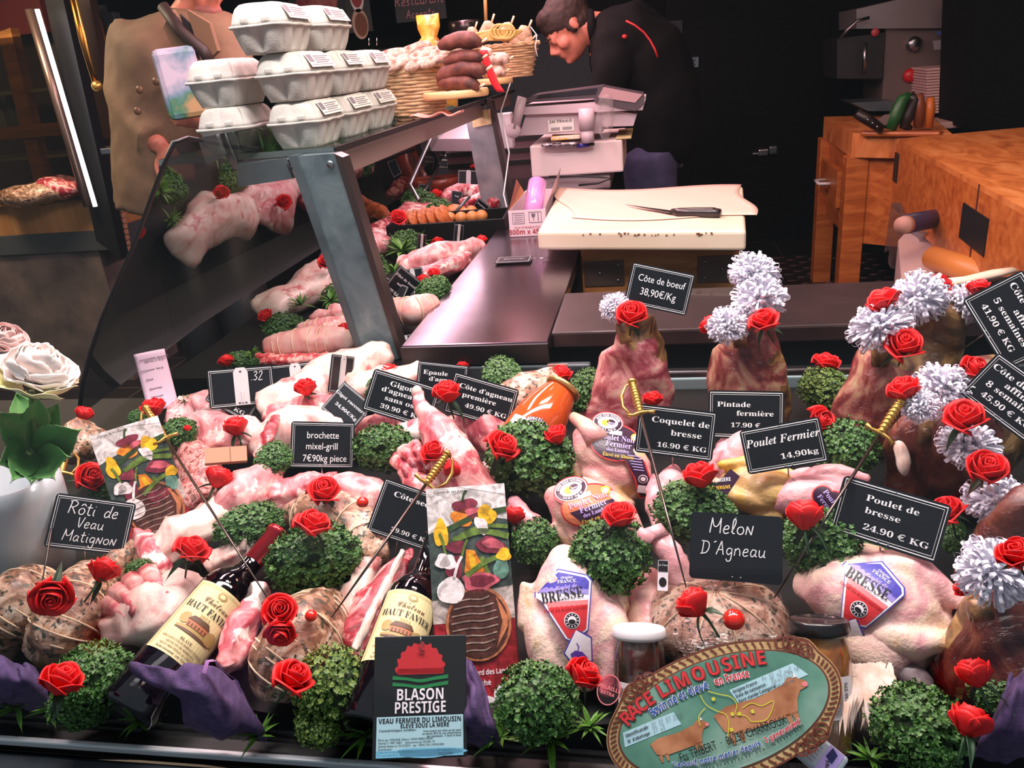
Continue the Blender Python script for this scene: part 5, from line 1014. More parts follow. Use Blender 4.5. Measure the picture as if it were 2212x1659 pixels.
for k, t in enumerate(['Origine France :', 'Date de naissance :', 'Race viande Catégorie :']): p.text(t, (38+k*2)*u, (29-k*10.5)*u, 9*u, INKB, SANS, 'l', .85, ang=.06, lv=6)
for k, t in enumerate(['Pr 32 o7 oo2 cp', '2o.o7.2o22', 'limousine']): p.hand(t, 148*u, (33-k*10.5)*u, 10*u, mat('pencil', (110, 120, 130), .6), .07, lv=6)
for k, t in enumerate(['Identification :', "N° d'abattage :"]): p.text(t, -214*u, (16-k*12)*u, 9*u, INKB, SANS, 'l', .85, ang=.05, lv=6)
p.hand('Pr 32 32 37 2223', -125*u, 18*u, 10*u, MATS['pencil'], .07, lv=6); p.hand('37 o3', -140*u, 6*u, 10*u, MATS['pencil'], .07, lv=6)
def cow(x, y, s, sg=1):
    ps = [(-1, .2), (-.7, .30), (0, .27), (.55, .34), (.7, .44), (.84, .40), (1.02, .28), (1.0, .16), (.84, .14), (.72, 0), (.62, -.24), (-.6, -.26), (-.9, -.15)]
    p.poly([(x+a*s*sg, y+b*s) for a, b in (ps if sg > 0 else ps[::-1])], COW, 5)
    for lx in (-.8, -.6, .42, .56): p.poly([(x+(lx-.06)*s*sg, y-.2*s), (x+(lx+.07)*s*sg, y-.2*s), (x+(lx+.03)*s*sg, y-.42*s), (x+(lx-.03)*s*sg, y-.42*s)], COW, 5)
    p.poly([(x+.80*s*sg, y+.4*s), (x+.86*s*sg, y+.50*s), (x+.9*s*sg, y+.4*s)], WOODW, 6); p.el(x+.98*s*sg, y+.22*s, .06*s, .05*s, PINKR, 6)
cow(84*u, -22*u, 104*u); cow(-104*u, -26*u, 66*u)
for pl in ([(-30, 48), (-26, 26), (-10, 8), (6, -6), (4, -26), (-6, -44), (-14, -62)], [(-12, 50), (10, 36), (30, 24), (36, 6), (26, -10), (44, -20), (50, -34)], [(44, -4), (66, 0), (84, -12), (110, -10), (100, -26), (80, -40), (50, -34)], [(-30, 20), (-50, 8), (-54, -10)]): p.line(pu(smooth2(pl)), 1.8*u, LIM, 7)
for a, b in ((-10, 28), (16, -12), (30, -16), (58, -20), (2, -40)): p.rect(a*u, b*u, (a+7)*u, (b+7)*u, LIM, 8)
p.text('Ets TRIBERT  ·  86250 CHARROUX', 0, -62*u, 25*u, INKB, None, ang=.02, lv=8, fit=240*u)
halo('"Le bœuf, notre métier depuis', 240, 84, 4.09, 4.93, 15, MB_, LWH, 8); halo('3 générations"', 240, 84, 4.97, 5.38, 15, RED, LWH, 8)
p.arc('Tel. Bureau 05.49.87.85.93 / Domicile 05.49.87.02.95', 0, 0, 236*u, 97*u, 4.2, 5.4, 8*u, INKB, SANS, .9, 8)
part('printed_face', p, o)
# receipt, packet, purple bags
P = at(338, 822, .09); W = 62*mpp(P); H_ = W*2.05
rp = MB().grid(lambda u, v: ((u-.5)*W, (v-.5)*H_, .012*(v-.4)**2*4*.3+.004*math.sin(u*3)), 8, 16, mat('pink_white_paper', (238, 206, 226), .7)); me = solid(rp, .0004, 'receipt_paper'); o = root('paper_slip', 'long printed paper slip standing above the rose at the back', 'paper slip', P, frame(P, -12, 4), None, me)
p = Print(); zf = lambda y: .012*(y/H_+.1)**2*1.2+.0045
for k, (t, x, y) in enumerate((('BOUCHERIE VIANDES', .1, .36), ('DETAIL 8 76 31', .1, .32), ('Naissance  Né le', -.05, .18), ('Elevé', -.2, .02), ('Abattage', -.08, -.14), ('Découpe', -.1, -.28))): p.text(t, x*W, y*H_, W*.09, mat('grey_ink', (110, 96, 110), .6), SANS)
p.map(lambda v: V3((v.x, v.y, zf(v.y)))); part('lettering', p, o)
part('clip', MB().tube([(.004, H_*.48, .004), (.006, H_*.44, .006), (.003, H_*.40, .004)], .0012, BLACK, 6), o)
P = at(1765, 1628, .05); W = 110*mpp(P); o = root('price_packet', 'pale printed packet lying behind the oval board foot', 'packet', P, frame(P, 40, 10), None, MB().box((0, 0, 0), (W, W*.62, .012), mat('packet_pale', (182, 196, 206), .4), .003).mesh('price_packet')); p = Print(); p.Z = .0003; p.rect(.1*W, -.28*W, .4*W, .28*W, LILA, 22); p.poly([(.14*W, .05*W), (.3*W, .0), (.3*W, .2*W), (.16*W, .26*W)], mat('navy_ink', (40, 44, 100), .4), 24); p.text('FRANCE', .28*W, -.18*W, .10*W, INKB, SANS, lv=24, ang=-1)
for k in range(5): p.rect(-.4*W, (-.2+k*.08)*W, .02*W, (-.185+k*.08)*W, MATS['grey_print'], 22)
part('printed_face', p, o)
def cloth(label, pts, seed, ribbon=None):
    """a knitted bag lying flat and folded over: rows of picture points with heights, bent into pleats"""
    rows = [[at(*p) for p in r] for r in pts]; org = rows[len(rows)//2][len(rows[0])//2]
    def cr(l, t):
        n = len(l)-1; i = min(int(t*n), n-1); q = t*n-i; a, b, c, d = l[max(i-1, 0)], l[i], l[i+1], l[min(i+2, n)]
        return (2*b+(c-a)*q+(2*a-5*b+4*c-d)*q*q+(3*b-a-3*c+d)*q**3)*.5
    def f(u, v): p = cr([cr(r, u) for r in rows], v); return p-org+V3((0, -.25, 1)).normalized()*(.006*math.sin(u*11+v*5+seed)+.0022*math.sin(u*27-v*9+seed))
    mb = MB().grid(f, 44, 30, PURPLE).wob(.003, 40, seed); o = root('purple_knit_bag', label, 'cloth bag', org, None, 'purple knitted bottle bags', solid(mb, .003, 'purple_knit_bag'))
    if ribbon: part('ribbon', MB().loft([[at(x, y, h)-org, at(x+8, y+4, h+.004)-org] for x, y, h in ribbon], mat('lilac_ribbon', (150, 108, 170), .35, coat=.4), cap=False, closed=False), o)
    return o
cloth('purple knitted bag pulled down from the leaning wine bottle', [[(288, 1440, .095), (345, 1436, .115), (410, 1440, .12), (475, 1450, .10), (505, 1468, .07)], [(300, 1462, .09), (360, 1478, .11), (425, 1490, .115), (495, 1492, .09), (535, 1520, .05)], [(385, 1500, .075), (410, 1510, .09), (455, 1520, .10), (515, 1525, .075), (555, 1555, .035)], [(392, 1545, .05), (420, 1560, .065), (470, 1570, .07), (525, 1570, .05), (572, 1582, .015)], [(398, 1568, .02), (430, 1580, .02), (480, 1586, .02), (530, 1586, .015), (576, 1590, .008)]], 1, [(436, 1452, .125), (444, 1426, .13), (460, 1424, .13), (476, 1446, .125), (506, 1466, .115), (518, 1496, .10)])
cloth('purple knitted bag in the bottom corner under the paupiettes', [[(-60, 1425, .06), (0, 1425, .07), (40, 1432, .065), (75, 1446, .05)], [(-60, 1460, .06), (0, 1458, .075), (50, 1466, .07), (92, 1480, .045)], [(-60, 1505, .03), (0, 1500, .045), (50, 1505, .04), (100, 1512, .03)], [(-60, 1530, .008), (0, 1528, .01), (50, 1528, .01), (104, 1528, .01)]], 4)
cloth('purple knitted bag between the black card and the parsley', [[(985, 1425, .05), (1005, 1420, .055), (1025, 1440, .05), (1040, 1470, .045)], [(985, 1490, .045), (1015, 1485, .06), (1040, 1495, .055), (1055, 1520, .04)], [(985, 1560, .03), (1020, 1550, .05), (1050, 1560, .045), (1075, 1590, .025)], [(985, 1606, .006), (1025, 1606, .01), (1055, 1606, .01), (1085, 1606, .006)]], 7)
cloth('purple knitted bag in the bottom corner beside two roses', [[(2180, 1465, .07), (2200, 1458, .08), (2230, 1456, .08), (2270, 1460, .07)], [(2160, 1520, .07), (2185, 1510, .085), (2225, 1510, .085), (2270, 1515, .07)], [(2120, 1590, .05), (2165, 1580, .07), (2215, 1580, .07), (2270, 1585, .05)], [(2095, 1640, .012), (2160, 1640, .02), (2215, 1640, .02), (2270, 1640, .012)]], 2)
# ================================================================ VASE AND PEONIES
P = at(98, 1262, 0); u = mpp(P); zt = aty(95, 1030, P.y).z-P.z; r = 96*u
VASE = mat('frosted_vase', (206, 216, 220), .25, coat=.3, stops=[(.3, (168, 180, 186)), (.7, (194, 202, 206))], scale=4)
o = root('white_vase', 'white glass vase holding the white peony', 'vase', P, None, None, MB().lathe([(.001, 0), (r*.40, 0), (r*.55, .006), (r*.72, zt*.12), (r*.88, zt*.34), (r*.98, zt*.65), (r*1.0, zt*.85), (r*.98, zt), (r*.93, zt), (r*.90, zt*.7), (.001, zt*.5)], VASE, 40).mesh('white_vase'))
PEO = mat('white_petal', (242, 232, 226), .6, stops=[(.3, (236, 220, 214)), (.6, (248, 242, 236))], scale=30, sss=.2); PEOY = mat('green_white_petal', (226, 222, 170), .6, stops=[(.3, (206, 206, 120)), (.6, (238, 230, 196))], scale=24); PEOP = mat('pink_petal', (222, 186, 180), .6)
def peony_mesh(m1, m2, seed):
    rnd = random.Random(seed); mb = MB(); ph = 0
    for n, rb, rt, z0, h, fl, wf, mm in ((6, .003, .010, .016, .026, -.004, 1.9, m1), (7, .005, .017, .012, .029, -.004, 1.8, m1), (8, .006, .024, .008, .031, -.003, 1.8, m1), (8, .008, .031, .003, .031, -.001, 1.8, m1), (8, .010, .037, -.002, .029, .003, 1.7, m1), (7, .012, .0385, -.010, .030, .003, 1.5, m2)):
        for k in range(n): petal(mb, ph+2*PI*k/n+rnd.uniform(-.35, .35), 2*PI/n*wf*rnd.uniform(.8, 1.2), rb, rt*rnd.uniform(.85, 1.08), z0, h*rnd.uniform(.8, 1.12), fl, mm, 12, 10, rnd.uniform(-.25, .25), -.25)
        ph += .8
    mb.wob(.0035, 55, seed).wob(.0016, 150, seed+3); return solid(mb, .0006, 'peony_head')
def peony(px, py, dia, Y, m1, m2, label, tilt, seed, stem=None):
    P = aty(px, py, Y); s = dia*mpp(P)/.088; F = frame(P); ax = (F @ V3((.15, math.sin(tilt), math.cos(tilt)))).normalized(); x = ax.orthogonal().normalized(); M = Matrix((x, ax.cross(x), ax)).transposed(); o = root('peony', label, 'flower', P-ax*.014, M)
    q = part('flower_head', peony_mesh(m1, m2, seed), o); q.scale = (s, s, s); im = o.matrix_world.inverted()
    if stem: part('stem', MB().tube([im @ aty(x, y, yy) for x, y, yy in stem], .0034, mat('peony_stem', (84, 122, 52), .5), 8), o)
    return o, im
YV = P.y
o, im = peony(82, 800, 172, YV-.04, PEO, PEOY, 'large white artificial peony in the white vase', 1.0, 3, [(68, 845, YV-.035), (72, 920, YV-.03), (80, 985, YV-.02), (90, 1060, YV)])
PL = mat('peony_leaf', (44, 84, 38), .4, stops=[(.3, (84, 138, 76)), (.6, (108, 164, 92)), (.8, (146, 190, 116))], scale=12, coat=.15, crough=.3)
def bigleaf(bx, by, tx, ty, w, y0, y1, droop=-.05):
    A, B = aty(bx, by, y0), aty(tx, ty, y1); d = B-A; L = d.length; z = (EYE-A); z = (z-d*(z.dot(d)/d.dot(d))).normalized(); s = d.cross(z).normalized(); W = w*mpp(A)
    mb = MB().grid(lambda u, v: im @ (A+d*v+s*(u-.5)*W*math.sin(min(1, v*1.02+.02)**.75*PI)*(1+.05*math.sin(v*50))+z*(abs(u-.5)*W*.25-droop*L*v*v)), 8, 22, PL); part('leaf', solid(mb, .0006, 'leaf'), o)
for q, dy in (((78, 985, 64, 1064, 92), .10), ((84, 975, 200, 915, 84), .07), ((74, 955, -14, 880, 80), .05), ((72, 975, -24, 1010, 80), .09), ((82, 945, 132, 862, 58), .0), ((84, 990, 176, 985, 60), .09), ((70, 975, 14, 1056, 66), .11), ((70, 930, 36, 850, 66), -.02), ((84, 995, 132, 1052, 62), .11), ((76, 930, 84, 846, 54), .03)): bigleaf(*q, YV-.02, YV-.02-dy)
peony(14, 728, 100, YV+.05, PEOP, PEOP, 'small blush pink artificial peony behind the white one', .9, 5)
# ================================================================ SIGNS
def L3(a, b, c, s=.115, st=SER, xs=(0, 0, .05)): return [(a, xs[0], .17, s, st), (b, xs[1], -.03, s, st), (c, xs[2], -.32, s, st)]
sign(697, 961, 134, 'black price sign reading brochette mixel-grill', [('brochette', -.0, .14, .155, None), ('mixel-grill', -.01, -.10, .155, None), ('7€90kg piece', .04, -.36, .155, None)], 1, .74, pin=(700, 1080))
sign(197, 1133, 158, 'black sign handwritten with the veal matignon roast name', [('Rôti de', 0, .16, .17, 'hand'), ('Veau', .0, -.08, .15, 'hand'), ('MatigNoN', .03, -.34, .15, 'hand')], 7, .72, h=.10, pin=(192, 1262))
sign(879, 1112, 142, 'black price sign half covered by the upright duck box', [('Côte sec...', .04, .24, .135, SER), ('39.90 € KG', .16, -.36, .105, SER)], 19, .84, h=.085, pin=(850, 1245))
sign(868, 862, 150, 'black price sign for leg of lamb without bone', [('Gigot', -.06, .22, .12, SER), ("d'agneau", -.05, .05, .12, SER), ('sans os', -.02, -.13, .12, SER), ('39.90 € KG', .05, -.33, .105, SER)], 17, .62, h=.095, pin=(862, 935))
sign(1040, 866, 146, 'black price sign for first lamb chop beside the orange bottle', [("Côte d'agneau", .03, .17, .115, SER), ('première', -.04, -.02, .115, SER), ('49.90 € KG', .10, -.25, .105, SER)], 16, .62, h=.10, pin=(1008, 950))
sign(955, 818, 108, 'small black sign reading epaule behind a rose', [('Epaule', -.14, .10, .14, SER), ("d'agneau", .05, -.1, .14, SER)], 6, .62, h=.075, pin=(955, 860))
sign(750, 879, 82, 'diamond tilted black price sign for shortened leg of lamb', [('Gigot raccourci', .02, .12, .13, SER), ('34,90€/Kg', .06, -.16, .13, SER)], 40, .84, h=.09, yaw=-26, pin=(770, 945))
sign(522, 836, 136, 'reversed black sign with white clip and chalked numbers', [('.32', .25, .15, .14, 'hand')], -5, .62, h=.085, back=True, pin=(525, 905))
sign(505, 862, 100, 'black sign corner showing behind the reversed clip sign', [('€ KG', .15, -.34, .14, SER)], 28, .62, h=.07, pin=(510, 905))
sign(640, 820, 108, 'second reversed black sign with white clip touching the pale roast', [], -6, .66, h=.06, back=True, pin=(640, 870))
sign(738, 808, 48, 'narrow turned sign with a white clip strap at the post foot', [], 6, 1.08, h=.08, yaw=50, back=True, pin=(735, 865))
sign(1424, 624, 136, 'black price sign for beef rib standing over the ledge', [('Côte de boeuf', .01, .10, .155, None), ('38,90€/Kg', .0, -.22, .165, None)], 12, .66, Y=YR1-.02, pin=(1405, 720, YR1-.015))
sign(1459, 934, 166, 'black price sign for cockerel of bresse', [('Coquelet de', .05, .16, .125, SER), ('bresse', .14, -.07, .125, SER), ('16.90 € KG', .10, -.33, .105, SER)], 7, .64, h=.135, pin=(1455, 1050))
sign(1611, 896, 158, 'black price sign for guinea fowl in front of the marbled rib', [('Pintade', -.16, .16, .115, SER), ('fermière', .12, -.02, .115, SER), ('17.90 €', .0, -.26, .10, SER)], 1.5, .66, h=.10, pin=(1605, 985))
sign(1692, 963, 168, 'black price sign with italic poulet fermier lettering', [('Poulet Fermier', .01, .08, .15, BIT), ('14,90kg', .17, -.28, .115, SER)], -10, .58, h=.125, pin=(1705, 1065))
sign(1589, 1183, 193, "black sign handwritten with the words melon d'agneau", [('MeloN', -.04, .20, .17, 'hand'), ("D'Agneau", -.02, -.12, .155, 'hand')], 4, .74, h=.135, border=False, pin=(1582, 1290))
sign(1920, 1119, 218, 'black price sign for bresse chicken above the kite label', [('Poulet de', .0, .18, .105, SER), ('bresse', -.06, -.03, .105, SER), ('24.90 € KG', .10, -.31, .10, SER)], 17, .58, h=.14, pin=(1895, 1230))
sign(2190, 692, 178, 'black price sign for beef aged five weeks in the right corner', [('Côte de boeuf', -.0, .22, .12, SER), ('affinée', .1, .06, .12, SER), ('5 semaines', .0, -.10, .12, SER), ('41,90 € KG', .0, -.30, .11, SER)], 58, .72, Y=YR3-.08, pin=(2066, 762, YR3-.03))
sign(2192, 862, 178, 'black price sign for beef aged eight weeks at the right edge', [('Côte de boeuf', -.02, .22, .12, SER), ('affinée', .02, .06, .12, SER), ('8 semaines', -.02, -.10, .12, SER), ('45,90 € KG', .02, -.30, .11, SER)], 36, .66, Y=YR4-.10, pin=(2165, 930, YR4-.05))
# ================================================================ PARSLEY
for q in [
 (680, 1205, 206, 156, 'large parsley bunch behind the leaning wine bottle capsule', .085, 0), (540, 1135, 158, 96, 'flat parsley bunch above the red bottle capsule', .075, 1), (1142, 992, 196, 176, 'tall parsley bunch below the orange bottle', .085, 1),
 (1158, 1172, 104, 110, 'shaded parsley between the duck box and the upright kite chicken', .06, 3), (1318, 1200, 182, 172, 'round parsley bunch with a rose above the white lidded jar', .105, 0), (1498, 1108, 186, 140, 'parsley bunch under the coquelet sign', .115, 1),
 (205, 1462, 166, 150, 'bushy parsley behind the rose at the lower edge beside the wine bottle foot', .06, 0), (165, 1535, 130, 80, 'parsley tuft hanging at the tray edge under a rose', .03, 3), (715, 1480, 176, 170, 'yellowing parsley bunch beside the black card', .06, 2), (690, 1565, 120, 90, 'parsley tuft at the tray edge left of the black card', .035, 2),
 (1160, 1515, 192, 176, 'parsley bunch at the front between the duck box and the oval board', .06, 3), (1985, 1570, 216, 172, 'large dark parsley bunch at the front in the corner', .06, 0), (1770, 1170, 168, 156, 'parsley bunch crossed by a sword blade next to the handwritten sign', .10, 1),
 (832, 968, 136, 110, 'parsley under the gigot sign pin', .07, 0), (592, 990, 100, 60, 'small parsley tuft behind the brochette sign edge', .085, 1), (388, 935, 84, 64, 'small parsley tuft behind the brass sword handle at the tilted duck box', .085, 3), (1085, 808, 116, 52, 'parsley at the back below the steel rail', .05, 1),
 (1272, 845, 86, 116, 'parsley at the back between the gold lid and the pink rib', .05, 1), (1782, 842, 120, 96, 'parsley below the lone rose on the back lip', .05, 2), (1828, 968, 142, 126, 'dark parsley beside the italic fermier sign', .08, 0), (612, 706, 92, 62, 'parsley by the pale tied roast at the back', .04, 3), (522, 778, 72, 40, 'tiny parsley tuft behind the reversed clip sign', .04, 3),
 (302, 1228, 60, 44, 'parsley crumb between the handwritten sign and the white ribs', .075, 1), (232, 1062, 84, 56, 'parsley behind the handwritten sign top', .07, 3), (820, 842, 66, 62, 'parsley behind the gigot sign corner', .05, 1), (2160, 1500, 130, 90, 'parsley between the two corner roses', .05, 3), (1905, 1190, 150, 60, 'deep green parsley under the bresse sign', .075, 3), (2055, 1155, 60, 90, 'dark parsley beside the lowest frill', .08, 3),
 (300, 905, 50, 40, 'parsley behind the first rose by the paper slip', .075, 3)]: parsley(*q)
# ================================================================ ROSES
def R(x, y, d, l, tilt=50, dirn=0, h=.10, v=None, **k): rose(x, y, d, 'red rose '+l, tilt, dirn, h, v, **k)
R(330, 880, 58, 'behind the brass handle of the sword in the tilted duck box', 75, -20, .105, 1); R(508, 920, 60, 'lying on the wrapped pale shoulder', 80, -20, .095, 5); R(474, 1030, 68, 'on the minced roast left of the brochette sign', 88, 25, .095, 5); R(660, 836, 54, 'on the long lamb leg', 75, -15, .10, 1); R(488, 779, 38, 'at the back left of the small parsley tuft', 85, -15, .055, 3); R(573, 681, 36, 'on the parsley by the pale tied roast', 60, -30, .07, 3)
R(742, 716, 44, 'half hidden behind the steel post', 70, -60, .055, 1); R(700, 1060, 74, 'just under the brochette sign', 42, 0, .12, 0); R(677, 1130, 78, 'above the large parsley behind the capsule', 62, 10, .145, 2); R(416, 1186, 74, 'on the breast of lamb crossed by the sword', 58, 15, .115, 2); R(195, 1030, 66, 'between the peony leaves and the tilted duck box', 35, 40, .10, 4); R(112, 1288, 84, 'on the oval paupiette at the sword tip', 30, 180, .13, 2)
R(224, 1230, 74, 'hanging under the handwritten matignon sign', 95, 20, .12, 1); R(134, 1468, 96, 'lowest near the corner parsley', 58, 10, .105, 3); R(604, 1320, 78, 'on the middle paupiette at the sword tip', 18, 0, .135, 0); R(606, 1368, 66, 'tucked right under the rose on the middle paupiette', 40, 180, .128, 4, leaves=0); R(634, 1462, 88, 'beside the yellowing parsley', 50, 25, .11, 2); R(183, 893, 44, 'half hidden behind the peony leaves', 80, 20, .08, 5, leaves=0); R(405, 925, 18, 'mostly buried in parsley by the sword', 60, 0, .10, 5, leaves=0)
R(966, 846, 68, 'in front of the epaule sign', 65, -10, .135, 1); R(938, 976, 64, 'above the sword handle by the leg of lamb', 45, -10, .14, 4); R(976, 1012, 54, 'low behind the sword handle by the leg of lamb', 100, 60, .125, 5, leaves=0); R(1087, 963, 74, 'on the tall parsley under the orange bottle', 50, 30, .13, 2); R(1200, 940, 60, 'on the label of the orange bottle', 70, -30, .12, 1); R(1213, 808, 52, 'behind the gold lid', 68, 0, .065, 3); R(1112, 1112, 56, 'peeping out beside the upright duck box', 95, 10, .08, 5)
R(1338, 1112, 76, 'between the orange label and the sword blade', 55, -10, .155, 0); R(1512, 1026, 80, 'under the coquelet sign', 70, -15, .165, 1); R(1738, 1112, 92, 'heart shaped by the italic fermier pin', 100, 0, .15, 5); R(1497, 1302, 88, 'on the melon of lamb', 85, -40, .155, 5); R(1262, 1456, 82, 'on the front parsley beside the white lidded jar', 58, 40, .12, 3); R(840, 803, 50, 'behind the gigot sign', 75, -10, .065, 1); R(1000, 790, 28, 'tiny behind the epaule sign', 70, 0, .05, 3, leaves=0); R(1410, 862, 48, 'peeping over the coquelet sign', 70, 0, .09, 1)
R(1786, 783, 62, 'alone on parsley before the steel lip', 70, 15, .075, 0); R(1775, 910, 66, 'behind the italic fermier sign', 45, 60, .105, 4); R(1365, 678, 70, 'at the crown of the pink rib', 40, 0, 0, 0, Y=YR1-.06); R(1530, 702, 50, 'half hidden left of the marbled rib frill', 90, -60, 0, 5, Y=YR2-.03, leaves=0); R(1650, 692, 64, 'at the crown of the marbled rib', 55, -20, 0, 2, Y=YR2-.08)
R(1908, 650, 78, 'upper left on the broad dark rib crown', 80, -30, 0, 3, Y=YR3-.06); R(1953, 744, 82, 'below the lowest crown frill on the broad dark rib', 40, 10, 0, 4, Y=YR3-.10); R(2032, 612, 50, 'between the two top frills of the broad dark rib', 60, 40, 0, 0, Y=YR3-.0, leaves=0); R(2116, 622, 56, 'next to the five weeks sign', 85, 10, 0, 3, Y=YR3-.02); R(2108, 796, 64, 'beside the eight weeks sign', 60, 40, 0, 2, Y=YR4-.06); R(1952, 840, 76, 'right above the brass handle on the dark ribs', 65, -20, 0, 1, Y=YR4-.10)
R(2084, 900, 88, 'between the small frill and the black tie frill', 45, 0, 0, 4, Y=YR4-.14); R(2132, 1010, 90, 'under the black tie frill', 40, 20, 0, 3, Y=YR4-.18); R(2044, 1102, 76, 'touching the bresse sign edge', 50, -20, 0, 2, Y=YR4-.18); R(2196, 1196, 86, 'in front of the lowest frill', 50, -10, 0, 0, Y=YR5-.14); R(2080, 1268, 52, 'hidden behind the lowest frill', 70, -60, 0, 1, Y=YR5-.04, leaves=0); R(2192, 1142, 50, 'deep between the two lowest frills', 60, 0, 0, 3, Y=YR4-.12, leaves=0); R(2104, 1452, 86, 'upper one in the corner parsley', 88, -10, .105, 5); R(2094, 1556, 98, 'lower one in the corner beside the purple bag', 92, 25, .105, 5)
# ================================================================ SWORDS
sword(322, 882, 358, 948, 578, 1292, 'brass sword stuck through the tilted duck box', .135, .135, .115, -1)
sword(150, 968, 133, 1022, 92, 1252, 'brass sword standing beside the peony leaves', .12, .12, .11, 1)
sword(958, 985, 920, 1046, 716, 1334, 'brass sword crossing the half covered price sign', .165, .16, .10, 1)
sword(1366, 838, 1384, 894, 1482, 1268, 'brass sword in front of the coquelet sign', .175, .175, .12, -1)
sword(1952, 874, 1900, 938, 1672, 1292, 'brass sword crossing the bresse sign', .20, .195, .10, 0)
# ================================================================ GREENERY
for q in [(40, 1530, 130, 'leaf spray at the tray edge in front of the purple bag corner', .012, 0), (110, 1535, 110, 'leaf spray under the lowest parsley rose', .012, 1), (300, 1560, 110, 'leaf spray by the foot of the leaning wine bottle', .012, 2), (560, 1590, 110, 'dim leaf spray at the foot of the purple bag', .012, 0), (790, 1590, 150, 'leaf spray just left of the black card foot', .015, 1), (1080, 1595, 140, 'leaf spray just right of the black card foot', .012, 2), (1190, 1600, 190, 'wide leaf spray under the front parsley', .015, 0), (1275, 1570, 110, 'leaf spray against the oval board edge', .03, 1), (1880, 1640, 110, 'leaf spray at the foot of the big corner parsley', .015, 2),
 (650, 660, 70, 'leaf spray behind the pale tied roast', .03, 0), (715, 652, 80, 'leaf spray at the foot of the counter glass', .035, 1), (545, 765, 44, 'grass wisp over the tiny parsley tuft', .05, 2), (400, 870, 44, 'grass wisp beside the paper slip', .06, 0)]: spray(*q)
for x, y, w, l in ((868, 545, 110, 'plastic grass along the counter front beyond the post'), (850, 590, 80, 'plastic grass beside the post in the counter'), (905, 525, 90, 'plastic grass in front of the black counter tray'), (840, 500, 80, 'plastic grass furthest along the counter glass')): spray(x, y, w, l, .02, int(x) % 3)
# ================================================================ EGG BOXES ON THE GLASS SHELF
PULP = mat('egg_box_pulp', (208, 204, 194), .9, bump=.35, bscale=260, stops=[(.3, (176, 171, 162)), (.7, (196, 192, 184))], scale=30); PAPL = mat('egg_label_paper', (214, 208, 198), .8); EGI = mat('egg_label_ink', (120, 112, 122), .8)
def egg_mesh():
    """a six-egg box .104 wide, .155 deep, .072 high, base at the origin"""
    W, D, n = .104, .155, 120
    def ring(z, hw, hd, rc, sc, ph=0):
        o = []
        per = [(hw, -hd+2*hd*k/30) for k in range(30)]+[(hw-2*hw*k/30, hd) for k in range(30)]+[(-hw, hd-2*hd*k/30) for k in range(30)]+[(-hw+2*hw*k/30, -hd) for k in range(30)]
        for i, (x, y) in enumerate(per):
            sd = i//30; t = (i % 30)/30; cups = 3 if sd in (0, 2) else 2; b = abs(math.sin(t*cups*PI))**.7; k = 1-sc*(1-b)
            ex, ey = abs(x)/hw, abs(y)/hd; q = (ex**6+ey**6)**(1/6)/max(ex, ey); x, y = x/q, y/q
            o.append(V3((x*(k if sd in (0, 2) else 1-sc*.2*(1-b)), y*(k if sd in (1, 3) else 1-sc*.2*(1-b)), z)))
        return o
    base = MB().loft([ring(0, W*.36, D*.40, 1, .02), ring(.004, W*.38, D*.42, 1, .10), ring(.014, W*.43, D*.45, 1, .16), ring(.026, W*.465, D*.475, 1, .13), ring(.036, W*.485, D*.488, 1, .05), ring(.038, W*.49, D*.49, 1, 0)], PULP)
    lid = MB().loft([ring(.0405, W*.49, D*.49, 1, 0), ring(.046, W*.475, D*.48, 1, .03), ring(.058, W*.445, D*.462, 1, .06), ring(.066, W*.40, D*.435, 1, .06), ring(.0705, W*.34, D*.40, 1, .05), ring(.072, W*.26, D*.34, 1, 0)], PULP)
    fl = MB().loft([ring(.037, W*.515, D*.512, 1, 0), ring(.0412, W*.518, D*.514, 1, 0)], PULP).wob(.0012, 40, 2)
    tabs = MB()
    for x in (-.018, .018): tabs.box((x, -D*.485, .047), (.013, .008, .008), PULP, .002)
    for q in (base, lid, fl, tabs): q.v = [(a, b, c*1.09) for a, b, c in q.v]
    return [m.mesh(k) for m, k in ((base.wob(.0006, 60), 'cup_tray'), (lid.wob(.0008, 50), 'lid'), (fl, 'rim'), (tabs, 'closing_tab'))]
EGG = egg_mesh()
def egglab():
    p = Print(); p.Z = .0004; p.rect(-.055, -.012, .055, .014, PAPL, 1); p.rect(-.050, -.002, -.030, .012, EGI, 2)
    for k in range(4): p.rect(-.024, .008-k*.004, .045-.012*(k % 2), .0095-k*.004, EGI, 2)
    p.rect(-.05, -.008, .05, -.007, EGI, 2)
    M = Matrix(((0, .62, -.78), (1, 0, 0), (0, .78, .62))); M = Matrix(((0, -.52, .85), (1, 0, 0), (0, .85, .52)))
    p.map(lambda v: M @ v+V3((.0478, 0, .0615))); return p.mesh('paper_label')
EGGL = egglab()
def eggs(x, y, z, rz, label, lab=True):
    o = root('egg_box', label, 'egg box', (x, y, z), Matrix.Rotation(rz, 3, 'Z'), 'grey pulp egg boxes on the glass shelf')
    for m in EGG: part(m.name.split('.')[0], m, o)
    if lab: part('paper_label', EGGL, o)
ZS = 1.304; xa = aty(508, 260, 1.45).x; xb = aty(655, 240, 1.45).x; EH = .079
eggs(xa, 1.46, ZS, .03, 'lower egg box of the front stack of two', False); eggs(xa-.004, 1.465, ZS+EH, .02, 'upper egg box of the front stack of two', False)
for k, w in enumerate(('nearest', 'middle', 'farthest')):
    eggs(xb+.001*k, 1.46+k*.165, ZS, (.05, 0, -.02)[k], 'egg box at the bottom of the long stack, '+w+' of three'); eggs(xb-.002+.002*k, 1.455+k*.165, ZS+EH, (0, .05, .02)[k], 'egg box in the second layer of the long stack, '+w+' of three')
xt = aty(578, 60, 1.42).x
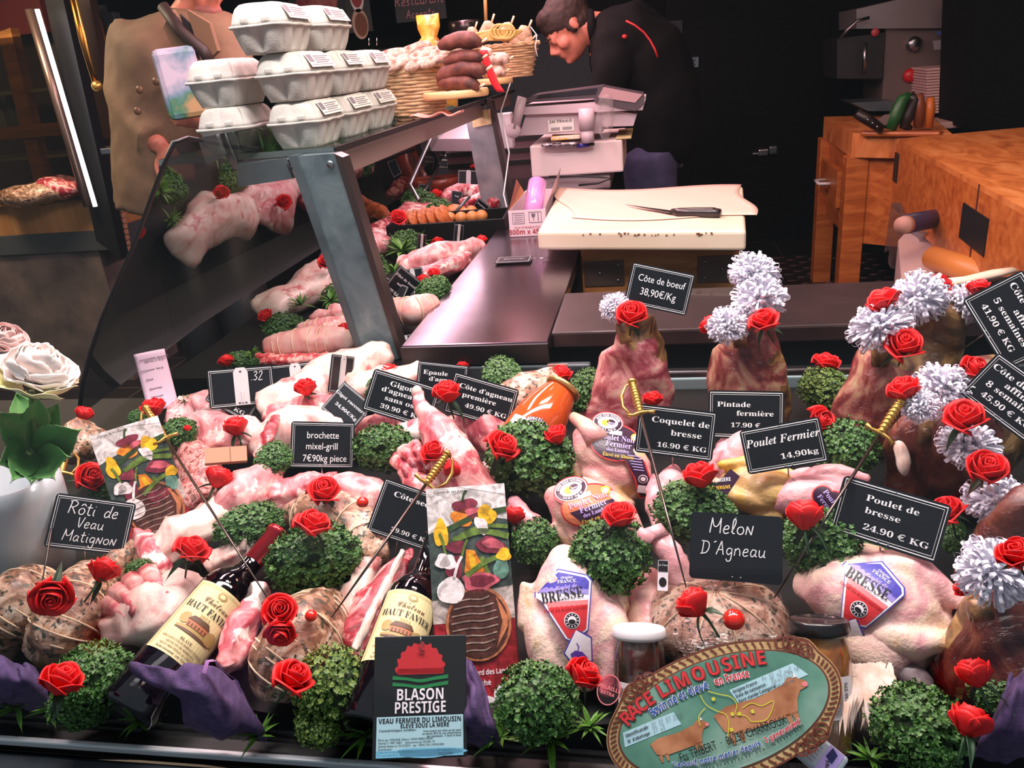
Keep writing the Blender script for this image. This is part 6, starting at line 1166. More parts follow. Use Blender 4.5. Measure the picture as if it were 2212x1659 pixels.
eggs(xt, 1.44, ZS+2*EH, .06, 'topmost egg box in front with the raised lid label'); eggs(xt+.012, 1.605, ZS+2*EH, .0, 'topmost egg box behind the first topmost one')
# ================================================================ BASKETS, SAUSAGES, BOARDS ON THE SHELF
WICK = mat('wicker', (196, 162, 124), .6, stops=[(.3, (160, 122, 84)), (.7, (204, 172, 132))], scale=40); SALM = mat('dry_sausage_white', stops=[(.35, (112, 72, 58)), (.48, (178, 146, 130)), (.64, (214, 190, 176))], scale=50, rough=.7, bump=.5, bscale=120); SALD = mat('dry_sausage_dark', stops=[(.3, (58, 24, 20)), (.5, (92, 42, 34)), (.75, (128, 66, 52))], scale=40, rough=.6, bump=.6, bscale=120); LIGHTW = mat('pale_board_wood', (214, 172, 118), .5, stops=[(.3, (196, 150, 98)), (.7, (224, 186, 134))], scale=8, stretch=(1, 1, 6))
def basket(x, y, z, r0, r1, hh, label, sy=.75):
    o = root('wicker_basket', label, 'basket', (x, y, z), None, 'wicker baskets on the glass shelf'); N = 13; w = MB()
    for i in range(N):
        t = (i+.5)/N; R_ = r0+(r1-r0)*t
        w.tube([((R_+.0022*math.cos(k*12*PI/72+i*PI))*math.cos(2*PI*k/72), (R_+.0022*math.cos(k*12*PI/72+i*PI))*math.sin(2*PI*k/72)*sy, hh*t) for k in range(73)], hh/N*.50, WICK, 6, False)
    part('weave', w, o); rim = MB()
    for d in (0, PI): rim.tube([(r1*math.cos(2*PI*k/60)+.003*math.cos(k+d), r1*math.sin(2*PI*k/60)*sy, hh+.004*math.sin(k*1.2+d)) for k in range(61)], .0042, WICK, 7, False)
    part('rim', rim, o); part('base', MB().lathe([(.001, 0), (r0, 0), (r0, .004), (.001, .004)], WICK, 30).map(lambda v: V3((v.x, v.y*sy, v.z))), o); return o
def saus(A, B, r, m, name, label, group, bend=.1, tie=True):
    A, B = V3(A), V3(B); d = B-A; up = V3((0, 0, 1)); n = 10; pts = [A+d*(k/n)+up*bend*d.length*math.sin(PI*k/n) for k in range(n+1)]; rs = [r*(.25+.75*min(1, math.sin(PI*min(max(k/n, .04), .96))*2.2)) for k in range(n+1)]
    SEED[0] += 1; o = root(name, label, 'sausage', A, None, group, MB().tube([p-A for p in pts], rs, m, 12).wob(r*.16, 38, SEED[0]).mesh(name))
    if tie: part('string_end', MB().tube([pts[-1]-A, pts[-1]-A+d.normalized()*r*.8+V3((0, 0, r*.4))], r*.16, STRING, 6), o)
    return o
B1 = aty(905, 215, 2.12); basket(B1.x, 2.12, 1.305, .062, .085, aty(905, 150, 2.12).z-1.305, 'small wicker basket heaped with little white sausages')
rnd = random.Random(11); zt = aty(905, 150, 2.12).z
LSA = ['on the rim of the small basket nearest the eggs', 'across the front of the small basket', 'poking out over the small basket corner', 'upright at the back of the small basket', 'lying in the middle of the small basket heap', 'topmost on the small basket heap', 'behind the topmost in the small basket', 'under the dark sausage beside the small basket', 'low at the eggs side of the small basket', 'end-on in the small basket heap', 'leaning on the golden bag in the small basket', 'half sunk in the small basket heap']
for k, l in enumerate(LSA):
    x = B1.x-.075+.15*(k % 4)/3+rnd.uniform(-.01, .01); y = 2.06+.05*(k//4)+rnd.uniform(-.01, .01); z = zt+.006+.013*(k//4)+rnd.uniform(-.003, .004)
    saus((x-.03, y-.03, z), (x+.045, y+.02, z+rnd.uniform(.005, .03)), .0125, SALM, 'little_sausage', 'little white sausage '+l, 'little white sausages in the small basket', .05, False)
def rboard(px, py, w, Y, label):
    P = aty(px, py, Y); r = w*mpp(P)/2; root('round_board', label, 'board', P, None, 'round wooden boards on the shelf', MB().lathe([(.001, -.009), (r*.97, -.009), (r, -.005), (r, .005), (r*.97, .009), (.001, .009)], LIGHTW, 40).mesh('round_board')); return P, r
P, r = rboard(985, 203, 142, 2.05, 'round wooden board under the dark sausages'); zb = P.z+.011
for k, (ax, ay, bx, by, rr, l) in enumerate([(948, 185, 1035, 188, 17, 'lowest dark sausage on the round board'), (945, 172, 1050, 152, 18, 'long dark sausage curving on the round board'), (962, 138, 1042, 126, 15, 'third dark sausage from the bottom of the pile'), (950, 102, 1040, 92, 17, 'topmost dark sausage with a wrinkled end')]):
    A, B = aty(ax, ay, 2.02), aty(bx, by, 2.0); saus(A, B, rr*mpp(A), SALD, 'dark_sausage', l, 'dark dry sausages on the round board', .10)
P = aty(905, 190, 2.0)
mm = MB().grid(lambda u, v: (.13*u, .05*v-.02*math.sin(u*9), .004*math.sin(u*14)+.003*math.sin(v*8)), 24, 8, mat('pink_tissue', (226, 150, 140), .6)); root('tissue_paper', 'crumpled pink tissue paper at the shelf edge under the board', 'paper', (aty(885, 222, 2.0).x, 1.98, 1.308), None, None, solid(mm, .0006, 'tissue_paper'))
P2, r2 = rboard(1062, 176, 92, 2.62, 'second round board behind the dark sausages')
for ax, ay, bx, by, rr, l in ((1040, 160, 1092, 155, 12, 'white dry sausage lowest on the second board'), (1042, 132, 1100, 128, 13, 'white dry sausage topmost on the second board'), (1040, 110, 1062, 118, 10, 'white dry sausage end beside the red paper corner')):
    A, B = aty(ax, ay, 2.60), aty(bx, by, 2.58); saus(A, B, rr*mpp(A), SALM, 'white_sausage', l, 'white dry sausages on the second board', .05)
B2 = aty(1098, 168, 2.75); hb = aty(1098, 98, 2.75).z-B2.z; basket(B2.x, 2.75, B2.z, .075, .105, hb, 'flared wicker basket of dry sausages and straw behind')
zt = B2.z+hb
for k, (ax, ay, bx, by, rr, l) in enumerate([(1010, 92, 1026, 62, 13, 'pointed pale sausage tip nearest the glass jar'), (1040, 88, 1062, 48, 15, 'tall pale sausage tip in the flared basket'), (1082, 88, 1104, 52, 15, 'pale sausage tip in the middle of the flared basket'), (1120, 92, 1142, 60, 15, 'pale sausage tip with string at the flared basket end'), (1100, 100, 1150, 84, 13, 'pale sausage lying on the flared basket rim')]):
    A, B = aty(ax, ay, 2.72), aty(bx, by, 2.72); saus(A, B, rr*mpp(A), mat('pale_sausage', stops=[(.3, (170, 128, 104)), (.6, (214, 178, 150))], scale=40, rough=.7, bump=.4, bscale=100), 'pale_sausage', l, 'pale sausages in the flared basket', .04)
st = MB()
for k in range(9): A, B = aty(970+k*4, 104-k*3, 2.66), aty(1105+k*3, 86-k*2.4, 2.68); st.tube([A, A.lerp(B, .5)+V3((0, 0, .012)), B], .0034, mat('straw', (214, 178, 104), .6), 6)
for k in range(3): A = aty(1078+k*8, 68, 2.66); st.tube([A+V3((.026*math.cos(t/4), 0, .02*math.sin(t/4))) for t in range(26)], .0028, MATS['straw'], 6)
root('straw_bundle', 'bundle of yellow straw loops lying over the flared basket', 'straw', mesh=st.mesh('straw_bundle'))
root('hanging_twine', 'thin white cord dangling from the flared basket end', 'cord', mesh=MB().tube([aty(1146, 58, 2.7), aty(1160, 76, 2.7), aty(1156, 100, 2.7), aty(1161, 122, 2.7)], .0016, INK, 6).mesh('hanging_cord'))
rp = MB().grid(lambda u, v: aty(1035+18*u+38*v**1.5, 108+90*v, 2.45)+V3((0, 0, .004*math.sin(v*6))), 3, 12, mat('red_ribbon_paper', (196, 20, 34), .5)); root('red_paper_strip', 'red paper strip hanging from the sausages on the second board', 'paper strip', mesh=solid(rp, .0006, 'red_paper_strip'))
root('bamboo_pole', 'pale bamboo pole rising behind the flared basket', 'pole', mesh=MB().tube([aty(1047, -40, 2.9), aty(1050, 52, 2.9)], .006, mat('bamboo', (196, 150, 92), .5), 10).mesh('bamboo_pole'))
P = aty(930, 108, 2.35); u = mpp(P); kz = (aty(930, 32, 2.35).z-1.308)/78/u; gb = MB().loft([[(w*math.cos(2*PI*k/18)*u, d*math.sin(2*PI*k/18)*u, z*u*kz) for k in range(18)] for w, d, z in ((46, 26, 0), (50, 30, 14), (46, 28, 32), (42, 24, 50), (28, 18, 56), (18, 12, 60), (26, 16, 68), (24, 9, 78))], mat('golden_bag', stops=[(.35, (120, 60, 20)), (.5, (206, 140, 30)), (.7, (236, 184, 70))], scale=26, rough=.25, film=.8)).wob(.006, 40, 3)
root('golden_bag', 'golden cellophane bag with gathered top behind the small basket', 'bag', V3((P.x, P.y, 1.308)), None, None, gb.mesh('golden_bag'))
P = aty(1008, 82, 2.95); u = mpp(P); o = root('glass_jar', 'glass jar with a dark metal lid behind the sausages', 'jar', P-V3((0, 0, 26*u))); part('glass', MB().lathe([(.001, 0), (36*u, 0), (38*u, 4*u), (38*u, 34*u), (34*u, 40*u)], clear('jar_dim', (150, 140, 130), .1, .05), 28), o); part('lid', MB().lathe([(36*u, 34*u), (37*u, 36*u), (37*u, 56*u), (34*u, 60*u), (.001, 60*u)], mat('dark_metal_lid', (60, 50, 50), .25, .9), 28), o)
for k, x in enumerate((0, 1)): root('wire_pin', ('thin wire pin standing on the egg boxes, first of two', 'thin wire pin standing on the egg boxes, second of two')[k], 'pin', mesh=MB().tube([aty(797+x*17, 98, 1.8), aty(797+x*17, 82, 1.8)], .0008, CHROME, 5).mesh('wire_pin'))
# ================================================================ COUNTER CONTENTS BEYOND THE POST
def csign(x, y, w, l, ang=0, asp=.73, yaw=0, h=.05, lines=(), back=False, pin=None): sign(x, y, w, l, lines, ang, asp, h, yaw, 0, pin, back, group='small signs inside the serving counter')
csign(868, 618, 58, 'black price sign reading filet de boeuf beyond the post', 38, .95, 35, .07, [('Filet de boeuf', 0, .18, .13, SER), ('nature', 0, -.04, .13, SER), ('39.50 € KG', .06, -.34, .12, SER)], pin=(872, 690)); csign(845, 632, 60, 'handwritten black sign mostly behind the post edge', 24, .9, 0, .06, [('Rôti', -.06, .2, .22, 'hand'), ('Veau', .05, -.04, .2, 'hand'), ('7o2o', .05, -.34, .2, 'hand')], pin=(845, 690)); csign(893, 601, 46, 'reversed sign with white clip behind the filet sign', -10, .9, 0, .06, [], True, (893, 665))
csign(926, 350, 22, 'small menu card standing behind the terracotta dish nearest the glass', 4, 1.35, 0, .09, [('Terrine', 0, .3, .2, SER), ('maison', 0, 0, .2, SER)]); csign(957, 346, 22, 'small menu card standing behind the terracotta dish middle', 4, 1.4, 0, .09, [('Pâté de', 0, .3, .2, SER), ('campagne', 0, 0, .18, SER)])
csign(1012, 386, 46, 'reversed black sign with white clip in the middle of the counter', 2, .78, 0, .08, [], True, (1012, 420)); csign(986, 428, 24, 'small dark tag on the straw covered terrine', 8, 1.25, 0, .05, [('Tag', 0, .1, .2, SER)]); csign(1038, 448, 30, 'black slanted sign at the end of the ball tray', 38, .8, 30, .06, [('Boulettes', 0, .1, .16, SER)]); csign(917, 408, 26, 'black sign behind the counter parsley', 4, .8, 0, .05)
csign(910, 528, 18, 'thin edge-on sign by the black tray nearest the grass', 6, .95, 68, .055, [], True); csign(990, 508, 20, 'thin edge-on sign by the black tray nearest the worktop', 6, .95, 66, .06, [], True)
csign(878, 738, 40, 'reversed sign foot tucked under the steel worktop edge', -14, .7, 0, .02, [], True)
P = atz(1110, 562, .974); o = root('price_sign', 'black price sign lying flat on the steel worktop', 'sign', P, Matrix.Rotation(.02, 3, 'Z'), 'small signs inside the serving counter', None); part('board', MB().prism(rrect(.085, .058, .003), 0, .0016, SLATE), o); pr = Print(); pr.line([(-.038, -.025), (.038, -.025), (.038, .025), (-.038, .025)], .0012, INK, 6, True); part('border', pr, o); part('pin', MB().tube([(.042, 0, .001), (.105, .006, .001)], .0010, CHROME, 6), o); pr = Print(); pr.text('Bavette', 0, 0, .016, MATS['grey_print'], SER, lv=6); part('lettering', pr, o)
def croses(lst):
    for x, y, d, l, t, h in lst: rose(x, y, d, 'red rose '+l, t, 0, h, int(x) % 6, leaves=1, group='red roses inside the serving counter')
croses([(915, 604, 30, 'beside the filet de boeuf sign', 60, .06), (937, 590, 30, 'next to the parsley on the counter roast', 60, .06), (988, 357, 22, 'at the far parsley behind the terracotta dish', 85, .06), (942, 418, 26, 'between the two counter parsley bunches', 70, .06), (946, 522, 28, 'pinned upside down on the wrapped counter meat', 120, .05), (1041, 517, 26, 'by the steel worktop near the black tray', 80, .05), (1022, 360, 14, 'tiny beside the reversed counter sign', 80, .06)])
for q in [(908, 440, 82, 66, 'parsley behind the breaded cutlets', .05, 0), (948, 458, 70, 56, 'second parsley bunch beside the breaded cutlets', .05, 1), (935, 625, 86, 54, 'parsley on the counter roast beyond the post', .05, 1), (1016, 372, 50, 22, 'far parsley at the back of the counter', .03, 3)]: parsley(*q)
TERR = mat('terracotta', (150, 52, 36), .35, coat=.4, stops=[(.3, (132, 40, 28)), (.7, (168, 68, 46))], scale=9); P = at(940, 398, .03); u = mpp(P); o = root('terracotta_dish', 'oval terracotta dish of ragout with a dark spoon', 'dish', P, None, None); part('bowl', MB().lathe([(.001, -26*u), (38*u, -26*u), (52*u, 0), (56*u, 14*u), (52*u, 14*u), (44*u, 0), (.001, -4*u)], TERR, 32).map(lambda v: V3((v.x, v.y*.7, v.z))), o); part('ragout', MB().ell((0, 0, 4*u), (48*u, 33*u, 9*u), mat('ragout', stops=[(.35, (110, 44, 28)), (.6, (168, 92, 64))], scale=60, rough=.3, coat=.5, bump=.6, bscale=90), 24, 10).wob(.004, 60, 1), o)
root('serving_spoon', 'dark handled spoon leaning in the terracotta dish', 'spoon', mesh=MB().tube([at(946, 362, .115), at(922, 405, .07), at(906, 430, .05)], [.006, .008, .006], mat('dark_handle', (36, 26, 26), .4), 8).mesh('serving_spoon'))
meat('wrapped_terrine', 'wrapped terrine with straw band in the counter', 'meat', [(960, 432, .03, 14), (990, 416, .04, 20), (1030, 420, .035, 20)], LAMB, .004, 30, sub=2); meat('wrapped_terrine', 'red wrapped meat behind the reversed counter sign', 'meat', [(1000, 440, .03, 12), (1040, 432, .03, 16), (1070, 440, .03, 12)], CHOP, .004, 30, sub=2)
BRD = mat('breaded_crust', stops=[(.3, (128, 56, 20)), (.5, (176, 88, 36)), (.75, (206, 128, 66))], scale=60, rough=.6, bump=.7, bscale=140)
P = at(960, 500, .0); root('black_tray', 'long black tray holding the breaded cutlets', 'tray', at(975, 508, .02), Matrix.Rotation(.06, 3, 'Z'), None, MB().box((0, -.08, .012), (.34, .008, .085), TRAYM, .002).box((0, .10, .012), (.34, .008, .085), TRAYM, .002).box((-.17, .01, .012), (.008, .19, .085), TRAYM, .002).box((.17, .01, .012), (.008, .19, .085), TRAYM, .002).box((0, .01, -.02), (.34, .19, .02), TRAYM, .002).mesh('black_tray'))
for k in range(9):
    P = at(890+k*9.5, 480-k*1.6+(k % 2)*3, .06); u = mpp(P); root('breaded_cutlet', 'breaded cutlet number %s counted from the grass end of the row' % ['one', 'two', 'three', 'four', 'five', 'six', 'seven', 'eight', 'nine'][k], 'cutlet', P, Matrix.Rotation(-.5, 3, 'Y'), 'row of breaded cutlets in the black tray', MB().ell((0, 0, 0), (.013, .045, .040), BRD, 14, 8).wob(.004, 50, k).mesh('breaded_cutlet'))
NUGL = ['lowest at the cutlet end', 'second along the tray front', 'topmost in the black tray', 'beside the topmost one', 'last by the slanted sign', 'behind the second one']
for k, (x, y) in enumerate(((972, 470), (996, 470), (1018, 456), (1020, 468), (1040, 466), (1005, 462))): P = at(x, y, .055); root('meat_ball', 'round golden meat ball '+NUGL[k], 'meat ball', P, None, 'golden meat balls in the black tray', MB().ell((0, 0, 0), (.020, .020, .018), mat('golden_ball', stops=[(.3, (166, 92, 40)), (.7, (222, 150, 88))], scale=30, rough=.5), 14, 10).mesh('meat_ball'))
mm = MB().ell((0, 0, 0), (.045, .035, .018), mat('grated_carrot', stops=[(.3, (200, 70, 20)), (.7, (236, 124, 50))], scale=90, rough=.5, bump=.8, bscale=150), 16, 8).wob(.006, 60, 2); root('carrot_salad', 'heap of grated carrot beside the meat balls', 'salad', at(978, 455, .05), None, None, mm.mesh('carrot_salad'))
root('salad_spoon', 'metal spoon stuck in the grated carrot', 'spoon', mesh=MB().tube([at(1015, 424, .10), at(980, 462, .055)], .005, STEELD, 8).mesh('salad_spoon'))
meat('wrapped_joint', 'broad film wrapped joint in the counter before the black tray', 'meat', [(880, 575, .03, 26), (950, 555, .04, 30), (1030, 538, .03, 22)], VEAL, .006, 22); meat('wrapped_joint', 'second wrapped joint nearer the steel worktop', 'meat', [(900, 600, .025, 18), (960, 580, .03, 20), (1010, 560, .025, 16)], LAMB, .006, 22)
o, S, g = meat('counter_roast', 'tied pink roast at the corner of the steel worktop', 'meat', [(845, 668, .04, 24), (890, 672, .045, 32), (930, 660, .04, 26)], ROLL, .003); strings(o, S, g, [.2, .4, .6, .8])
meat('counter_meat', 'reddish meat behind the counter glass near the post', 'meat', [(850, 420, .03, 16), (870, 405, .035, 20), (890, 400, .03, 16)], CHOP, .006, 22); meat('flat_bread', 'tan crusty piece behind the post edge', 'meat', [(790, 462, .02, 14), (815, 455, .03, 16), (835, 468, .02, 12)], BRD, .004, 40, False)
sh = MB(); q = [aty(x, y, yy) for x, y, yy in ((940, 252, 3.42), (1020, 250, 3.42), (1030, 300, 3.2), (905, 300, 3.2))]; sh.loft([q, [p+V3((0, .03, -.05)) for p in q]], mat('white_lamp_shade', (236, 214, 224), .4), smooth=False); root('white_housing', 'sloping white housing above the counter behind the second post', 'housing', mesh=sh.mesh('white_housing'))
gl = MB().tube([aty(945, 262, 3.0), aty(885, 400, 2.6), aty(905, 432, 2.5)], .007, STEEL, 8); root('glass_rail', 'sloping bright steel rail inside the counter glass', 'rail', mesh=gl.mesh('glass_rail'))
bx = MB(); pbox(bx, 1062, 245, 1106, 322, 3.0, .05, WHITEP, .004); root('white_notice', 'white upright notice beside the second post', 'panel', mesh=bx.mesh('white_notice'))
root('power_cord', 'pale cord hanging beside the second post', 'cord', mesh=MB().tube([aty(1112, 150, 2.7), aty(1082, 240, 2.7), aty(1100, 330, 2.7), aty(1088, 420, 2.6), aty(1100, 470, 2.5)], .0025, WHITEP, 6).mesh('power_cord'))

# meat laid along the glass front, seen again as reflections in it
def laid(name, label, pts, m, fl=.6, wob=.006):
    S = [(V3((x, y, .922+r*fl*.8)), r, fl) for x, y, r in pts]; T_ = []
    for k in range(len(S)-1):
        for j in range(4): t = j/4; T_.append((S[k][0].lerp(S[k+1][0], t), S[k][1]+(S[k+1][1]-S[k][1])*t, fl))
    T_.append(S[-1]); mb, org = loft_spine(T_, m, 28, up=V3((0, 0, 1))); SEED[0] += 1; mb.wob(.02, 12, SEED[0]).wob(wob, 30, SEED[0]+5); me = mb.mesh(name); o = root(name, label, 'meat', org, None, 'meat along the counter glass front', me); add_film(o, me); return o
laid('wrapped_meat', 'wrapped pale rack lying along the counter glass nearest the window', [(-.84, 1.62, .055), (-.80, 1.78, .075), (-.83, 1.92, .06)], FAT)
laid('wrapped_meat', 'wrapped pink rack second along the counter glass', [(-.80, 1.98, .06), (-.84, 2.10, .075), (-.80, 2.22, .06)], VEAL)
laid('wrapped_meat', 'wrapped red joint third along the counter glass', [(-.84, 2.30, .06), (-.80, 2.42, .07), (-.83, 2.52, .05)], CHOP)
laid('wrapped_meat', 'wrapped pale joint farthest along the counter glass', [(-.82, 2.60, .05), (-.80, 2.74, .065), (-.82, 2.88, .05)], LAMB)
for x, y, l in ((-.75, 1.74, 'first'), (-.84, 2.02, 'second'), (-.73, 2.26, 'third')): 
    P = V3((x, y, 1.02)); px_ = 1106+FPX*(P-EYE).dot(RGT)/(P-EYE).dot(FWD); py_ = 829.5-FPX*(P-EYE).dot(UPV)/(P-EYE).dot(FWD); rose(px_, py_, 34, 'red rose '+l+' along the counter glass front', 30, 0, 0, 2, leaves=1, Y=y, group='red roses inside the serving counter')
for x, y, l, v in ((-.70, 1.66, 'first', 0), (-.72, 1.94, 'second', 1), (-.70, 2.2, 'third', 3)):
    P = V3((x, y, .95)); px_ = 1106+FPX*(P-EYE).dot(RGT)/(P-EYE).dot(FWD); py_ = 829.5-FPX*(P-EYE).dot(UPV)/(P-EYE).dot(FWD); parsley(px_, py_, 88, 60, 'parsley bunch '+l+' along the counter glass front', 0, v, Y=y)
# ================================================================ SCALE, BOXES, BOARD, KNIFE
SCW = mat('scale_grey', (196, 176, 184), .4); SCD = mat('scale_dark', (78, 70, 76), .35); SCS = mat('scale_screen', (40, 32, 38), .12, coat=.8)
YS = 2.85
o = root('shop_scale', 'grey electronic shop scale with a tilted display and side arm', 'scale')
part('body', quadpost([(1140, 236), (1300, 218), (1300, 288), (1122, 292)], YS, .26, SCW), o)
part('platform', quadpost([(1126, 232), (1395, 214), (1388, 238), (1128, 248)], YS-.02, .30, SCW), o)
part('display', quadpost([(1124, 222), (1298, 212), (1302, 186), (1150, 206)], YS-.01, .16, SCD), o)
part('screen', quadpost([(1158, 212), (1286, 203), (1290, 190), (1166, 205)], YS-.014, .004, SCS), o)
pk = part('printer', quadpost([(1284, 220), (1372, 240), (1392, 222), (1390, 204), (1302, 188), (1284, 212)], YS-.03, .16, SCD), o); part('printer_lid', quadpost([(1292, 210), (1372, 222), (1388, 204), (1304, 188)], YS-.034, .003, mat('pinkish_lid', (176, 140, 144), .4)), pk); part('side_body', quadpost([(1300, 236), (1376, 246), (1368, 272), (1300, 274)], YS, .2, SCW), o)
part('arm', MB().tube([aty(1128, 210, YS-.06), aty(1112, 278, YS-.06)], .016, SCW, 12), o); part('arm_joint', MB().lathe([(.001, -.015), (.024, -.015), (.024, .015), (.001, .015)], SCW, 20, Matrix.Rotation(PI/2, 3, 'X'), aty(1109, 282, YS-.06)), o)
part('column', MB().tube([aty(1266, 234, YS-.05), aty(1268, 280, YS-.05)], [.026, .026], SCW, 20), o); part('foot', MB().tube([aty(1268, 280, YS-.05), aty(1270, 308, YS-.05)], .022, SCW, 20), o)
lb = MB(); pbox(lb, 1184, 258, 1240, 284, YS-.004, .003, WOODW); q = part('label', lb, o); a, b, lo, hi = prect(1184, 258, 1240, 284, YS-.005); M = Matrix(((1, 0, 0), (0, 0, -1), (0, 1, 0))); pr = Print(); pr.Z = .0006; w_ = b-a; pr.text("JAC'PESAGE", 0, .12*w_, w_*.15, INKB, SER); pr.rect(-.4*w_, -.16*w_, -.05*w_, -.06*w_, MATS['grey_print']); pr.rect(.05*w_, -.16*w_, .42*w_, -.06*w_, MATS['grey_print']); pr.map(lambda v: M @ v+V3(((a+b)/2, YS-.0055, (lo+hi)/2))); part('lettering', pr, q)
pb = MB().loft([[aty(1308+s*14*math.cos(t)+0*t, y+3*math.sin(t), YS-.08-.02*math.sin(t)) for t in [2*PI*k/12 for k in range(12)]] for y, s in ((206, 1.0), (232, 1.3), (262, 1.6), (286, 1.0), (304, .3))], clear('plastic_bag_clear', fac=.10, rough=.15, bump=.9, bscale=40), cap=False).wob(.006, 40, 3)
root('plastic_bag', 'crumpled clear plastic bag hanging from the scale printer', 'bag', mesh=pb.mesh('plastic_bag'))
mb = MB(); pbox(mb, 1146, 308, 1346, 378, YS-.02, .42, mat('white_case', (226, 204, 204), .5), .006); mm = mb.mesh('white_case'); root('white_case', 'white box the shop scale stands on', 'box', mesh=mm)
a, b, lo, hi = prect(1150, 379, 1320, 470, YS); mb = MB().box(((a+b)/2, YS+.18, (.973+hi)/2), (b-a, .36, hi-.973), mat('grey_stand', (150, 134, 136), .5), .006); root('grey_stand', 'grey stand under the white scale box', 'stand', mesh=mb.mesh('grey_stand'))
mb = MB(); pbox(mb, 1330, 296, 1364, 301, YS-.02, .3, mat('pale_board', (196, 178, 130), .5), .002); root('paper_pad', 'yellowish pad sticking out under the scale', 'pad', mesh=mb.mesh('paper_pad'))
P = aty(1222, 298, YS-.03); root('yellow_booklet', 'yellow and white booklet under the scale', 'booklet', P, Matrix.Rotation(.06, 3, 'Z'), None, MB().box((0, .06, 0), (.10, .12, .012), mat('yellow_booklet', (224, 184, 90), .5, stops=[(.45, (228, 214, 196)), (.55, (222, 170, 60))], scale=14), .002).mesh('yellow_booklet'))
P = aty(1215, 312, YS-.04); gp = MB().ell((0, 0, 0), (.075, .03, .008), mat('dark_wrapper', (50, 38, 52), .2, coat=.6, stops=[(.5, (44, 32, 46)), (.62, (200, 190, 200))], scale=40), 18, 8).wob(.006, 40, 2); root('dark_wrapper', 'dark printed wrapper beside the blue marker', 'wrapper', P, None, None, gp.mesh('dark_wrapper'))
o = root('marker_pen', 'blue marker pen with a black tip on the white box', 'pen'); part('barrel', MB().tube([aty(1246, 315, YS-.05), aty(1272, 312, YS-.05)], .0075, mat('marker_blue', (44, 40, 140), .4), 10), o); part('tip', MB().tube([aty(1272, 312, YS-.05), aty(1284, 311, YS-.05)], [.006, .004], BLACK, 10), o)
root('black_cable', 'black cable drooping in front of the white scale box', 'cable', mesh=MB().tube([aty(1186, 382, YS-.04), aty(1240, 380, YS-.04), aty(1290, 382, YS-.04), aty(1322, 386, YS-.04), aty(1290, 396, YS-.04), aty(1250, 400, YS-.04)], .004, BLACK, 6).mesh('black_cable'))
# cling film box
YB = 2.14; o = root('film_box', 'open card box of kitchen film with printed front', 'box'); a, b, lo, hi = prect(1100, 446, 1178, 502, YB); w_, h_ = b-a, hi-lo; CARD = mat('box_card_white', (222, 198, 206), .5); KRA = mat('kraft_card', (190, 124, 84), .7)
part('front', MB().box(((a+b)/2, YB, .972+h_/2), (w_, .003, h_), CARD), o); part('side_panel', MB().box((b, YB+.17, .972+h_/2), (.003, .34, h_), CARD).box((a, YB+.17, .972+h_/2), (.003, .34, h_), CARD).box(((a+b)/2, YB+.34, .972+h_/2), (w_, .003, h_), CARD), o)
part('flap', MB().add([(a, YB, .972+h_), (a, YB+.30, .972+h_), (a-.01, YB+.30, .972+h_*1.3), (a+.012, YB+.10, .972+h_*2.0)], [[0, 1, 2, 3]], KRA, False), o); part('flap', MB().add([(b, YB, .972+h_), (b, YB+.34, .972+h_), (b+.012, YB+.34, .972+h_*1.9), (b+.012, YB+.03, .972+h_*1.4)], [[0, 1, 2, 3]], CARD, False), o)
pr = Print(); pr.Z = .0006; pr.text('300m x 45cm', .02*w_, -.42*h_, w_*.19, mat('box_red_ink', (170, 60, 70), .5), SANS, sx=.9); pr.text('FILM ETIRABLE PVC', 0, -.20*h_, w_*.085, MATS['box_red_ink']); pr.line([(-.40*w_, .0), (-.08*w_, 0), (-.08*w_, .40*h_), (-.40*w_, .40*h_)], w_*.018, MATS['grey_ink'], 2, True); pr.line([(.06*w_, .02*h_), (.40*w_, .02*h_), (.40*w_, .42*h_), (.06*w_, .42*h_)], w_*.018, MATS['grey_ink'], 2, True)
pr.poly([(.12*w_, .36*h_), (.24*w_, .36*h_), (.22*w_, .22*h_), (.14*w_, .22*h_)], MATS['grey_ink']); pr.rect(.172*w_, .08*h_, .188*w_, .22*h_, MATS['grey_ink']); pr.rect(.30*w_, .06*h_, .32*w_, .38*h_, MATS['grey_ink'])
for k in range(4): pr.rect(-.36*w_, (.06+k*.08)*h_, -.12*w_, (.08+k*.08)*h_, MATS['grey_ink'])
pr.map(lambda v: M @ v+V3(((a+b)/2, YB-.0018, .972+h_/2))); part('printed_face', pr, o)
rl = root('film_roll', 'lilac roll of kitchen film standing in the card box', 'roll', mesh=MB().tube([((a+b)/2+.005, YB+.06, .972+h_*.6), ((a+b)/2+.012, YB+.16, .972+h_*1.65)], .026, mat('lilac_film', (206, 140, 200), .2, film=.8), 22).mesh('film_roll'))
# chopping board on the wooden block
PLB = mat('cutting_plastic', (236, 218, 196), .45, stops=[(.3, (206, 184, 160)), (.7, (218, 202, 180))], scale=5, bump=.1, bscale=120)
c0, c1, c2, c3 = atz(1160, 500, 1.043), atz(1612, 498, 1.043), atz(1605, 402, 1.043), atz(1208, 412, 1.043)
BT = MB().prism([(p.x, p.y) for p in (c0, c1, c2, c3)], .998, 1.043, PLB); me = modmesh(BT.mesh('chopping_board'), [('BEVEL', dict(width=.008, segments=3))], 'chopping_board'); o = root('chopping_board', 'thick white plastic chopping board with knife scored edge', 'chopping board', mesh=me)
cut = MB(); rnd = random.Random(2)
for k in range(26):
    t = rnd.uniform(.22, .85); A = c0.lerp(c1, t); cut.box((A.x, A.y-.0005, 1.036+rnd.uniform(-.004, .003)), (rnd.uniform(.002, .005), .003, .0022), mat('cut_stain', (120, 74, 50), .8))
part('cut_mark', cut, o)
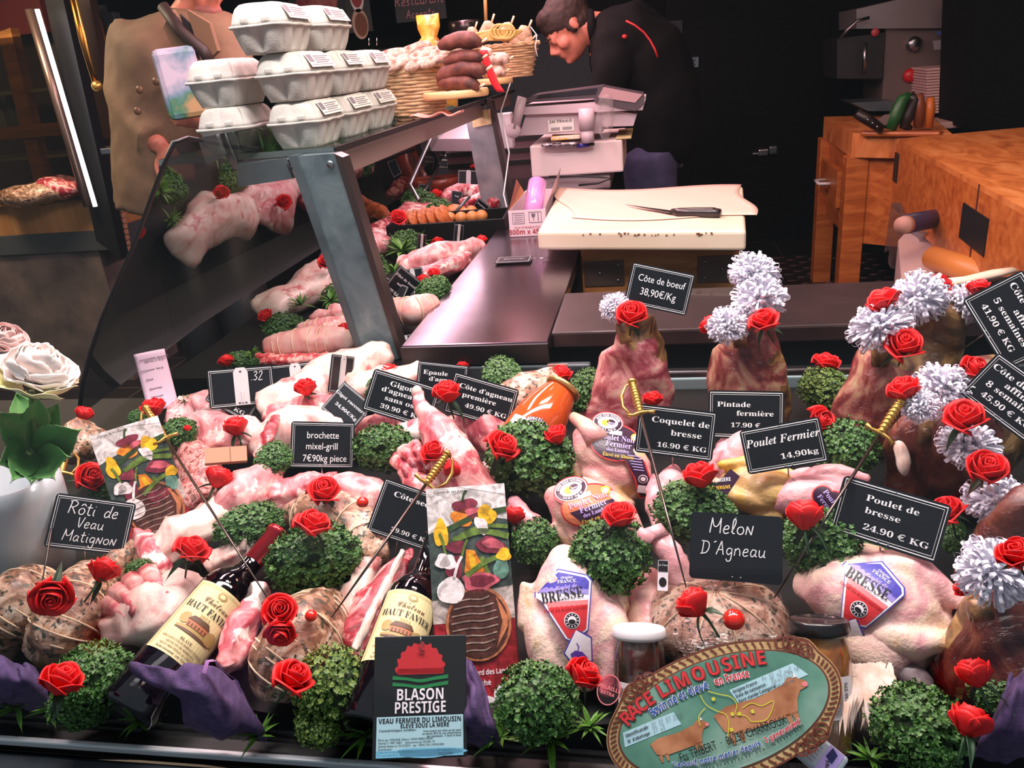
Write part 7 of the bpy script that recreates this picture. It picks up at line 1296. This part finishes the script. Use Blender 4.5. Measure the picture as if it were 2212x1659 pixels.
pp = MB().grid(lambda u, v: atz(1235+400*u-40*v+10*math.sin(v*7), 470-66*v+6*math.sin(u*5), 1.0452+.0012*math.sin(u*17)*math.sin(v*9)), 30, 12, mat('butcher_paper', (210, 176, 160), .6)); root('butcher_paper', 'pinkish sheet of butcher paper spread on the white board', 'paper', mesh=solid(pp, .0006, 'butcher_paper'))
o = root('boning_knife', 'boning knife with a black handle on the white board', 'knife')
A, B, Cc = atz(1352, 442, 1.05), atz(1455, 458, 1.052), atz(1556, 460, 1.054); d = (B-A).normalized(); s = V3((-d.y, d.x, 0)); bl = [A, A.lerp(B, .5)+s*.003, B+s*.010, B-s*.012, A.lerp(B, .45)-s*.008]
part('blade', MB().loft([[p-V3((0, 0, .0006)) for p in bl], [p+V3((0, 0, .0008)) for p in bl]], STEEL, smooth=False), o); part('handle', MB().tube([B-d*.004, B+d*.02, B.lerp(Cc, .4), B.lerp(Cc, .85), Cc], [.008, .012, .0115, .0125, .009], mat('knife_handle', (30, 20, 22), .35, coat=.3), 12), o)
BLK = mat('beech_block', (168, 108, 54), .5, stops=[(.3, (146, 88, 40)), (.5, (170, 110, 56)), (.7, (190, 130, 72))], scale=6, stretch=(1.5, 1, 9), dist=.5)
x0, x1 = atz(1258, 530, .985).x, atz(1602, 527, .985).x; o = root('chopping_block', 'wooden block with steel corner plates under the white board', 'butcher block'); yb = c0.y+.03; part('block', MB().box(((x0+x1)/2, yb+.28, .885), (x1-x0, .56, .215), BLK, .006), o)
for sx_, px in ((0, (1262, 563, 1348, 618)), (1, (1507, 552, 1602, 610))):
    pl = MB(); pbox(pl, *px, yb-.003, .004, mat('plate_brown', (112, 88, 78), .35, .7), .001); a, b, lo, hi = prect(*px, yb-.004)
    for fx, fz in ((.85, .8), (.85, .2), (.4, .5)) if sx_ == 0 else ((.15, .8), (.15, .2), (.55, .5)): pl.ell((a+(b-a)*fx, yb-.004, lo+(hi-lo)*fz), (.004, .003, .004), STEEL, 8, 6)
    part('corner_plate', pl, o)
part('leg', MB().box((x0+.05, yb+.05, .45), (.08, .08, .66), BLK), o); part('leg', MB().box((x1-.05, yb+.05, .45), (.08, .08, .66), BLK), o)
# ================================================================ RIGHT: BUTCHER BLOCKS, TOOLS, MACHINE
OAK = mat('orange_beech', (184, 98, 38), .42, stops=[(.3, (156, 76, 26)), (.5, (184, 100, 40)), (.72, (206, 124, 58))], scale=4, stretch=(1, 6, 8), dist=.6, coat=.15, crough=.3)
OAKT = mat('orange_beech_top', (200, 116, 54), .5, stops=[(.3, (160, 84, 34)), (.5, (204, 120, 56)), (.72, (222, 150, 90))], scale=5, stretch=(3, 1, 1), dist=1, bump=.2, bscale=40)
A0, A1, A2, A3 = atz(1938, 300, 1.0), atz(2212, 275, 1.0), atz(2300, 470, 1.0), atz(2300, 494, 1.0)
A2 = A1+V3((1.2, -.2, 0)); A3 = atz(2215, 452, 1.0); A4 = A3+(A3-A0)*.35
o = root('butcher_block', 'thick old butcher block with black iron straps at the right edge', 'butcher block'); tp = [(p.x, p.y) for p in (A0, A4, A4+V3((1.0, .35, 0)), A2, A1)]
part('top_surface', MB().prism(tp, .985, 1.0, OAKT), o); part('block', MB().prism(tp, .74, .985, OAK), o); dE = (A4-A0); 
def onside(t0, t1, z0, z1, m, off=.004):
    n = V3((-dE.y, dE.x, 0)).normalized()*-1; n = n if n.x < 0 else -n; a, b = A0+dE*t0, A0+dE*t1; return MB().loft([[V3((p.x, p.y, z))+n*k*off for p, z in ((a, z0), (b, z0), (b, z1), (a, z1))] for k in (0, 1)], m, smooth=False)
part('strap', onside(-.0, .035, .84, .95, BLACK), o); part('strap', onside(.50, .62, .83, .93, BLACK), o); part('joint_line', onside(.558, .562, .74, 1.0, mat('wood_joint', (70, 30, 12), .8), .002), o)
for q in (A0+V3((.12, -.08, 0)), A1+V3((.3, -.3, 0))): part('leg', MB().box((q.x, q.y, .43), (.12, .12, .60), OAK), o)
pg = MB().grid(lambda u, v: A0+dE*(.02+.30*u*(1-v*.55))+V3((-.01-.01*v+.008*math.sin(u*9), -.01, -.24-.20*v+.02*math.sin(u*7))), 14, 10, clear('hanging_plastic', (236, 240, 246), .16, .25, bump=.9, bscale=14)); root('hanging_plastic', 'grey plastic sheet hanging from the iron strapped block', 'plastic sheet', mesh=solid(pg, .0006, 'hanging_plastic'))
# items under and beside the block
o = root('film_dispenser', 'film roll in a dark sleeve under the big block', 'roll'); part('sleeve', MB().tube([aty(1958, 484, 2.6), aty(2050, 466, 2.9)], .030, mat('dark_sleeve', (44, 34, 60), .4), 16), o); part('core', MB().tube([aty(1948, 488, 2.58), aty(1960, 484, 2.6)], .027, mat('core_card', (176, 130, 116), .7), 16), o)
mb = MB(); q = [atz(x, y, .72) for x, y in ((1940, 520), (1965, 492), (2110, 500), (2180, 640), (1950, 640))]; mb.loft([[p+V3((0, 0, -.20)) for p in q], q], mat('white_drawer', (190, 164, 160), .4), smooth=False); root('white_drawer_unit', 'low white drawer unit under the big block', 'drawer unit', mesh=mb.mesh('white_drawer_unit'))
root('rolling_pin', 'orange brown wooden roller lying under the big block', 'roller', mesh=MB().tube([atz(2014, 556, .765), atz(2160, 606, .765)], [.034, .038], mat('roller_wood', (196, 124, 60), .4), 20).mesh('rolling_pin'))
root('spatula', 'long cream spatula lying at the back of the ledge behind the frills', 'spatula', mesh=MB().tube([atz(2010, 612, .99), atz(2090, 602, .99), atz(2150, 588, .99), atz(2188, 580, .99)], [.016, .013, .014, .010], mat('cream_plastic', (230, 200, 178), .4), 12).map(lambda v: V3((v.x, v.y, .985+(v.z-.985)*.5))).mesh('spatula'))
# small wooden table behind
o = root('wooden_work_table', 'orange wooden table with a drawer and knife slot behind the big block', 'table'); W0, W1, W2, W3 = atz(1780, 252, 1.0), atz(1842, 288, 1.0), atz(2056, 288, 1.0), atz(2005, 246, 1.0); tp = [(p.x, p.y) for p in (W0, W1, W2, W3)]
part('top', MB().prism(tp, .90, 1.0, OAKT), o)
i0, i1, i2, i3 = W0.lerp(W2, .06), W1.lerp(W3, .06), W2.lerp(W0, .06), W3.lerp(W1, .06)
part('apron', MB().prism([(p.x, p.y) for p in (i0, i1, i2, i3)], .52, .90, OAK), o)
for p_ in (i0, i1, i2, i3): part('leg', MB().box((p_.x, p_.y, (FLZ+.9)/2), (.09, .09, .9-FLZ), OAK, .004), o)
dr = part('drawer', MB().prism([(p.x, p.y) for p in (W0.lerp(W1, .25)+V3((-.03, 0, 0)), W0.lerp(W1, .85)+V3((-.03, 0, 0)), W0.lerp(W1, .85), W0.lerp(W1, .25))], .66, .82, OAK), o); hp = W0.lerp(W1, .55)+V3((-.03, 0, -.26)); part('handle', MB().tube([hp+V3((0, .06, 0)), hp+V3((-.05, .05, 0)), hp+V3((-.05, -.05, 0)), hp+V3((0, -.06, 0))], .008, WHITEP, 8), dr)
bk_ = W1.lerp(W2, .5)
part('tool_slot', MB().box((bk_.x, bk_.y-.01, 1.0), ((W2-W1).length*.8, .05, .02), OAK, .008, Matrix.Rotation(math.atan2(W2.y-W1.y, W2.x-W1.x), 3, 'Z')), o)
YT = W1.lerp(W2, .5).y+.02
o = root('cleaver', 'cleaver with a riveted dark handle leaning on the wooden table', 'cleaver'); part('handle', MB().tube([aty(1850, 244, YT-.02), aty(1880, 262, YT-.02), aty(1905, 280, YT-.02)], [.020, .022, .018], mat('tool_black', (34, 22, 20), .4), 10), o); part('blade', quadpost([(1896, 258), (1910, 248), (1926, 246), (1928, 266), (1906, 272)], YT-.01, .006, STEEL), o)
for x, y in ((1875, 259), (1885, 266), (1895, 274)): part('rivet', MB().ell(aty(x, y, YT-.045), (.006, .005, .006), STEEL, 8, 6), o)
o = root('hand_saw', 'butcher saw with a green bow handle on the wooden table', 'saw'); part('handle', MB().tube([aty(1922, 280, YT), aty(1935, 250, YT), aty(1950, 214, YT), aty(1966, 206, YT)], [.024, .028, .024, .016], mat('saw_green', (30, 84, 36), .4), 12), o)
root('black_handle_tool', 'black curved tool handle standing next to the green saw', 'knife', mesh=MB().tube([aty(1966, 206, YT), aty(1976, 214, YT), aty(1962, 250, YT), aty(1954, 272, YT), aty(1968, 278, YT)], [.018, .022, .026, .022, .012], mat('tool_black'), 12).mesh('black_handle_tool'))
root('brown_handle_knife', 'knife with a brown wooden handle upright in the slot', 'knife', mesh=MB().tube([aty(1984, 204, YT), aty(1986, 230, YT), aty(1984, 276, YT)], [.018, .024, .018], mat('handle_brown', (120, 62, 36), .45), 12).mesh('brown_handle_knife'))
root('orange_handle_knife', 'knife with an orange wooden handle last in the slot', 'knife', mesh=MB().tube([aty(2010, 210, YT), aty(2009, 236, YT), aty(2006, 276, YT)], [.014, .020, .016], mat('handle_orange', (190, 102, 36), .4), 12).mesh('orange_handle_knife'))
# machine
YM = 4.55; o = root('meat_machine', 'tall grey butcher machine with a red stop button', 'machine'); MG = mat('machine_grey', (128, 112, 108), .35, .5)
part('housing', quadpost([(1915, 40), (2118, -30), (2110, 235), (1905, 222), (1912, 90)], YM, .4, MG), o); part('head', quadpost([(1850, 20), (2110, -40), (2110, 60), (1850, 62)], YM-.04, .4, mat('machine_head', (150, 140, 140), .35, .5)), o); part('saw_chamber', quadpost([(1808, 84), (1912, 70), (1906, 170), (1808, 170)], YM-.02, .35, mat('machine_dark', (34, 30, 30), .4)), o)
part('stop_button', MB().lathe([(.001, 0), (.034, 0), (.034, .02), (.02, .03), (.001, .032)], mat('stop_red', (190, 20, 30), .35), 20, Matrix.Rotation(PI/2, 3, 'X'), aty(1965, 163, YM)), o); part('knob', MB().lathe([(.001, 0), (.036, 0), (.034, .03), (.02, .04), (.001, .04)], STEEL, 20, Matrix.Rotation(PI/2, 3, 'X'), aty(1972, 95, YM)), o); part('indicator', MB().lathe([(.001, 0), (.020, 0), (.018, .012), (.001, .014)], mat('indicator_pink', (190, 70, 80), .4), 16, Matrix.Rotation(PI/2, 3, 'X'), aty(1890, 70, YM-.04)), o)
part('table_plate', quadpost([(1838, 222), (1932, 218), (1930, 240), (1876, 240)], YM-.2, .25, STEELD), o); part('badge', quadpost([(2016, 88), (2058, 84), (2058, 106), (2018, 108)], YM-.006, .004, mat('badge_pale', (150, 146, 156), .4)), o); part('badge_print', quadpost([(2024, 68), (2052, 64), (2052, 74), (2024, 76)], YM-.045, .004, mat('badge_blue', (70, 90, 160), .4)), o)
part('lever', MB().tube([aty(1814, 82, YM-.1), aty(1850, 46, YM-.1), aty(1878, 38, YM-.1)], .008, STEEL, 8), o); part('guide_rod', MB().tube([aty(1866, 160, YM-.1), aty(1870, 92, YM-.1)], .010, STEEL, 8), o)
mb = MB()
for k in range(16): pbox(mb, 2002+k % 3, 238-k*6.2, 2090+k % 2, 243-k*6.2, 4.3, .3, mat('white_paper_stack', (206, 170, 164), .7), .002)
root('paper_tray_stack', 'stack of white food trays beside the grey machine', 'stack of trays', mesh=mb.mesh('paper_tray_stack'))
TUB = clear('clear_tub', (225, 215, 205), .14, .12, fmax=.6)
for k, (y0, y1, l) in enumerate(((215, 255, 'clear plastic tub lowest of the pile by the white trays'), (172, 212, 'clear plastic tub in the middle of the pile by the white trays'), (122, 168, 'clear plastic tub topmost of the pile by the white trays'))):
    a, b, lo, hi = prect(2046, y0, 2100, y1, 4.2); w_ = (b-a)/2; root('plastic_tub', l, 'tub', ((a+b)/2, 4.2, lo), None, 'clear plastic tubs', MB().lathe([(.001, 0), (w_*.8, 0), (w_*.95, hi-lo), (w_*1.02, hi-lo), (w_*1.02, hi-lo-.01)], TUB, 4, Matrix.Rotation(PI/4, 3, 'Z')).mesh('plastic_tub'))
q = [aty(x, y, 3.9) for x, y in ((2108, -60), (2260, -60), (2260, 290), (2092, 278))]; root('dark_cabinet', 'tall black cabinet edge behind the big block', 'cabinet', mesh=MB().loft([q, [p+V3((0, .4, 0)) for p in q]], mat('matt_black', (8, 7, 7), .7, spec=.1), smooth=False).mesh('dark_cabinet'))
mb = MB(); pbox(mb, 2030, 262, 2120, 276, 4.1, .3, mat('white_shelf', (196, 160, 152), .5), .004); root('white_shelf_board', 'white shelf board under the plastic tubs', 'shelf', mesh=mb.mesh('white_shelf_board'))
# ================================================================ PEOPLE
FLESH = mat('skin_tone', (200, 122, 100), .5, sss=.15, stops=[(.3, (190, 112, 90)), (.7, (208, 132, 110))], scale=20); SHIRT = mat('black_shirt', (10, 8, 9), .85, bump=.3, bscale=60, spec=.15); JEAN = mat('blue_jeans', (62, 58, 92), .85, bump=.3, bscale=300, stops=[(.3, (50, 48, 80)), (.7, (78, 72, 108))], scale=14); HAIR = mat('dark_brown_hair', (44, 26, 20), .7, bump=.8, bscale=260, stops=[(.3, (32, 18, 14)), (.7, (60, 36, 28))], scale=80)
def head(mb, Cn, fwd, up, s, m):
    """cranium, jaw, nose, brow, lips, chin and ears about centre Cn; s = head height"""
    f, u = V3(fwd).normalized(), V3(up).normalized(); u = (u-f*u.dot(f)).normalized(); l = u.cross(f); M = Matrix((f, l, u)).transposed(); q = lambda x, y, z: Cn+M @ V3((x*s, y*s, z*s)); E_ = lambda c, r: mb.ell(q(*c), [k*s for k in r], m, 18, 12, M)
    E_((-.06, 0, .14), (.42, .335, .37)); E_((.10, 0, -.14), (.26, .25, .34)); E_((.20, 0, -.36), (.14, .15, .12)); E_((.30, 0, .06), (.08, .22, .07))
    mb.tube([q(.33, 0, .04), q(.41, 0, -.06), q(.47, 0, -.15)], [.035*s, .05*s, .062*s], m, 10); E_((.40, .06, -.16), (.05, .05, .04)); E_((.40, -.06, -.16), (.05, .05, .04)); E_((.345, 0, -.245), (.06, .10, .028)); E_((.335, 0, -.285), (.06, .09, .03)); E_((.31, 0, -.40), (.07, .08, .06))
    for y in (-1, 1): E_((.34, .12*y, .005), (.05, .07, .045)); E_((-.06, .335*y, -.02), (.07, .035, .11)); E_((.22, .2*y, -.12), (.12, .08, .10))
    return q, M
def hand_mesh(mb, Wp, dirv, nrm, s, m, curl=.7):
    d, n = V3(dirv).normalized(), V3(nrm).normalized(); n = (n-d*n.dot(d)).normalized(); l = n.cross(d); mb.ell(Wp+d*s*.25, (s*.27, s*.22, s*.10), m, 14, 8, Matrix((d, l, n)).transposed())
    for k, (o_, L) in enumerate(((-.15, .40), (-.05, .46), (.06, .43), (.15, .34))):
        p = Wp+d*s*.44+l*o_*s; pts = [p]; a = .15
        for j in range(3): a += curl*.5; p = p+(d*math.cos(a)-n*math.sin(a))*L*s*(.45, .32, .25)[j]; pts.append(p)
        mb.tube(pts, [.052*s, .048*s, .044*s, .036*s], m, 8)
    p = Wp+d*s*.10-l*s*.20; mb.tube([p, p+(d*.6-l*.7)*s*.22, p+(d*.9-l*.75-n*.25)*s*.40], [.065*s, .055*s, .042*s], m, 8)
# butcher bending to the left behind the scale
Y0 = 3.55; hc = aty(1226, 62, Y0); hs = 128*mpp(hc); pv = lambda x, y, dy=0: aty(x, y, Y0+dy)
man = root('person', 'person in a black shirt and jeans bending over behind the scale', 'person', (0, 0, 0))
b = MB(); fw = V3((-.62, -.22, -.52)); upv = V3((-.5, -.05, .8)); q, Mh = head(b, hc, fw, upv, hs, FLESH); b.tube([q(-.16, 0, -.12), pv(1284, 62, .02), pv(1318, 82, .03)], [hs*.26, hs*.28, hs*.36], FLESH, 16)
b.tube([pv(1320, 70), pv(1370, 130), pv(1405, 230), pv(1405, 320)], [.12, .15, .145, .13], FLESH, 16)
WL, WR = pv(1250, 262, -.12), pv(1276, 250, .16)
b.tube([pv(1318, 110, -.17), pv(1306, 205, -.24), WL], [.052, .044, .030], FLESH, 12); b.tube([pv(1330, 100, .17), pv(1322, 190, .20), WR], [.052, .044, .030], FLESH, 12); hand_mesh(b, WL, (-.7, -.3, -.5), (0, 0, 1), .17, FLESH); hand_mesh(b, WR, (-.7, -.3, -.5), (0, 0, 1), .17, FLESH)
for s in (-1, 1): hp = pv(1402, 330, s*.09); b.tube([hp, V3((hp.x+.02, hp.y, .56)), V3((hp.x+.03, hp.y, FLZ+.06))], [.09, .062, .045], FLESH, 12)
part('body', remesh(b, .0075, 3, 'body'), man)
eye = MB()
for y in (-.12, .12): eye.ell(q(.365, y, .012), (hs*.03, hs*.045, hs*.012), mat('eye_lash', (40, 24, 20), .5), 10, 6, Mh)
for y in (-.12, .12): eye.tube([q(.375, y-.08, .085), q(.395, y, .10), q(.36, y+.08, .085)], hs*.014, HAIR, 6)
part('eyes_and_brows', eye, man)
hb = MB(); hb.ell(q(-.085, 0, .19), (hs*.45, hs*.36, hs*.36), HAIR, 24, 16, Mh); hb.ell(q(-.22, 0, -.02), (hs*.26, hs*.31, hs*.28), HAIR, 20, 12, Mh); hb.ell(q(.12, 0, .36), (hs*.24, hs*.28, hs*.16), HAIR, 18, 10, Mh)
hb.ell(q(-.02, -.29, .06), (hs*.10, hs*.06, hs*.20), HAIR, 12, 8, Mh); hb.ell(q(-.02, .29, .06), (hs*.10, hs*.06, hs*.20), HAIR, 12, 8, Mh)
hm_ = remesh(hb, .008, 2, 'hair')
for v in hm_.vertices: v.co += noise.noise_vector(v.co*60)*.004
part('hair', hm_, man)
sh = MB(); sh.tube([pv(1292, 62, .02), pv(1330, 78), pv(1378, 130), pv(1412, 215), pv(1414, 290), pv(1405, 335)], [.085, .16, .20, .195, .185, .175], SHIRT, 24); sh.ell(pv(1350, 95), (.15, .22, .14), SHIRT, 20, 12); sh.ell(pv(1440, 230), (.13, .15, .16), SHIRT, 18, 12)
sh.tube([pv(1330, 95, -.15), pv(1318, 150, -.21), pv(1306, 205, -.24), pv(1272, 238, -.16)], [.085, .080, .066, .055], SHIRT, 14); sh.tube([pv(1340, 90, .16), pv(1324, 190, .20), pv(1292, 222, .18)], [.085, .070, .056], SHIRT, 14)
sm_ = remesh(sh, .014, 5, 'shirt')
for v in sm_.vertices: v.co += noise.noise_vector(v.co*9)*.012+noise.noise_vector(v.co*22)*.004
st_ = part('shirt', sm_, man); PIP = mat('red_piping', (170, 24, 30), .6)
_bv = BVHTree.FromPolygons([v.co.copy() for v in sm_.vertices], [list(p.vertices) for p in sm_.polygons]); _ps = [h[0]+h[1]*.002 for h in (_bv.ray_cast(EYE, ray(x, y).normalized()) for x, y in ((1352, 46), (1372, 56), (1390, 70), (1404, 88), (1414, 106), (1420, 124))) if h[0]]
if len(_ps) > 2: part('piping', MB().tube(_ps, .0045, PIP, 6), st_); part('collar', MB().tube([pv(1276, 24, -.04), pv(1278, 60, -.10), pv(1282, 92, -.06)], [.014, .018, .014], SHIRT, 10), st_)
part('emblem', MB().ell(pv(1349, 79, -.235), (.010, .004, .008), PIP, 10, 6), st_)
jn = MB(); jn.ell(pv(1408, 318), (.16, .18, .12), JEAN, 20, 12)
for s in (-1, 1): hp = pv(1402, 330, s*.09); jn.tube([hp, V3((hp.x+.01, hp.y, .76)), V3((hp.x+.02, hp.y, .5)), V3((hp.x+.03, hp.y, FLZ+.10))], [.115, .105, .08, .07], JEAN, 16)
part('jeans', remesh(jn, .013, 5, 'jeans'), man)
shoe = MB()
for s in (-1, 1): hp = pv(1402, 330, s*.09); shoe.ell((hp.x-.03, hp.y, FLZ+.045), (.13, .05, .05), BLACK, 16, 10)
part('shoes', shoe, man)
# customer in a beige coat
Y1 = 2.62; pc = lambda x, y, dy=0: aty(x, y, Y1+dy); COAT = mat('beige_coat', (140, 108, 78), .8, bump=.3, bscale=120, stops=[(.3, (98, 78, 58)), (.7, (128, 102, 76))], scale=6); cu = root('person', 'person in a beige coat standing beyond the counter glass by the eggs', 'person', (0, 0, 0))
hc2 = pc(428, -26); hs2 = 135*mpp(hc2); b = MB(); q2, Mh2 = head(b, hc2, (.85, -.5, -.12), (0, 0, 1), hs2, FLESH); b.tube([q2(-.1, 0, -.2), pc(400, 40), pc(392, 80)], [hs2*.26, hs2*.27, hs2*.4], FLESH, 16); b.tube([pc(392, 60), pc(390, 200), V3((pc(398, 330).x, Y1, 1.0))], [.13, .16, .15], FLESH, 16)
hz = pc(400, 330); hz.z = 1.0
for s in (-1, 1): hx = hz.x+s*.09; b.tube([V3((hx, hz.y, hz.z)), V3((hx, hz.y, .6)), V3((hx, hz.y, FLZ+.06))], [.09, .062, .045], FLESH, 12)
HL, HR = pc(345, 318, -.22), pc(470, 262, -.26)
b.tube([pc(300, 80, -.02), pc(296, 220, -.1), HL], [.05, .043, .030], FLESH, 12); b.tube([pc(470, 80), pc(500, 200, -.12), HR], [.05, .043, .030], FLESH, 12); hand_mesh(b, HL, (.6, -.3, -.5), (0, -1, .3), .17, FLESH); hand_mesh(b, HR, (-.6, -.4, .2), (0, -1, .3), .17, FLESH)
part('body', remesh(b, .0085, 3, 'body'), cu)
ct = MB(); ct.tube([pc(398, 42), pc(392, 110), pc(392, 210), pc(396, 320), pc(400, 450)], [.10, .205, .215, .225, .23], COAT, 28); ct.ell(pc(395, 90), (.23, .14, .10), COAT, 24, 12)
ct.tube([pc(296, 70, 0), pc(284, 150, -.06), pc(290, 230, -.11), pc(338, 305, -.21)], [.085, .085, .075, .058], COAT, 16); ct.tube([pc(480, 80), pc(500, 150, -.06), pc(506, 205, -.13), pc(478, 252, -.24)], [.08, .08, .07, .055], COAT, 16)
cm = remesh(ct, .015, 4, 'coat')
for v in cm.vertices: v.co += noise.noise_vector(v.co*8)*.014+noise.noise_vector(v.co*20)*.004
co_ = part('coat', cm, cu)
LAP = mat('coat_lapel', (124, 96, 70), .8); part('lapel', quadpost([(372, 20), (420, 130), (405, 170), (352, 60)], Y1-.235, .02, LAP), co_); part('lapel', quadpost([(402, 20), (452, 50), (470, 110), (440, 140)], Y1-.235, .02, LAP), co_)
part('strap', MB().tube([pc(352, 14, -.22), pc(392, 70, -.25), pc(440, 110, -.25), pc(452, 130, -.25)], [.018]*4, mat('dark_strap', (44, 30, 26), .6), 8), co_); part('shirt_front', quadpost([(388, 30), (420, 60), (430, 130), (410, 110)], Y1-.225, .01, mat('dark_shirt', (36, 30, 30), .7)), co_)
bt = MB()
for x, y in ((302, 194), (298, 240), (338, 176)): bt.lathe([(.001, 0), (.012, 0), (.011, .005), (.001, .005)], mat('coat_button', (110, 82, 60), .4), 14, Matrix.Rotation(PI/2, 3, 'X'), pc(x, y, -.245))
part('button', bt, co_)
hh2 = MB(); hh2.ell(q2(-.07, 0, .20), (hs2*.44, hs2*.36, hs2*.36), HAIR, 20, 12, Mh2); hh2.ell(q2(-.2, 0, .0), (hs2*.28, hs2*.31, hs2*.3), HAIR, 20, 12, Mh2); part('hair', hh2, cu)
be = MB().ell(q2(.20, 0, -.34), (hs2*.20, hs2*.22, hs2*.16), mat('greying_beard', (136, 84, 74), .8, bump=.8, bscale=240), 20, 12, Mh2).wob(.006, 60, 2); part('beard', be, cu)
tr = MB()
for s in (-1, 1): hx = hz.x+s*.09; tr.tube([V3((hx, hz.y, 1.02)), V3((hx, hz.y, .5)), V3((hx, hz.y, FLZ+.08))], [.11, .085, .07], DARK, 14); tr.ell((hx, hz.y-.05, FLZ+.045), (.05, .13, .05), BLACK, 12, 8)
part('trousers', tr, cu)
ph = MB().box((0, 0, 0), (.085, .16, .010), mat('pale_phone', (170, 178, 196), .3), .012); P = pc(392, 180, -.36)
root('reflection_block', 'pale blue and green shopping bag held before the beige coat', 'bag', P, frame(P, -8), None, MB().box((0, 0, 0), (.115, .19, .05), mat('reflection_tones', (160, 170, 178), .5, stops=[(.42, (186, 180, 196)), (.5, (110, 140, 160)), (.56, (60, 120, 90)), (.62, (170, 140, 96))], scale=5), .016).mesh('reflection_block'))  # added block, coloured to stand for a blurred reflection
